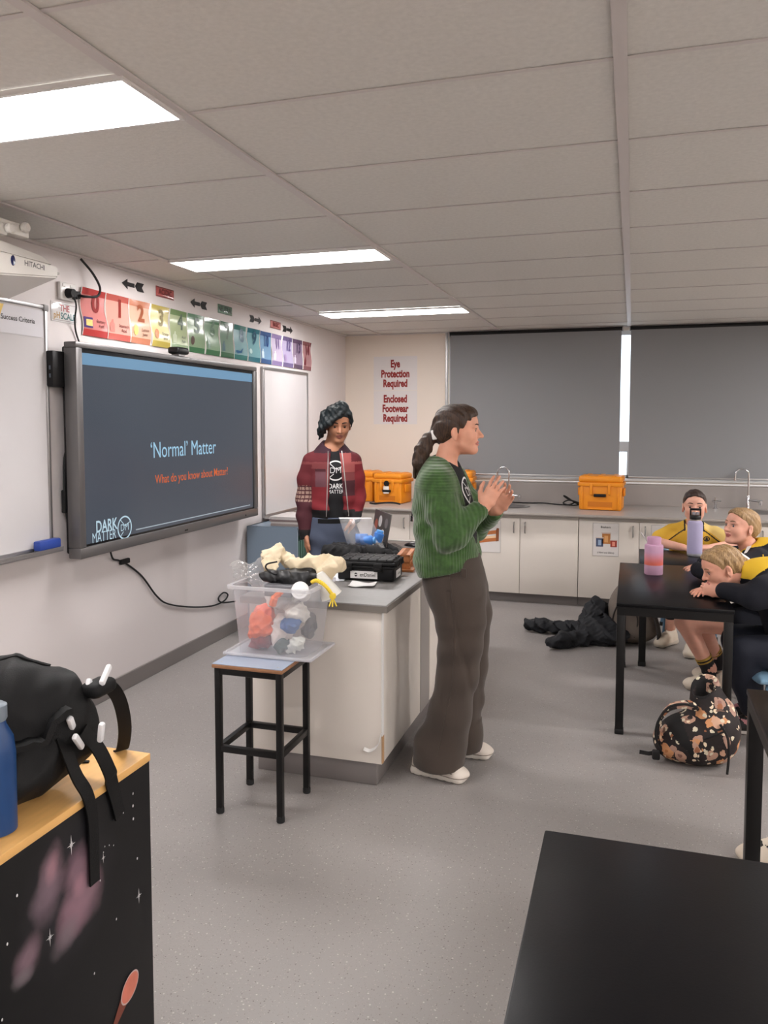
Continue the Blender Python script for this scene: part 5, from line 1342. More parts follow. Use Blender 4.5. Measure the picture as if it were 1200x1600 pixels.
for x in (-.012, .012): MB().lathe([(0, -.011), (.011, -.008), (.012, 0), (.011, .008), (0, .011)], (c[0] + x, c[1] - .004, c[2] + .286), n=12).build('spout_button', mat('lid_grey', (150, 150, 158), rough=.3), t)

# ================================================================== CHAIRS
M_CH = mat('chair_blue', (118, 152, 176), rough=.45); M_CHL = mat('chair_leg_blue', (86, 116, 140), rough=.4)
def chair(x, y, rz, label, sh=.325):
    """moulded plastic chair facing local +x"""
    t = thing('plastic_chair', (x, y, 0), label, 'chair', 'blue plastic chairs', rotz=rz)
    S = SDF((-.26, -.24, sh - .05), (.26, .24, sh + .04), .008)
    S.box((0, 0, sh), (.20, .195, .012), .010, .01).ell((.19, 0, sh - .012), (.04, .17, .016), .02).ell((0, 0, sh + .035), (.16, .15, .03), .02, sub=True)
    sdf_obj('seat', S, M_CH, None).name = 'seat_tmp'
    o = bpy.data.objects['seat_tmp']; o.name = 'seat'
    # carry the seat mesh into the chair's own frame
    o.data.transform(Matrix.Translation(o.location)); o.location = (0, 0, 0); o.parent = t
    b = MB(); n = 12; vs = []; fs = []
    for side in (0, 1):
        for j in range(n + 1):
            for i in range(n + 1):
                u = i / n * 2 - 1; v = j / n
                wv = .185 * (1 - .18 * v * v) * (1 if v < .9 else 1 - (v - .9) * 1.2)
                vs.append((-.20 - .09 * v + .045 * u * u - .012 * side, u * wv, sh + .10 + .27 * v))
    m = (n + 1) ** 2
    for j in range(n):
        for i in range(n):
            a_ = j * (n + 1) + i; fs.append((a_, a_ + 1, a_ + n + 2, a_ + n + 1)); fs.append((m + a_, m + a_ + n + 1, m + a_ + n + 2, m + a_ + 1))
    for i in range(n):
        for row in (0, n):
            a_ = row * (n + 1) + i; fs.append((a_, a_ + 1, m + a_ + 1, m + a_))
            a_ = i * (n + 1) + row; fs.append((a_, a_ + n + 1, m + a_ + n + 1, m + a_))
    b.raw(vs, fs); b.build('backrest', M_CH, t, True, world=False)
    for sy in (-1, 1):
        MB().tube(bez([(-.19, sy * .15, sh - .01), (-.215, sy * .15, sh + .08), (-.235, sy * .14, sh + .16)], 5), .011, n=8).build('back_support', M_CHL, t, world=False)
        for sx in (-1, 1):
            l = MB().tube([(sx * .15, sy * .15, sh - .008), (sx * .185, sy * .175, .012)], [.015, .013], n=10).build('leg', M_CHL, t, world=False)
            MB().tube([(sx * .184, sy * .1745, .03), (sx * .186, sy * .176, 0)], .017, n=10).build('foot_cap', M_BLACKR, l, world=False)
    return t
chair(.805, 4.335, pi, 'blue plastic chair under the girl resting her head on her arms')
chair(.83, 5.02, pi, 'blue plastic chair under the girl in navy behind the resting girl')
chair(.42, 6.30, -pi / 2, 'blue plastic chair under the girl in the yellow shirt')

# ================================================================== BAGS AND CLOTHES ON THE FLOOR
M_FL = mat('floral_cloth', (40, 30, 28), rough=.75, bump=.2, bscale=350)
n_, l_, p_ = nodes_of(M_FL); tc = n_.new('ShaderNodeTexCoord')
def cells(scale, thr, dist, cols, last, seed, warp=.02):
    nz = n_.new('ShaderNodeTexNoise'); nz.inputs['Scale'].default_value = 26; l_.new(tc.outputs['Object'], nz.inputs['Vector'])
    sb = n_.new('ShaderNodeVectorMath'); sb.operation = 'SUBTRACT'; sb.inputs[1].default_value = (.5 - seed, .5 - seed * .7, .5); l_.new(nz.outputs['Color'], sb.inputs[0])
    sc = n_.new('ShaderNodeVectorMath'); sc.operation = 'SCALE'; sc.inputs['Scale'].default_value = warp; l_.new(sb.outputs[0], sc.inputs[0])
    ad = n_.new('ShaderNodeVectorMath'); ad.operation = 'ADD'; l_.new(tc.outputs['Object'], ad.inputs[0]); l_.new(sc.outputs[0], ad.inputs[1])
    v = n_.new('ShaderNodeTexVoronoi'); v.inputs['Scale'].default_value = scale; l_.new(ad.outputs[0], v.inputs['Vector'])
    se = n_.new('ShaderNodeSeparateColor'); l_.new(v.outputs['Color'], se.inputs[0])
    g1 = n_.new('ShaderNodeMath'); g1.operation = 'GREATER_THAN'; g1.inputs[1].default_value = thr; l_.new(se.outputs[0], g1.inputs[0])
    g2 = n_.new('ShaderNodeMath'); g2.operation = 'LESS_THAN'; g2.inputs[1].default_value = dist; l_.new(v.outputs['Distance'], g2.inputs[0])
    mu = n_.new('ShaderNodeMath'); mu.operation = 'MULTIPLY'; l_.new(g1.outputs[0], mu.inputs[0]); l_.new(g2.outputs[0], mu.inputs[1])
    cr = n_.new('ShaderNodeValToRGB'); cr.color_ramp.interpolation = 'CONSTANT'; els = cr.color_ramp.elements
    els[0].position = 0; els[0].color = lin(cols[0]); els[1].position = 1.0 / len(cols); els[1].color = lin(cols[1])
    for k in range(2, len(cols)):
        q = els.new(k / len(cols)); q.color = lin(cols[k])
    l_.new(se.outputs[1], cr.inputs[0])
    mx = n_.new('ShaderNodeMix'); mx.data_type = 'RGBA'; l_.new(mu.outputs[0], mx.inputs[0])
    if last is None: mx.inputs[6].default_value = lin((30, 22, 22))
    else: l_.new(last, mx.inputs[6])
    l_.new(cr.outputs[0], mx.inputs[7])
    return mx.outputs[2]
o1 = cells(16, .18, .46, [(206, 164, 138), (180, 142, 122), (200, 142, 98), (164, 130, 114)], None, .0, .035)
o1 = cells(16, .18, .17, [(150, 104, 92), (128, 92, 80), (172, 110, 66), (140, 100, 92)], o1, .0, .035)
o2 = cells(42, .62, .42, [(226, 206, 178), (206, 196, 172)], o1, .4, .03)
o3 = cells(30, .72, .40, [(150, 96, 66), (110, 84, 70), (36, 26, 26)], o2, .9, .04)
l_.new(o3, p_.inputs['Base Color'])
M_FLB = mat('bag_black_lining', (22, 20, 21), rough=.85)
fb = thing('floral_backpack', (.31, 3.95, 0), 'black backpack with orange and cream flowers slumped on the floor', 'backpack')
S = SDF((.05, 3.66, -.01), (.60, 4.18, .44), .0065)
S.ell((.31, 3.90, .115), (.165, .135, .115), .05)
S.ell((.24, 3.90, .075), (.12, .12, .075), .05)
S.ell((.40, 3.92, .15), (.095, .12, .14), .05)
S.econe((.375, 3.94, .17), (.345, 3.95, .36), (.105, .10), (.060, .055), (1, 0, 0), .05)
S.half((.335, 3.93, .345), (-.30, -.50, .81), .004)
S.econe((.338, 3.932, .30), (.325, 3.91, .42), (.040, .036), (.060, .050), (1, 0, 0), .006, sub=True)
S.disp(wob(.006, 34, 41)).disp(wob(.003, 70, 42)).half((0, 0, .002), (0, 0, -1), .008)
def pick_f(C):
    inn = (((C[:, 0] - .335) * -.30 + (C[:, 1] - 3.93) * -.50 + (C[:, 2] - .345) * .81) > -.012)
    tt = np.clip((C[:, 2] - .30) / .12, 0, 1); rad = np.hypot(C[:, 0] - (.338 - .013 * tt), C[:, 1] - (3.932 - .022 * tt))
    inn = (inn & (C[:, 2] > .30) & (rad < .052)) | ((rad < .037 + .016 * tt) & (C[:, 2] > .262))
    back = (C[:, 0] < .285) & (C[:, 2] > .075 + (.285 - C[:, 0]) * .1) & (C[:, 2] < .30) & (C[:, 1] < 4.1) & (C[:, 0] + .45 * C[:, 2] < .335) & (C[:, 2] > .34 - C[:, 0] * .95)
    return np.where(inn | back, 1, 0)
sdf_obj('body', S, [M_FL, M_FLB], fb, pick_f)
MB().ribbon(bez([(.305, 3.86, .27), (.25, 3.83, .285), (.185, 3.82, .265), (.145, 3.82, .20), (.14, 3.825, .13), (.165, 3.84, .075)], 7), .045, .014, (.2, .9, .2)).build('shoulder_strap', M_FL, fb)
MB().tube(bez([(.305, 3.832, .277), (.25, 3.805, .295), (.18, 3.795, .275), (.136, 3.795, .20), (.131, 3.80, .125), (.16, 3.815, .068)], 7), .006, n=6).build('strap_piping', M_FLB, fb)
MB().ribbon([(.06, 3.80, .052), (.10, 3.81, .045), (.16, 3.84, .05)], .018, .004, (0, .4, 1)).build('webbing_tail', M_FLB, fb)
MB().box((.115, 3.80, .02), (.15, 3.84, .06), bev=.008).build('buckle', M_FLB, fb)
MB().tube(bez([(.40, 3.80, .22), (.43, 3.775, .17), (.435, 3.765, .09), (.43, 3.76, .012)], 6), .006, n=6).build('drawcord', M_FLB, fb)
MB().tube(bez([(.30, 3.79, .13), (.36, 3.77, .17), (.42, 3.80, .19)], 6), .004, n=6).build('zip_seam', M_FLB, fb)

gb = thing('grey_backpack', (.02, 5.98, 0), 'grey-brown backpack standing on the floor behind the table leg', 'backpack')
M_GB = mat('backpack_taupe', (112, 102, 94), rough=.8, bump=.3, bscale=300, var=.12, vscale=9)
S = SDF((-.24, 5.74, -.01), (.28, 6.22, .50), .008)
S.ell((.0, 5.96, .20), (.145, .14, .235), .04).ell((.05, 5.95, .12), (.16, .15, .125), .05).ell((-.03, 5.88, .22), (.08, .09, .16), .04)
S.disp(wob(.006, 28, 51)).half((0, 0, .002), (0, 0, -1), .008)
sdf_obj('body', S, M_GB, gb)
MB().tube(bez([(-.02, 5.92, .42), (-.03, 5.90, .47), (.0, 5.895, .495), (.035, 5.90, .47), (.03, 5.92, .42)], 6), .007, n=8).build('top_loop', mat('loop_taupe', (150, 140, 128), rough=.7), gb)
M_GBD = mat('backpack_dark', (58, 54, 52), rough=.8)
MB().tube(bez([(-.11, 5.86, .10), (-.10, 5.82, .22), (-.05, 5.80, .34), (-.01, 5.83, .41)], 6), .006, n=6).build('zip_seam', M_GBD, gb)
MB().tube(bez([(.04, 5.82, .06), (.06, 5.80, .18), (.03, 5.81, .30)], 6), .005, n=6).build('zip_seam', M_GBD, gb)
MB().ribbon(bez([(.08, 5.86, .36), (.17, 5.84, .22), (.205, 5.84, .08), (.19, 5.85, .02)], 6), .05, .012, (.4, .9, 0)).build('shoulder_strap', M_GBD, gb)

M_JK = mat('floor_jacket', (17, 19, 25), rough=.7, bump=.25, bscale=300)
S = SDF((-.85, 5.30, -.01), (.08, 6.15, .36), .0065)
S.chain([(-.73, 6.02, .045), (-.60, 6.0, .055), (-.46, 5.98, .055), (-.33, 5.95, .06)], [.045, .06, .055, .06], .03)
S.chain([(-.515, 5.56, .045), (-.43, 5.62, .055), (-.32, 5.72, .055), (-.20, 5.82, .06)], [.045, .058, .06, .07], .03)
S.ell((-.20, 5.88, .09), (.17, .15, .10), .05).ell((-.12, 5.82, .07), (.14, .13, .08), .05).ell((-.24, 5.95, .17), (.10, .10, .10), .05)
S.chain([(-.28, 5.97, .20), (-.235, 5.96, .275), (-.18, 5.95, .24)], [.045, .03, .05], .03)
S.chain([(-.38, 5.9, .10), (-.28, 5.85, .15), (-.16, 5.80, .12)], [.03, .04, .04], .015)
S.disp(wob(.012, 26, 61)).disp(crease(.034, 34, 62)).disp(crease(.012, 74, 63)).half((0, 0, .002), (0, 0, -1), .006)
tag(sdf_obj('dropped_jacket', S, M_JK), 'black jacket dropped on the floor with its sleeves stretched out', 'jacket')

# white and black sneaker peeping past the foreground table
def sneaker(name, c, rz, parent, mats, L=.25, W=.085, H=.10, h=.0045, tilt=0.0, style='plain'):
    """low chunky trainer, toe towards local +x, heel at -x; built in its own frame"""
    S = SDF((-L * .62, -W, -.012), (L * .62, W, H * 1.35), h)
    S.box((-L * .02, 0, .018), (L * .47, W * .44, .018), .016, .01)
    S.ell((L * .30, 0, .034), (L * .22, W * .5, .026), .02)
    S.econe((-L * .34, 0, .045), (L * .05, 0, .055), (W * .40, .042), (W * .42, .036), (0, 1, 0), .025)
    S.econe((L * .02, 0, .055), (L * .30, 0, .040), (W * .40, .034), (W * .40, .026), (0, 1, 0), .025)
    S.econe((-L * .30, 0, .055), (-L * .24, 0, H), (W * .36, .05), (W * .36, .052), (0, 1, 0), .02)
    S.ell((-L * .24, 0, H * 1.22), (.040, W * .29, .038), .008, sub=True)
    for k in range(4): S.cone((L * (.02 + .06 * k), -W * .2, .094 - .006 * k), (L * (.02 + .06 * k), W * .2, .094 - .006 * k), .004, .004, .004)
    for k in range(7): S.cone((-L * .42 + k * L * .14, -W, .0), (-L * .42 + k * L * .14, W, .0), .006, .006, .004, sub=True)
    S.half((0, 0, .001), (0, 0, -1), .003)
    V, F = S.mesh()
    C = V[F].mean(1)
    idx = np.where(C[:, 2] < .026 + .010 * (C[:, 0] < -L * .2), 1, 0)
    if style == 'runner':
        u = C[:, 0] / L; top = .030 + .010 * (u < -.2)
        st = (np.abs(C[:, 2] - top) < .0024) | ((np.abs(C[:, 2] - .058 + .05 * (u - .05)) < .002) & (u > -.25) & (u < .3)) | ((u > .02) & (u < .26) & (np.abs(C[:, 1]) < W * .24) & (((u * 17) % 1) < .42) & (C[:, 2] > .06))
        idx = np.where(st, 2, idx)
    elif len(mats) > 2:
        st = (np.abs(C[:, 0] + L * .02 - (C[:, 2] - .05) * 1.0) < .018) & (C[:, 2] > .026) & (C[:, 2] < .08)
        st |= (C[:, 0] > L * .18) & (C[:, 0] < L * .36) & (np.abs(C[:, 1]) < W * .25) & (C[:, 2] > .05)
        idx = np.where(st, 2, idx)
    M = Matrix.Translation(c) @ Matrix.Rotation(rz, 4, 'Z') @ Matrix.Rotation(-tilt, 4, 'Y')
    R = np.array(M)[:3, :3]; V = V @ R.T + np.array(c)
    return link_mesh(name, V, F, mats, parent, idx, True)
M_SHW = mat('shoe_white', (222, 208, 190), rough=.6, bump=.1, bscale=200); M_SHS = mat('shoe_sole', (206, 196, 182), rough=.6); M_SHB = mat('shoe_black', (26, 24, 24), rough=.6)
tag(sneaker('sneaker', (.515, 3.045, 0), pi + .10, None, [M_SHW, M_SHS, M_SHB], L=.26), 'white and black sneaker beyond the foreground table at the right edge', 'shoe')
# ================================================================== PEOPLE
def skin_mat(name, col):
    m = mat(name, col, rough=.5, var=.05, vscale=30)
    p = m.node_tree.nodes['Principled BSDF']
    p.inputs['Subsurface Weight'].default_value = .08; p.inputs['Subsurface Radius'].default_value = (.012, .005, .003); p.inputs['Subsurface Scale'].default_value = .5
    return m

def frame(yaw, pitch=0.0, roll=0.0):
    """columns: forward, left, up"""
    M = Matrix.Rotation(yaw, 3, 'Z') @ Matrix.Rotation(-pitch, 3, 'Y') @ Matrix.Rotation(roll, 3, 'X')
    return np.array(M)

class Head:
    def __init__(s, c, R, sc=1.0, jaw=1.0, nose=1.0, fem=True):
        s.c = np.array(c, float); s.R = R; s.s = sc; s.jaw = jaw; s.nose = nose; s.fem = fem
    def w(s, p): return s.c + s.R @ (np.array(p, float) * s.s)
    def loc(s, C): return ((C - s.c) @ s.R) / s.s
    def _e(s, S, c, r, k=.02, sub=False, rot=None):
        R = s.R if rot is None else s.R @ np.array(rot)
        S.ell(s.w(c), np.array(r) * s.s, k * s.s, R, sub)
    def _c(s, S, a, b, ra, rb, k=.012, sub=False): S.cone(s.w(a), s.w(b), ra * s.s, rb * s.s, k * s.s, sub)
    def build(s, S, mouth=0.0):
        e, c = s._e, s._c; j = s.jaw
        e(S, (-.014, 0, .036), (.094, .0745, .084), .02)
        e(S, (.032, 0, -.028), (.060, .058 * j, .082), .035)
        e(S, (.040, 0, .045), (.052, .060, .05), .03)
        for q in (-1, 1):
            c(S, (.012, q * .048 * j, -.055), (.068, q * .015, -.090), .016, .013, .022)
            e(S, (.056, q * .036, -.022), (.028, .025, .028), .025)
            e(S, (.0775, q * .030, .0235), (.012, .024, .008), .014)
        e(S, (.071, 0, -.088), (.021, .022, .018), .022)
        # nose
        c(S, (.086, 0, .014), (.1125 * s.nose, 0, -.0245), .0075, .0105, .012)
        for q in (-1, 1): e(S, (.0965, q * .0105, -.0285), (.0095, .0075, .0075), .006)
        # lips
        e(S, (.0885, 0, -.052), (.0125, .021, .0064), .007)
        e(S, (.0865, 0, -.0635), (.0125, .018, .0070), .007)
        e(S, (.100, 0, -.0578), (.010, .023, .0016 + mouth), .003, True)
        for q in (-1, 1):
            e(S, (.096, q * .0315, .0035), (.0135, .0175, .0105), .010, True)
            e(S, (.0735, q * .0315, .0035), (.0135, .0165, .0130), .004)
            c(S, (.0842, q * .020, .0105), (.0800, q * .0445, .0085), .0032, .0030, .004)
        # ears
            rot = np.array(Matrix.Rotation(q * radians(22), 3, 'Z'))
            e(S, (-.010, q * .0775, -.006), (.019, .0085, .031), .008, rot=rot)
            e(S, (-.002, q * .0865, -.002), (.0105, .0085, .020), .004, True, rot=rot)
            e(S, (-.006, q * .0785, -.034), (.009, .0065, .010), .008)
    def pick(s, C):
        """0 skin, 1 lips, 2 brows, 3 lash line"""
        L = s.loc(C); x, y, z = L[:, 0], L[:, 1], L[:, 2]
        idx = np.zeros(len(C), int)
        lips = (x > .066) & (x < .104) & ((y / .0235) ** 2 + ((z + .0575) / .0115) ** 2 < 1)
        ay = np.abs(y)
        brow = (x > 9) & (x > .045) & (ay > .012) & (ay < .052) & (np.abs(z - (.0275 + .006 * np.sin((ay - .012) / .04 * 2.2) - .10 * np.maximum(ay - .04, 0))) < .0034)
        lash = (x > 9) & (x > .06) & (ay > .016) & (ay < .048) & (np.abs(z - (.0108 - .0028 * ((ay - .0315) / .016) ** 2)) < .0022) & (x < .10)
        idx[lips] = 1
        return idx
    def brows(s, body, parent, m, thick=.0030):
        """eyebrows and upper lash lines as small strips lying on the face"""
        bv = bvh_of(body); f = s.R @ np.array((1.0, 0, 0))
        def line(pts, r, name, mm):
            out = []
            for y, z in pts:
                o = s.w((.16, y, z)); h = bv.ray_cast(Vector(o), Vector(-f), .3)
                if h[0] is not None: out.append(h[0] + Vector(f) * .0004)
            if len(out) > 3:
                n = len(out); MB().tube(out, [r * s.s * (.45 + .75 * sin(pi * min(1, .15 + .85 * k / (n - 1)))) for k in range(n)], n=6).build(name, mm, parent)
        for q in (-1, 1):
            line([(q * (.013 + .036 * k / 9), .0265 + .0065 * sin(pi * (.15 + .62 * k / 9)) - .004 * max(0, k / 9 - .7)) for k in range(10)], thick, 'eyebrow', m)
            line([(q * (.0185 + .028 * k / 9), .0095 + .0040 * sin(pi * k / 9)) for k in range(10)], .0014, 'eyelash', M_LASH)
    def eyes(s, parent, iris, lid=.0):
        for q in (-1, 1):
            b = MB(); n = 16; r = .0134 * s.s
            c = s.w((.0748, q * .0315, .0035)); f = s.R @ np.array((1, 0, 0))
            M = Matrix.Translation(Vector(c)) @ Matrix(s.R.tolist()).to_4x4() @ Matrix.Rotation(pi / 2, 4, 'Y')
            prof = [(r * sin(t), r * cos(t)) for t in [pi * k / 14 for k in range(15)]]
            vs = []; fs = []; ix = []
            for i, (rr_, zz) in enumerate(prof):
                for k in range(n): vs.append(M @ Vector((rr_ * cos(2 * pi * k / n), rr_ * sin(2 * pi * k / n), zz)))
            for i in range(14):
                for k in range(n):
                    fs.append((i * n + k, i * n + (k + 1) % n, (i + 1) * n + (k + 1) % n, (i + 1) * n + k)); ix.append(1 if i < 3 else 0)
            link_mesh('eye', vs, fs, [M_EYEW, iris], parent, ix, True)

M_EYEW = mat('eye_white', (214, 206, 200), rough=.2)
M_IRIS = mat('iris_dark', (40, 28, 22), rough=.15); M_IRISB = mat('iris_blue', (70, 84, 96), rough=.15)
M_LASH = mat('lash', (52, 38, 34), rough=.7)

def hand(S, w, d, n, t, curl=(.3, .35, .4, .45), size=1.0, spread=.05, thumb=.5, k=.004):
    """palm and five fingers from wrist w along d; n: way the palm faces; t: thumb side"""
    w, d, n, t = (np.array(v, float) for v in (w, d, n, t))
    d /= np.linalg.norm(d); n = n - d * (n @ d); n /= np.linalg.norm(n); t = t - d * (t @ d) - n * (t @ n); t /= np.linalg.norm(t)
    z = size
    S.econe(w, w + d * .030 * z, (.026 * z, .019 * z), (.034 * z, .016 * z), t, .012)
    S.econe(w + d * .028 * z, w + d * .078 * z, (.036 * z, .015 * z), (.038 * z, .0125 * z), t, .01)
    for i, (off, ln, r) in enumerate(((.0275, .070, .0088), (.0092, .077, .009), (-.0092, .071, .0086), (-.0265, .056, .0076))):
        base = w + d * (.080 - .004 * abs(i - 1)) * z + t * off * z
        c = curl[i]; dirn = d + t * spread * (1.5 - i); dirn /= np.linalg.norm(dirn)
        p = base; ang = c * .6
        for sgm, fr in enumerate((.46, .30, .24)):
            dd = dirn * cos(ang) + n * sin(ang)
            q = p + dd * ln * fr * z
            S.cone(p, q, r * z * (1 - .09 * sgm), r * z * (1 - .09 * (sgm + 1)), k)
            p = q; ang += c
    p = w + d * .022 * z + t * .026 * z + n * .004 * z
    dd = t * .75 + d * .62 + n * .25 * thumb; dd /= np.linalg.norm(dd)
    q = p + dd * .036 * z; S.cone(p - d * .008 * z, q, .0145 * z, .0108 * z, .01)
    d2 = t * .35 + d * .9 + n * .4 * thumb; d2 /= np.linalg.norm(d2)
    q2 = q + d2 * .030 * z; S.cone(q, q2, .0106 * z, .0096 * z, k)
    d3 = t * .1 + d * .95 + n * .5 * thumb; d3 /= np.linalg.norm(d3)
    S.cone(q2, q2 + d3 * .022 * z, .0096 * z, .0078 * z, k)

def hair_mat(name, c1, c2, stretch=(30, 30, 3), rough=.45):
    return mat(name, c1, rough=rough, var=.5, vscale=6, col2=c2, stretch=stretch, bump=.5, bscale=9, bdist=.006)

def person(loc, label): return thing('person', loc, label, 'person')
def skins(key, col, lip, brow):
    return [skin_mat('skin_' + key, col), skin_mat('lips_' + key, lip), mat('brow_' + key, brow, rough=.8), M_LASH]

# ------------------------------------------------------------------ woman in the green cardigan
W = person((-.76, 3.5, 0), 'woman in green cardigan and brown trousers standing at the bench, hands raised')
hd = Head((-.738, 3.505, 1.527), frame(radians(7), radians(1)), .93)
S = SDF((-1.0, 3.2, .0), (-.42, 3.80, 1.68), .0042)
hd.build(S, .0008)
S.cone(hd.w((-.030, 0, -.04)), (-.803, 3.5, 1.36), .047, .050, .022)
S.loft([((-.80, 3.5, 1.345), (.09, .05)), ((-.80, 3.5, 1.30), (.15, .075)), ((-.79, 3.5, 1.08), (.125, .09)), ((-.765, 3.5, .90), (.145, .095)), ((-.75, 3.5, .82), (.15, .10))], (0, 1, 0), .04)
S.chain([(-.785, 3.36, 1.30), (-.735, 3.325, 1.075), (-.602, 3.40, 1.205)], [.048, .040, .0265], .02)
S.chain([(-.785, 3.64, 1.30), (-.70, 3.70, 1.075), (-.575, 3.595, 1.175)], [.048, .040, .0265], .02)
S.chain([(-.745, 3.425, .82), (-.712, 3.41, .46), (-.80, 3.405, .10)], [.085, .055, .04], .02)
S.chain([(-.745, 3.575, .82), (-.695, 3.59, .46), (-.72, 3.61, .10)], [.085, .055, .04], .02)
hand(S, (-.600, 3.402, 1.207), (.080, .015, .150), (.2, 1, -.1), (-.9, .1, .5), (.22, .20, .22, .28), .94, .10)
hand(S, (-.572, 3.594, 1.178), (.088, -.05, .120), (-.2, -1, .1), (-.8, -.1, .6), (.25, .25, .3, .35), .94, .10)
bo = sdf_obj('body', S, skins('woman', (220, 160, 134), (186, 110, 98), (72, 52, 42)), W, hd.pick); hd.brows(bo, W, mat('brow_brown', (72, 52, 42), rough=.8))
hd.eyes(W, M_IRIS)
M_TEE = mat('black_tee', (20, 20, 23), rough=.85, bump=.15, bscale=300)
S = SDF((-.98, 3.30, .84), (-.58, 3.70, 1.42), .006)
S.loft([((-.797, 3.5, 1.375), (.078, .064)), ((-.80, 3.5, 1.335), (.14, .078)), ((-.80, 3.5, 1.29), (.165, .095)), ((-.79, 3.5, 1.20), (.16, .116)), ((-.775, 3.5, 1.05), (.15, .118)), ((-.755, 3.5, .92), (.15, .118)), ((-.75, 3.5, .885), (.15, .115))], (0, 1, 0), .02)
S.cone(hd.w((-.020, 0, -.07)), (-.795, 3.5, 1.385), .052, .060, .012, True)
S.disp(wob(.004, 22, 71))
tee = sdf_obj('t_shirt', S, M_TEE, W)
bt_ = bvh_of(tee)
b = MB(); dm_logo(.066, lambda g: drape(g, (-.4, 3.49, 1.262), (0, 1, 0), (0, 0, 1), (-1, 0, 0), bt_, .0025, b)); b.build('shirt_logo', mat('print_white', (222, 222, 222), rough=.7), W, None)
# cardigan
M_CARD = mat('green_knit', (62, 104, 40), rough=.9, sheen=.35)
n_, l_, p_ = nodes_of(M_CARD); tc = n_.new('ShaderNodeTexCoord')
sx_ = n_.new('ShaderNodeSeparateXYZ'); l_.new(tc.outputs['Object'], sx_.inputs[0])
def mth(op, a_, b_=None):
    q = n_.new('ShaderNodeMath'); q.operation = op
    for k, v in enumerate((a_, b_)):
        if v is None: continue
        if isinstance(v, (int, float)): q.inputs[k].default_value = v
        else: l_.new(v, q.inputs[k])
    return q.outputs[0]
ang = mth('ARCTAN2', sx_.outputs['Y'], mth('ADD', sx_.outputs['X'], .03))
ribs = mth('SINE', mth('MULTIPLY', ang, 78.0))
rows = mth('SINE', mth('MULTIPLY', sx_.outputs['Z'], 520.0))
gt = n_.new('ShaderNodeMapRange'); gt.inputs['From Min'].default_value = 1.255; gt.inputs['From Max'].default_value = 1.275; l_.new(sx_.outputs['Z'], gt.inputs['Value'])
mxh = n_.new('ShaderNodeMix'); l_.new(gt.outputs[0], mxh.inputs[0]); l_.new(ribs, mxh.inputs[2]); l_.new(rows, mxh.inputs[3])
bm_ = n_.new('ShaderNodeBump'); bm_.inputs['Strength'].default_value = .36; bm_.inputs['Distance'].default_value = .003; l_.new(mxh.outputs[0], bm_.inputs['Height']); l_.new(bm_.outputs[0], p_.inputs['Normal'])
nz = n_.new('ShaderNodeTexNoise'); nz.inputs['Scale'].default_value = 40; l_.new(tc.outputs['Object'], nz.inputs['Vector'])
cr = n_.new('ShaderNodeValToRGB'); e_ = cr.color_ramp.elements; e_[0].color = lin((44, 72, 30)); e_[1].color = lin((62, 96, 44)); e_[0].position = .3; e_[1].position = .7
l_.new(nz.outputs['Fac'], cr.inputs[0]); l_.new(cr.outputs[0], p_.inputs['Base Color'])
S = SDF((-1.0, 3.20, .84), (-.52, 3.80, 1.42), .0055)
S.loft([((-.815, 3.5, 1.385), (.075, .055)), ((-.812, 3.5, 1.345), (.14, .085)), ((-.81, 3.5, 1.29), (.185, .112)), ((-.803, 3.5, 1.20), (.185, .130)), ((-.79, 3.5, 1.06), (.182, .137)), ((-.782, 3.5, .965), (.185, .143)), ((-.775, 3.5, .925), (.178, .130)), ((-.775, 3.5, .85), (.170, .122))], (0, 1, 0), .02)
for q, el, wr in ((-1, (-.725, 3.305, 1.082), (-.632, 3.382, 1.182)), (1, (-.69, 3.72, 1.08), (-.600, 3.61, 1.158))):
    sh = (-.795, 3.5 + q * .145, 1.305)
    S.chain([sh, tuple(np.array(sh) * .5 + np.array(el) * .5 + np.array((.004, q * .012, -.01))), el, tuple(np.array(el) * .45 + np.array(wr) * .55), wr], [.070, .069, .060, .052, .043], .03)
    wv_ = np.array(wr); dv = wv_ - np.array(el); dv /= np.linalg.norm(dv)
    S.cone(wv_ - dv * .012, wv_ + dv * .012, .046, .044, .008)
    S.cone(wv_ + dv * .028, wv_ + dv * .06, .034, .036, .004, True)
# front opening with a deep V
S.econe((-.700, 3.5, 1.45), (-.655, 3.495, 1.22), (.105, .105), (.085, .056), (0, 1, 0), .01, True)
S.econe((-.655, 3.495, 1.22), (-.605, 3.495, .94), (.085, .056), (.036, .022), (0, 1, 0), .01, True)
S.cone(hd.w((-.020, 0, -.07)), (-.797, 3.5, 1.385), .056, .068, .01, True)
def folds(X, Y, Z):
    return .006 * np.sin(38 * (Z * .8 + X * .9) + 6 * Y) * np.exp(-((Z - 1.0) / .16) ** 2) + .004 * np.sin(60 * (X - Z) + 9 * Y) * np.exp(-((Z - 1.12) / .08) ** 2)
S.disp(folds).disp(wob(.005, 20, 73)).half((-.775, 3.5, .908), (.24, 0, -1), .006)
card = sdf_obj('cardigan', S, M_CARD, W)
b = MB()
for z_ in (.985, 1.05): b.lathe([(0, -.003), (.007, -.002), (.008, 0), (.007, .002), (0, .003)], (0, 0, 0), n=10, M=Matrix.Translation((-.642 - (z_ - .985) * .06, 3.45, z_)) @ Matrix.Rotation(pi / 2, 4, 'Y'))
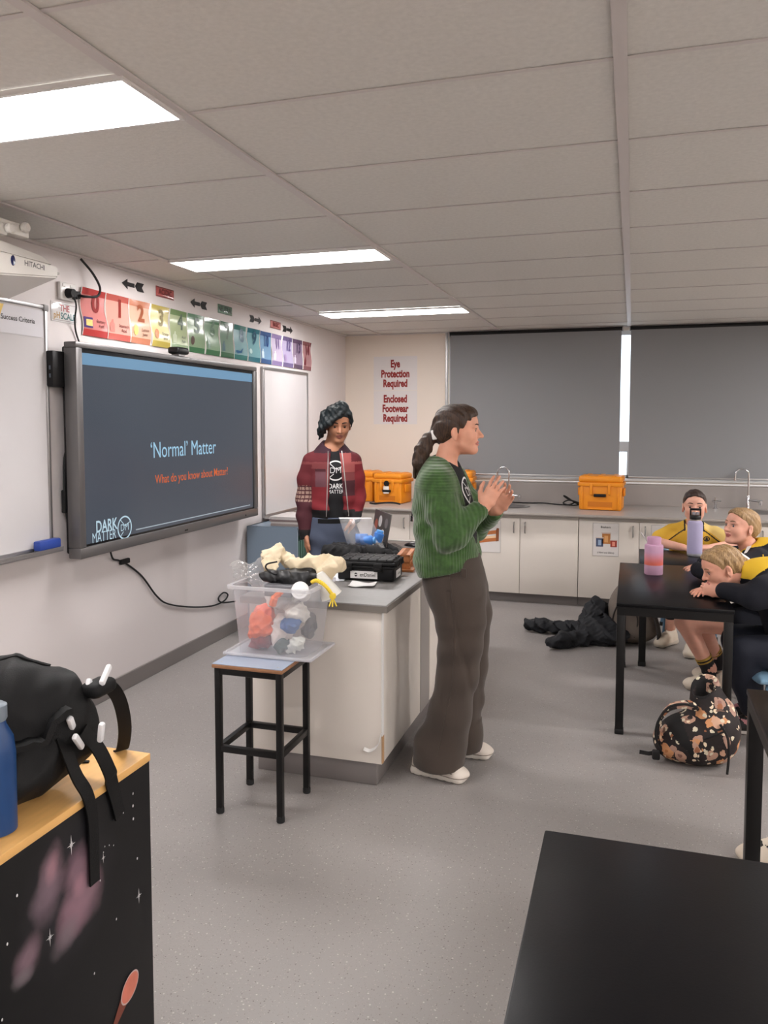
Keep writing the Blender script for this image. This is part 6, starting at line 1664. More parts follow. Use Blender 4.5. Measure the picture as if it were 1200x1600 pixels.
# trousers
M_TR = mat('brown_trousers', (62, 52, 45), rough=.88, bump=.2, bscale=260, var=.10, vscale=5, sheen=.15)
S = SDF((-.98, 3.25, .03), (-.52, 3.74, .99), .006)
S.loft([((-.760, 3.5, .965), (.150, .120)), ((-.760, 3.5, .91), (.158, .130)), ((-.745, 3.5, .84), (.172, .132)), ((-.730, 3.5, .78), (.178, .122))], (0, 1, 0), .03)
S.loft([((-.715, 3.425, .80), (.10, .118)), ((-.702, 3.42, .70), (.095, .104)), ((-.706, 3.415, .60), (.088, .094)), ((-.714, 3.41, .45), (.088, .092)), ((-.742, 3.405, .29), (.096, .100)), ((-.788, 3.40, .13), (.104, .108)), ((-.792, 3.40, .075), (.107, .110))], (0, 1, 0), .03)
S.loft([((-.72, 3.575, .80), (.10, .11)), ((-.695, 3.58, .70), (.09, .098)), ((-.690, 3.585, .45), (.085, .078)), ((-.695, 3.595, .29), (.086, .070)), ((-.712, 3.605, .13), (.088, .066)), ((-.714, 3.605, .070), (.090, .068))], (0, 1, 0), .03)
# side seam and pocket
S.econe((-.788, 3.40, .112), (-.792, 3.40, .070), (.113, .117), (.115, .118), (0, 1, 0), .002)
S.econe((-.712, 3.605, .115), (-.714, 3.605, .072), (.096, .074), (.097, .075), (0, 1, 0), .002)
S.half((0, 0, .052), (0, 0, -1), .004)
def tfold(X, Y, Z):
    return .007 * np.sin(30 * X + 22 * Z + 3 * np.sin(9 * Z)) * np.exp(-((Z - .30) / .22) ** 2) + .005 * np.sin(46 * Z - 30 * X) * np.exp(-((Z - .62) / .10) ** 2) * (X < -.70) + .006 * np.exp(-((X + .69 - .05 * np.sin(5 * Z)) / .012) ** 2) * (Z > .2) * (Z < .85)
S.disp(tfold).disp(wob(.004, 16, 75))
tro = sdf_obj('trousers', S, M_TR, W)
btr = bvh_of(tro)
def on_side(x, z):
    h = btr.ray_cast(Vector((x, 3.0, z)), Vector((0, 1, 0)), 1.0); return h[0] if h[0] is not None else Vector((x, 3.33, z))
MB().tube([on_side(-.735 + .03 * min(1, (.93 - z_) / .2), z_) for z_ in np.linspace(.93, .80, 10)], .003, n=6).build('pocket_seam', M_TR, W)
MB().tube([on_side(-.715 - .075 * max(0, (.45 - z_) / .4), z_) for z_ in np.linspace(.79, .13, 24)], .0022, n=6).build('side_seam', M_TR, W)
MB().box((-.688, 3.335, .905), (-.664, 3.343, .945), bev=.003, M=Matrix.Translation((0, .002, 0))).build('waist_tab', M_TR, W)
M_RUN = mat('runner_cream', (206, 196, 185), rough=.55, bump=.12, bscale=160); M_RUNS = mat('runner_sole', (224, 216, 206), rough=.5); M_RUND = mat('runner_seams', (120, 108, 98), rough=.7)
sneaker('shoe', (-.785, 3.385, 0), -.20, W, [M_RUN, M_RUNS, M_RUND], L=.268, W=.094, H=.10, style='runner', h=.0035)
sneaker('shoe', (-.725, 3.64, 0), .06, W, [M_RUN, M_RUNS, M_RUND], L=.262, W=.092, H=.10, style='runner', h=.0035)
# hair
M_BROWN = hair_mat('brown_hair', (36, 25, 19), (76, 54, 39))
def strands(seed, amp=.0035, fq=150, dirn=(0, 1, .3)):
    d = np.array(dirn, float); d /= np.linalg.norm(d)
    def fn(X, Y, Z): return amp * np.sin(fq * (d[0] * X + d[1] * Y + d[2] * Z) + 2.5 * np.sin(21 * X + seed) + 2 * np.sin(17 * Z)) + amp * .5 * np.sin(fq * 1.9 * (d[0] * X + d[1] * Y + d[2] * Z) + seed)
    return fn
S = SDF((-1.0, 3.36, 1.28), (-.60, 3.64, 1.68), .0038)
hd._e(S, (-.016, 0, .044), (.103, .083, .088), .02)
hd._e(S, (.036, 0, .064), (.061, .066, .060), .02)
hd._e(S, (-.060, 0, -.005), (.055, .066, .065), .03)
hd._e(S, (.120, 0, -.050), (.112, .16, .129), .010, True)
hd._e(S, (.02, 0, -.085), (.070, .12, .066), .012, True)
for q in (-1, 1): hd._e(S, (-.004, q * .086, -.018), (.021, .018, .028), .005, True)
P0 = np.array((-.835, 3.495, 1.522))
S.cone((-.815, 3.5, 1.53), P0, .050, .028, .02)
rr = random.Random(8)
for k in range(9):
    o = np.array((rr.uniform(-.016, .016), rr.uniform(-.022, .022), 0))
    S.chain([P0 + o * .3, P0 + np.array((-.030, 0, -.028)) + o * .8, (np.array((-.893, 3.49, 1.445)) + o * 1.4), np.array((-.905, 3.485, 1.385)) + o * 1.5, np.array((-.915, 3.48, 1.325 + rr.uniform(-.015, .03))) + o * 1.0], [.016, .020, .019, .015, .005], .010)
S.disp(strands(1, .0022, 170, (.5, 1, .55)))
sdf_obj('hair', S, M_BROWN, W)
b = MB(); b.lathe([(.018 + .0085 * cos(t), .0085 * sin(t)) for t in [2 * pi * k / 12 for k in range(13)]], (0, 0, 0), n=20, M=Matrix.Translation((-.838, 3.495, 1.519)) @ Matrix.Rotation(radians(-55), 4, 'Y')); b.build('hair_tie', mat('tie_black', (30, 26, 26), rough=.8), W, True)
MB().box((-.015, -.006, -.022), (.013, .006, .022), bev=.006, M=Matrix.Translation((-.834, 3.464, 1.513)) @ Matrix.Rotation(radians(-12), 4, 'Y')).build('hair_clip', mat('clip_white', (232, 230, 228), rough=.5), W)

# ------------------------------------------------------------------ man in the maroon jacket
MN = person((-1.83, 4.82, 0), 'young man in maroon patchwork jacket and jeans standing behind the bench')
ay = radians(-66)
F2 = np.array((cos(ay), sin(ay), 0)); S2 = np.array((-sin(ay), cos(ay), 0))     # forward and left
def mp_(f, l, z): return np.array((-1.835, 4.83, 0)) + F2 * f + S2 * l + np.array((0, 0, z))
hm = Head((-1.798, 4.83, 1.553), frame(radians(-62), radians(-14)), .98, jaw=.96)
S = SDF((-2.18, 4.55, .0), (-1.5, 5.10, 1.70), .0048)
hm.build(S)
S.cone(hm.w((-.022, 0, -.05)), mp_(-.01, 0, 1.39), .054, .060, .03)
S.loft([(mp_(-.01, 0, 1.375), (.09, .06)), (mp_(-.01, 0, 1.33), (.125, .066)), (mp_(-.01, 0, 1.1), (.105, .070)), (mp_(0, 0, .92), (.115, .075))], S2, .03)
# his right arm hangs (left in the photo), his left hand rests in the pocket
S.chain([mp_(-.01, -.14, 1.32), mp_(-.02, -.178, 1.09), mp_(.035, -.175, .86)], [.045, .038, .027], .02)
S.chain([mp_(-.01, .13, 1.32), mp_(-.03, .155, 1.10), mp_(.06, .135, .955)], [.045, .038, .027], .02)
S.chain([mp_(0, -.075, .88), mp_(.01, -.085, .48), mp_(-.01, -.09, .08)], [.08, .052, .04], .02)
S.chain([mp_(0, .075, .88), mp_(.01, .085, .48), mp_(-.01, .09, .08)], [.08, .052, .04], .02)
hand(S, mp_(.035, -.175, .855), (.02, .0, -1.0), tuple(S2), tuple(F2 * 1.0), (.35, .4, .45, .5), 1.0, .03)
hand(S, mp_(.06, .135, .955), tuple(np.array((0, 0, -1.0)) - S2 * .35 + F2 * .1), tuple(-S2 - F2 * .3), tuple(F2), (.2, .2, .2, .25), 1.0, .02)
bo = sdf_obj('body', S, skins('man', (170, 118, 90), (140, 84, 72), (30, 22, 20)), MN, hm.pick); hm.brows(bo, MN, mat('brow_black', (30, 22, 20), rough=.8), .0036)
hm.eyes(MN, M_IRIS)
S = SDF((-2.1, 4.6, .90), (-1.55, 5.05, 1.42), .006)
S.loft([(mp_(-.012, 0, 1.40), (.075, .062)), (mp_(-.01, 0, 1.35), (.118, .080)), (mp_(-.002, 0, 1.27), (.120, .095)), (mp_(-.002, 0, 1.1), (.122, .098)), (mp_(0, 0, .95), (.125, .097))], S2, .02)
S.cone(hm.w((-.025, 0, -.06)), mp_(.0, 0, 1.40), .052, .062, .008, True)
S.disp(wob(.004, 20, 81))
tee2 = sdf_obj('t_shirt', S, M_TEE, MN)
bt2 = bvh_of(tee2)
b = MB(); c0 = mp_(.4, .012, 1.262); dd = tuple(-F2)
dm_logo(.064, lambda g: drape(g, c0, S2, (0, 0, 1), dd, bt2, .003, b))
drape(text_geo('DARK', .044, .014, .8), mp_(.4, .012, 1.162), S2, (0, 0, 1), dd, bt2, .003, b); drape(text_geo('MATTER', .034, 0, .8), mp_(.4, .012, 1.128), S2, (0, 0, 1), dd, bt2, .003, b)
b.build('shirt_logo', mat('print_white2', (220, 220, 220), rough=.7), MN, None)
jm = [mat('jk_red', (118, 30, 38), rough=.85, bump=.2, bscale=200), mat('jk_maroon', (94, 29, 36), rough=.85, bump=.2, bscale=200), mat('jk_pink', (158, 82, 80), rough=.85), mat('jk_rose', (116, 54, 56), rough=.85), mat('jk_wine', (70, 28, 36), rough=.85), mat('jk_black', (24, 22, 24), rough=.85), mat('jk_collar', (54, 26, 38), rough=.85), mat('jk_check', (150, 122, 110), rough=.85), mat('jk_mauve', (98, 60, 68), rough=.85)]
S = SDF((-2.15, 4.58, .80), (-1.5, 5.10, 1.45), .0044)
S.loft([(mp_(-.022, 0, 1.405), (.078, .066)), (mp_(-.02, 0, 1.36), (.125, .085)), (mp_(-.012, 0, 1.30), (.155, .108)), (mp_(-.006, 0, 1.18), (.152, .116)), (mp_(0, 0, 1.06), (.152, .118)), (mp_(0, 0, 1.0), (.150, .116)), (mp_(0, 0, .955), (.138, .108))], S2, .02)
AR = [[mp_(-.012, -.135, 1.318), mp_(-.02, -.172, 1.20), mp_(-.025, -.182, 1.09), mp_(.005, -.180, .98), mp_(.03, -.176, .875)], [mp_(-.012, .130, 1.318), mp_(-.02, .150, 1.21), mp_(-.03, .160, 1.10), mp_(.01, .152, 1.03), mp_(.045, .142, .985)]]
for A_ in AR:
    S.chain(A_, [.058, .055, .052, .049, .041], .025)
S.cone(mp_(.032, -.176, .868), mp_(.034, -.175, .835), .040, .039, .006); S.cone(mp_(.05, .140, .978), mp_(.058, .137, .955), .041, .040, .006)
S.cone(mp_(.036, -.175, .815), mp_(.036, -.175, .78), .034, .034, .004, True)
# open front and collar
S.econe(mp_(.12, .010, 1.46), mp_(.125, .014, 1.18), (.034, .10), (.044, .07), S2, .006, True)
S.econe(mp_(.125, .014, 1.18), mp_(.125, .022, .90), (.044, .07), (.060, .07), S2, .006, True)
S.cone(hm.w((-.025, 0, -.06)), mp_(.0, 0, 1.41), .056, .066, .006, True)
S.disp(lambda X, Y, Z: .006 * np.sin(55 * Z + 14 * X) * np.exp(-((Z - 1.02) / .07) ** 2)).disp(wob(.005, 22, 83))
def pick_j(C):
    d = C - np.array((-1.835, 4.83, 0)); f = d @ F2; l = d @ S2; z = C[:, 2]
    idx = np.zeros(len(C), int)
    arm = (np.abs(l) > .137) & (z < 1.30)
    idx[z > 1.17] = 3
    idx[(z > 1.17) & (l > 0)] = 2
    idx[(z > 1.17) & (z < 1.25) & (l > 0)] = 3
    idx[(z > 1.10) & (z <= 1.20) & (l > .0)] = 4
    idx[(z > 1.16) & (z < 1.255) & (l < -.05) & (l > -.115)] = 8
    idx[(z > 1.255) & (z < 1.272) & (l < -.05) & (l > -.12)] = 4
    idx[(z > 1.16) & (z < 1.272) & (l < -.115)] = 1
    idx[(z > 1.315)] = 1; idx[(z > 1.31) & (l > .03) & (l < .115)] = 2
    idx[arm] = 1
    idx[arm & (l > 0)] = 0
    L_arm = arm & (l < 0)
    idx[L_arm & (z < 1.165) & (z > 1.06)] = 7
    grid = (np.abs((z * 38) % 1 - .5) > .38) | (np.abs((l * 34 + f * 34) % 1 - .5) > .39)
    idx[L_arm & (z < 1.165) & (z > 1.06) & grid] = 4
    idx[L_arm & (z <= 1.06)] = 4
    idx[(z < 1.012) & ~arm] = 5
    idx[L_arm & (z < .885)] = 5
    idx[arm & (l > 0) & (z < 1.0)] = 5
    idx[(z > 1.372) & (np.abs(l) < .12)] = 6
    return idx
sdf_obj('jacket', S, jm, MN, pick_j, relax=0)
b = MB()
bj = bvh_of([o for o in MN.children if o.name.startswith('jacket')][0])
for sg, l0, l1 in ((-1, -.025, -.040), (1, .046, .086)):
    pts = []
    for k in range(12):
        z_ = 1.385 - k * .0375; l_a = l0 + (l1 - l0) * k / 11
        h = bj.ray_cast(Vector(mp_(.5, l_a + sg * .008, z_)), Vector(-F2), 1.0)
        if h[0] is not None: pts.append(h[0] + Vector(F2) * .001)
    if len(pts) > 2: MB().tube(pts, .0035, n=6).build('zip', M_ALU, MN)
M_JEAN = mat('blue_jeans', (70, 78, 96), rough=.85, bump=.2, bscale=300, var=.12, vscale=6)
S = SDF((-2.1, 4.6, .05), (-1.55, 5.08, 1.02), .007)
S.loft([(mp_(0, 0, .955), (.134, .10)), (mp_(0, 0, .93), (.138, .106)), (mp_(0, 0, .86), (.150, .112)), (mp_(0, 0, .80), (.150, .108))], S2, .03)
for q in (-1, 1): S.loft([(mp_(0, q * .08, .82), (.092, .10)), (mp_(.005, q * .088, .62), (.085, .09)), (mp_(.01, q * .09, .45), (.078, .08)), (mp_(-.005, q * .095, .10), (.075, .08))], S2, .025)
S.half((0, 0, .962), (0, 0, 1), .004).disp(lambda X, Y, Z: .005 * np.sin(44 * Z + 20 * X) * np.exp(-((Z - .78) / .08) ** 2)).disp(wob(.005, 20, 85)).half((0, 0, .075), (0, 0, -1), .005)
je = sdf_obj('jeans', S, M_JEAN, MN)
bjn = bvh_of(je)
b = MB()
P = [bjn.ray_cast(Vector(mp_(.5, l_a, .942)), Vector(-F2), 1.0)[0] for l_a in np.linspace(-.10, .12, 12)]
b.ribbon([p + Vector(F2) * .002 for p in P if p is not None], .028, .004, (0, 0, 1)); b.build('belt', M_BLACK, MN)
for q in (-1, 1): sneaker('shoe', tuple(mp_(.05, q * .095, 0)), ay, MN, [M_SHB, mat('sole_dark_%d' % q, (70, 68, 66))], L=.28, W=.095, H=.10, h=.006)
# hair: long fringe swept over his right side
M_TEAL = hair_mat('teal_black_hair', (9, 11, 13), (20, 33, 37), (24, 24, 5), .5)
S = SDF((-2.02, 4.62, 1.44), (-1.58, 5.04, 1.74), .0045)
hm._e(S, (-.022, 0, .050), (.100, .083, .088), .02)
hm._e(S, (.034, 0, .066), (.060, .068, .058), .02)
hm._e(S, (-.045, 0, -.01), (.062, .074, .075), .03)
hm._e(S, (.118, .022, -.045), (.105, .088, .118), .010, True)
hm._e(S, (.05, .06, -.07), (.075, .06, .075), .012, True)
for a, b_, c_, rr_ in (((.02, .045, .122), (.082, .010, .098), (.096, -.040, .055), .017), ((.00, .040, .126), (.070, -.030, .108), (.090, -.070, .030), .020), ((-.02, .03, .128), (.045, -.065, .098), (.075, -.092, .012), .022), ((-.04, .02, .124), (.01, -.088, .075), (.045, -.110, -.012), .024), ((-.06, .01, .115), (-.03, -.092, .05), (.005, -.115, -.035), .024), ((-.05, 0, .11), (-.06, -.085, .03), (-.03, -.105, -.05), .022), ((.02, .045, .122), (.055, .068, .085), (.052, .078, .030), .014), ((-.02, -.06, .09), (.02, -.092, .03), (.018, -.102, -.045), .022), ((-.05, -.06, .07), (-.02, -.098, .0), (-.005, -.106, -.07), .02)):
    S.chain([hm.w(a), hm.w(b_), hm.w(c_), hm.w((c_[0] - .008, c_[1] * 1.10 - .004, c_[2] - .034))], [rr_ * .9, rr_, rr_ * .8, .006], .012)
S.disp(strands(3, .0028, 120, (1, .3, .8)))
sdf_obj('hair', S, M_TEAL, MN)

# ------------------------------------------------------------------ girl in the yellow polo shirt
GA = person((.43, 6.2, 0), 'girl in yellow polo shirt sitting at the far table, facing the camera')
ha = Head((.428, 6.03, .972), frame(radians(-92), radians(1)), .98)
S = SDF((.02, 5.55, .0), (.86, 6.50, 1.12), .0052)
ha.build(S)
S.cone(ha.w((-.022, 0, -.05)), (.43, 6.11, .80), .047, .05, .03)
S.loft([((.43, 6.12, .79), (.10, .05)), ((.43, 6.14, .75), (.14, .07)), ((.43, 6.20, .55), (.12, .085)), ((.43, 6.24, .42), (.14, .11))], (1, 0, 0), .04)
S.chain([(.285, 6.12, .765), (.17, 6.02, .715), (.35, 5.885, .70)], [.044, .037, .026], .02)
S.chain([(.575, 6.12, .765), (.68, 6.02, .715), (.50, 5.875, .70)], [.044, .037, .026], .02)
hand(S, (.35, 5.885, .700), (1, -.12, -.05), (0, 0, -1), (0, -1, .2), (.1, .1, .12, .15), .9, .04)
hand(S, (.50, 5.875, .712), (-1, -.02, .02), (0, 0, -1), (0, -1, .2), (.15, .15, .18, .2), .9, .04)
S.chain([(.36, 6.22, .42), (.31, 5.93, .42), (.28, 5.97, .09)], [.07, .05, .034], .02)
S.chain([(.50, 6.22, .42), (.47, 5.90, .42), (.42, 5.78, .09)], [.07, .05, .034], .02)
bo = sdf_obj('body', S, skins('girl_yellow', (228, 172, 150), (196, 120, 112), (66, 46, 38)), GA, ha.pick); ha.brows(bo, GA, mat('brow_dark', (66, 46, 38), rough=.8), .0032)
ha.eyes(GA, M_IRIS)
M_POLO = mat('polo_yellow', (214, 170, 56), rough=.8, bump=.15, bscale=240); M_POLOB = mat('polo_black', (30, 26, 26), rough=.8); M_POLOP = mat('polo_pale', (224, 196, 120), rough=.8)
S = SDF((.08, 5.92, .42), (.80, 6.42, .90), .0044)
S.loft([((.43, 6.105, .842), (.066, .055)), ((.43, 6.12, .80), (.125, .07)), ((.43, 6.135, .76), (.168, .09)), ((.43, 6.17, .64), (.150, .112)), ((.43, 6.22, .45), (.152, .125))], (1, 0, 0), .02)
S.chain([(.29, 6.12, .770), (.205, 6.05, .735)], [.064, .060], .02); S.chain([(.57, 6.12, .770), (.650, 6.05, .735)], [.064, .060], .02)
S.cone(ha.w((-.025, 0, -.07)), (.43, 6.09, .86), .046, .060, .006, True)
S.disp(wob(.006, 24, 91))
def pick_p(C):
    l = C[:, 0] - .43; z = C[:, 2]; y = C[:, 1]
    idx = np.zeros(len(C), int)
    idx[np.abs(np.abs(l) - (.072 + (.80 - z) * 1.35)) < .0075] = 1
    idx[(np.abs(l) > .075 + (.80 - z) * 1.35 + .02) & (l > 0)] = 2
    idx[(z > .795) & (np.abs(np.abs(l) - .062) < .006) & (y < 6.12)] = 1
    idx[(z > .80) & (np.abs(l) < .055) & (y < 6.1)] = 2
    idx[(z < .52)] = 0
    return idx
pol = sdf_obj('polo_shirt', S, [M_POLO, M_POLOB, M_POLOP], GA, pick_p)
bp_ = bvh_of(pol)
b = MB(); drape(disc_geo(.022, .019, 18, 0, .006), (.515, 5.5, .745), (1, 0, 0), (0, 0, 1), (0, 1, 0), bp_, .003, b); drape(poly_geo([(-.010, -.012), (.010, -.012), (.007, .008), (0, .012), (-.007, .008)]), (.515, 5.5, .745), (1, 0, 0), (0, 0, 1), (0, 1, 0), bp_, .003, b); drape(text_geo('PHS', .016, .01), (.515, 5.5, .715), (1, 0, 0), (0, 0, 1), (0, 1, 0), bp_, .003, b) if False else None
b.build('shirt_emblem', M_POLOB, GA, None)
M_NAVY = mat('navy_fleece', (15, 17, 28), rough=.9, bump=.2, bscale=300)
S = SDF((.15, 5.70, .10), (.72, 6.45, .56), .007)
S.loft([((.43, 6.24, .48), (.15, .125)), ((.43, 6.24, .40), (.155, .13))], (1, 0, 0), .02)
S.chain([(.36, 6.22, .425), (.31, 5.93, .425)], [.085, .066], .02).chain([(.50, 6.22, .425), (.47, 5.90, .425)], [.085, .066], .02)
S.chain([(.31, 5.93, .425), (.285, 5.955, .22)], [.066, .055], .02).chain([(.47, 5.90, .425), (.44, 5.84, .22)], [.066, .055], .02)
S.disp(wob(.004, 24, 93)).box((.43, 6.38, .29), (.28, .255, .052), .004, .01, sub=True); sdf_obj('trousers', S, M_NAVY, GA)
sneaker('shoe', (.255, 5.90, .0), radians(-125), GA, [M_SHW, M_SHS], L=.23, W=.08, H=.095, h=.006)
sneaker('shoe', (.405, 5.70, .0), radians(-100), GA, [M_SHW, M_SHS], L=.23, W=.08, H=.095, h=.006)
M_DKB = hair_mat('dark_brown_hair', (34, 24, 21), (70, 50, 42))
S = SDF((.28, 5.90, .84), (.58, 6.22, 1.12), .0045)
ha._e(S, (-.020, 0, .040), (.099, .0795, .087), .02)
ha._e(S, (.036, 0, .062), (.060, .067, .058), .02)
ha._e(S, (-.06, 0, .0), (.058, .07, .07), .03)
ha._e(S, (.124, 0, -.045), (.108, .128, .137), .010, True)
ha._e(S, (.03, 0, -.10), (.085, .12, .066), .012, True)
for q in (-1, 1): ha._e(S, (-.004, q * .084, -.012), (.022, .02, .032), .006, True)
S.cone(ha.w((.09, 0, .115)), ha.w((-.03, 0, .136)), .004, .004, .004, True)
S.disp(strands(5, .0016, 150, (1, .4, 0)))
sdf_obj('hair', S, M_DKB, GA)

# ------------------------------------------------------------------ girl in navy hoodie looking up
M_BLONDE = hair_mat('dark_blonde_hair', (120, 92, 60), (190, 156, 112))
M_YELL = mat('hood_lining', (226, 184, 48), rough=.85)
M_SOCK = mat('sock_navy', (30, 28, 32), rough=.9); M_GOLD = mat('sock_band', (176, 140, 60), rough=.8)
GB = person((.74, 5.02, 0), 'girl in navy hoodie looking up towards the woman, sitting at the table')
hb = Head((.608, 5.0, .962), frame(radians(213), radians(9)), .92)
S = SDF((.16, 4.62, .0), (1.02, 5.34, 1.09), .0052)
hb.build(S)
S.cone(hb.w((-.025, 0, -.05)), (.668, 5.03, .82), .047, .052, .03)
S.loft([((.68, 5.03, .81), (.09, .05)), ((.695, 5.03, .765), (.14, .07)), ((.76, 5.03, .58), (.125, .085)), ((.80, 5.03, .43), (.14, .11))], (0, 1, 0), .04)
S.chain([(.685, 4.89, .785), (.50, 4.70, .710), (.42, 4.92, .712)], [.045, .038, .027], .02)
S.chain([(.685, 5.17, .785), (.55, 5.24, .715), (.40, 5.08, .715)], [.045, .038, .027], .02)
S.box((.90, 5.03, .29), (.25, .26, .054), .004, .01, sub=True)
hand(S, (.42, 4.92, .712), (.6, 1, 0), (0, 0, -1), (-.8, -.6, 0), (.2, .2, .2, .2), .88, .03)
hand(S, (.40, 5.08, .715), (-.5, -.85, 0), (0, 0, -1), (-.8, .6, 0), (.2, .2, .2, .2), .88, .03)
S.chain([(.78, 4.95, .425), (.315, 4.935, .405), (.455, 4.98, .13), (.465, 4.98, .08)], [.085, .056, .038, .036], .02)
S.chain([(.78, 5.10, .425), (.40, 5.03, .40), (.52, 5.20, .12)], [.085, .058, .037], .02)
bo = sdf_obj('body', S, skins('girl_up', (226, 168, 146), (180, 104, 98), (120, 92, 66)), GB, hb.pick); hb.brows(bo, GB, mat('brow_fair', (128, 96, 70), rough=.8))
hb.eyes(GB, M_IRISB)
def hoodie(parent, S, name, seed, lining):
    S.disp(wob(.006, 24, seed))
    return sdf_obj(name, S, [M_NAVY, M_YELL], parent, lining)
S = SDF((.26, 4.64, .40), (1.02, 5.42, .95), .0062)
S.loft([((.695, 5.03, .835), (.085, .065)), ((.70, 5.03, .79), (.15, .09)), ((.71, 5.03, .75), (.178, .105)), ((.76, 5.03, .58), (.170, .125)), ((.80, 5.03, .42), (.175, .14))], (0, 1, 0), .03)
S.chain([(.69, 4.885, .785), (.60, 4.80, .755), (.495, 4.70, .725), (.375, 4.895, .725)], [.070, .066, .055, .044], .03)
S.chain([(.69, 5.175, .785), (.60, 5.22, .75), (.54, 5.235, .725), (.42, 5.10, .725)], [.070, .066, .054, .042], .03)
S.ell((.755, 5.04, .855), (.085, .112, .055), .03)
S.ell((.67, 5.025, .83), (.07, .09, .03), .03)       # the folded hood behind the neck
S.cone(hb.w((-.03, 0, -.07)), (.662, 5.022, .845), .050, .060, .01, True)
def pick_b(C):
    q = (C - np.array((.69, 5.025, .865))); return np.where((C[:, 2] > .815) & (np.hypot(q[:, 0], q[:, 1]) < .098) & (C[:, 0] < .775), 1, 0)
hoodie(GB, S, 'hoodie', 101, pick_b)
b = MB().tube([(.70, 4.815, .84), (.712, 4.80, .78), (.72, 4.80, .70)], .0035, n=6); b.build('piping', M_YELL, GB)
S = SDF((.50, 4.82, .30), (1.0, 5.26, .54), .007)
S.loft([((.80, 5.03, .46), (.16, .13)), ((.80, 5.03, .39), (.16, .13))], (0, 1, 0), .02).chain([(.78, 4.95, .428), (.62, 4.945, .42)], [.098, .088], .02).chain([(.78, 5.10, .428), (.62, 5.075, .42)], [.098, .088], .02)
S.disp(wob(.005, 26, 103)).box((.90, 5.03, .29), (.27, .26, .052), .004, .01, sub=True); sdf_obj('shorts', S, M_NAVY, GB)
for pts in ([(.42, 4.97, .20), (.452, 4.98, .13), (.465, 4.98, .075)], [(.49, 5.16, .20), (.52, 5.20, .12), (.525, 5.205, .07)]):
    MB().tube([pts[0], pts[1], pts[2]], [.046, .043, .042], n=14).build('sock', M_SOCK, GB, 60)
    p0, p1 = Vector(pts[0]), Vector(pts[1]); d = (p1 - p0).normalized()
    MB().tube([p0 - d * .001, p0 + d * .012], .048, n=14).tube([p0 + d * .022, p0 + d * .03], .0475, n=14).build('sock_band', M_GOLD, GB, 60)
sneaker('shoe', (.425, 4.975, .0), radians(186), GB, [M_SHW, M_SHS], L=.22, W=.08, H=.095, h=.005)
sneaker('shoe', (.49, 5.20, .0), radians(186), GB, [M_SHW, M_SHS], L=.22, W=.08, H=.095, h=.006)
def tight_hair(H, lo, hi, m, parent, seed, bun=(-.115, 0, .03), br=.035, wav=.0016):
    S = SDF(lo, hi, .0042)
    H._e(S, (-.020, 0, .040), (.099, .0795, .087), .02)
    H._e(S, (.036, 0, .062), (.060, .068, .058), .02)
    H._e(S, (-.06, 0, .0), (.058, .07, .068), .03)
    H._e(S, (.122, 0, -.045), (.110, .148, .135), .010, True)
    H._e(S, (.045, 0, -.105), (.082, .12, .070), .012, True)
    for q in (-1, 1): H._e(S, (-.006, q * .084, -.012), (.022, .02, .033), .006, True)
    H._e(S, bun, (br, br, br), .015)
    S.disp(strands(seed, wav, 160, (.5, .6, .6)))
    return sdf_obj('hair', S, m, parent)
tight_hair(hb, (.44, 4.84, .84), (.80, 5.20, 1.10), M_BLONDE, GB, 7, (-.112, 0, .0), .030)

# ------------------------------------------------------------------ girl resting her head on her arms
GC = person((.76, 4.40, 0), 'blonde girl in navy hoodie resting her chin on her folded arms')
hc = Head((.448, 4.385, .826), frame(radians(196), radians(-20), radians(0)), .92)
S = SDF((.26, 4.02, .0), (1.06, 4.76, .97), .0048)
hc.build(S)
S.cone(hc.w((-.030, 0, -.04)), (.60, 4.41, .775), .047, .054, .03)
S.loft([((.61, 4.41, .77), (.08, .05)), ((.66, 4.41, .745), (.14, .07)), ((.78, 4.41, .58), (.125, .085)), ((.84, 4.41, .43), (.14, .11))], (0, 1, 0), .04)
S.chain([(.67, 4.27, .745), (.58, 4.205, .705), (.435, 4.325, .712)], [.045, .038, .027], .02)
S.chain([(.67, 4.55, .745), (.54, 4.62, .71), (.40, 4.46, .71)], [.045, .038, .027], .02)
hand(S, (.432, 4.328, .714), (-.80, .42, .06), (.35, .85, -.2), (-.1, .1, 1), (.75, .85, .95, 1.0), .86, .02)
hand(S, (.40, 4.46, .70), (-.55, -.8, 0), (0, 0, -1), (-.8, .6, 0), (.2, .25, .25, .3), .88, .02)
S.chain([(.82, 4.32, .43), (.53, 4.285, .425), (.60, 4.335, .10)], [.085, .056, .036], .02)
S.chain([(.82, 4.50, .43), (.54, 4.50, .425), (.62, 4.52, .10)], [.085, .056, .036], .02)
bo = sdf_obj('body', S, skins('girl_rest', (228, 166, 142), (188, 108, 100), (136, 104, 74)), GC, hc.pick); hc.brows(bo, GC, mat('brow_blonde', (142, 110, 80), rough=.8))
hc.eyes(GC, M_IRISB)
S = SDF((.30, 4.05, .40), (1.06, 4.78, .92), .0058)
S.loft([((.625, 4.41, .80), (.09, .065)), ((.66, 4.41, .765), (.155, .09)), ((.70, 4.41, .72), (.175, .115)), ((.78, 4.41, .58), (.168, .13)), ((.84, 4.41, .42), (.175, .14))], (0, 1, 0), .03)
S.chain([(.675, 4.265, .755), (.62, 4.215, .745), (.575, 4.195, .722), (.452, 4.312, .722)], [.072, .070, .056, .042], .03)
S.chain([(.675, 4.555, .755), (.60, 4.61, .735), (.53, 4.62, .722), (.42, 4.475, .715)], [.072, .066, .054, .042], .03)
S.ell((.675, 4.42, .825), (.085, .112, .055), .03)
S.cone((.67, 4.41, .80), (.565, 4.405, .802), .085, .068, .03)
S.cone(hc.w((-.02, 0, -.04)), (.575, 4.405, .803), .056, .058, .008, True)
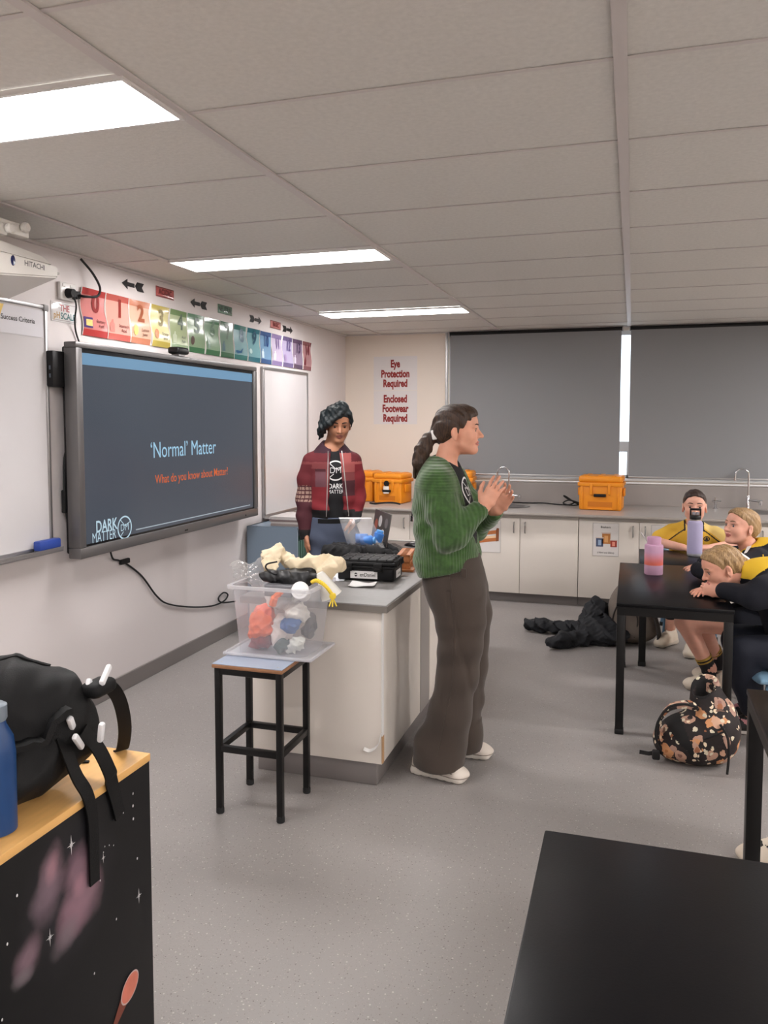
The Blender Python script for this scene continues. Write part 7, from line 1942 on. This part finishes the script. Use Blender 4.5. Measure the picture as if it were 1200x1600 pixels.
def pick_c(C):
    q = (C - np.array((.605, 4.405, .82))); return np.where((C[:, 2] > .788) & (np.hypot(q[:, 0], q[:, 1]) < .10) & (C[:, 0] < .705), 1, 0)
hood = hoodie(GC, S, 'hoodie', 111, pick_c)
bh = bvh_of(hood)
pts = []
for z_, x_ in ((.835, .665), (.81, .660), (.78, .655), (.75, .652), (.72, .655), (.69, .662), (.665, .668), (.64, .664)):
    h = bh.ray_cast(Vector((x_, 3.6, z_)), Vector((0, 1, 0)), 2)
    if h[0] is not None: pts.append(h[0] + Vector((0, -.001, 0)))
if len(pts) > 2: MB().tube(bez(pts, 3), .0032, n=6).build('piping', M_YELL, GC)
S = SDF((.40, 4.14, .06), (1.06, 4.68, .56), .0065)
S.loft([((.84, 4.41, .46), (.165, .13)), ((.84, 4.41, .39), (.165, .13))], (0, 1, 0), .02).chain([(.82, 4.32, .43), (.535, 4.285, .43), (.575, 4.32, .26), (.605, 4.335, .14)], [.10, .076, .070, .060], .025).chain([(.82, 4.50, .43), (.545, 4.50, .43), (.59, 4.51, .26), (.62, 4.52, .14)], [.10, .076, .070, .060], .025)
S.disp(wob(.006, 24, 113)).box((.92, 4.41, .29), (.255, .28, .052), .004, .01, sub=True); sdf_obj('trousers', S, mat('navy_trousers', (19, 23, 36), rough=.85, bump=.15, bscale=250), GC)
M_PINK = mat('shoe_pink', (176, 120, 124), rough=.6)
sneaker('shoe', (.585, 4.335, .0), radians(188), GC, [M_SHB, mat('sole_white', (206, 200, 196)), M_PINK], L=.24, W=.085, H=.10, h=.005)
sneaker('shoe', (.60, 4.525, .0), radians(184), GC, [M_SHB, mat('sole_white2', (206, 200, 196)), M_PINK], L=.24, W=.085, H=.10, h=.006)
tight_hair(hc, (.28, 4.20, .70), (.66, 4.58, .97), M_BLONDE, GC, 9, (-.118, -.0, -.01), .036, .0024)
S = SDF((.5, 4.25, .70), (.64, 4.50, .90), .004)
c0 = hc.w((-.105, -.03, -.055))
for k in range(5): S.ell(hc.w((-.085 + .010 * k, -.052, -.065 - .013 * k)), (.016, .014, .013), .006)
sdf_obj('braid', S, M_BLONDE, GC)
b = MB(); M = Matrix.Translation(Vector(hc.w((-.138, -.012, .012)))) @ Matrix.Rotation(.6, 4, 'Y')
b.lathe([(.022 + .012 * cos(t), .012 * sin(t)) for t in [2 * pi * k / 10 for k in range(11)]], n=18, M=M); b.build('scrunchie', mat('scrunchie_white', (230, 226, 226), rough=.8), GC, True)
v0 = Vector(hc.w((-.148, -.02, .03)))
MB().prism([v0, v0 + Vector((.012, -.004, .004)), v0 + Vector((.034, -.006, .042)), v0 + Vector((.014, -.004, .036))], (0, .004, 0)).build('ribbon', mat('ribbon_white', (226, 224, 226), rough=.7), GC, None)
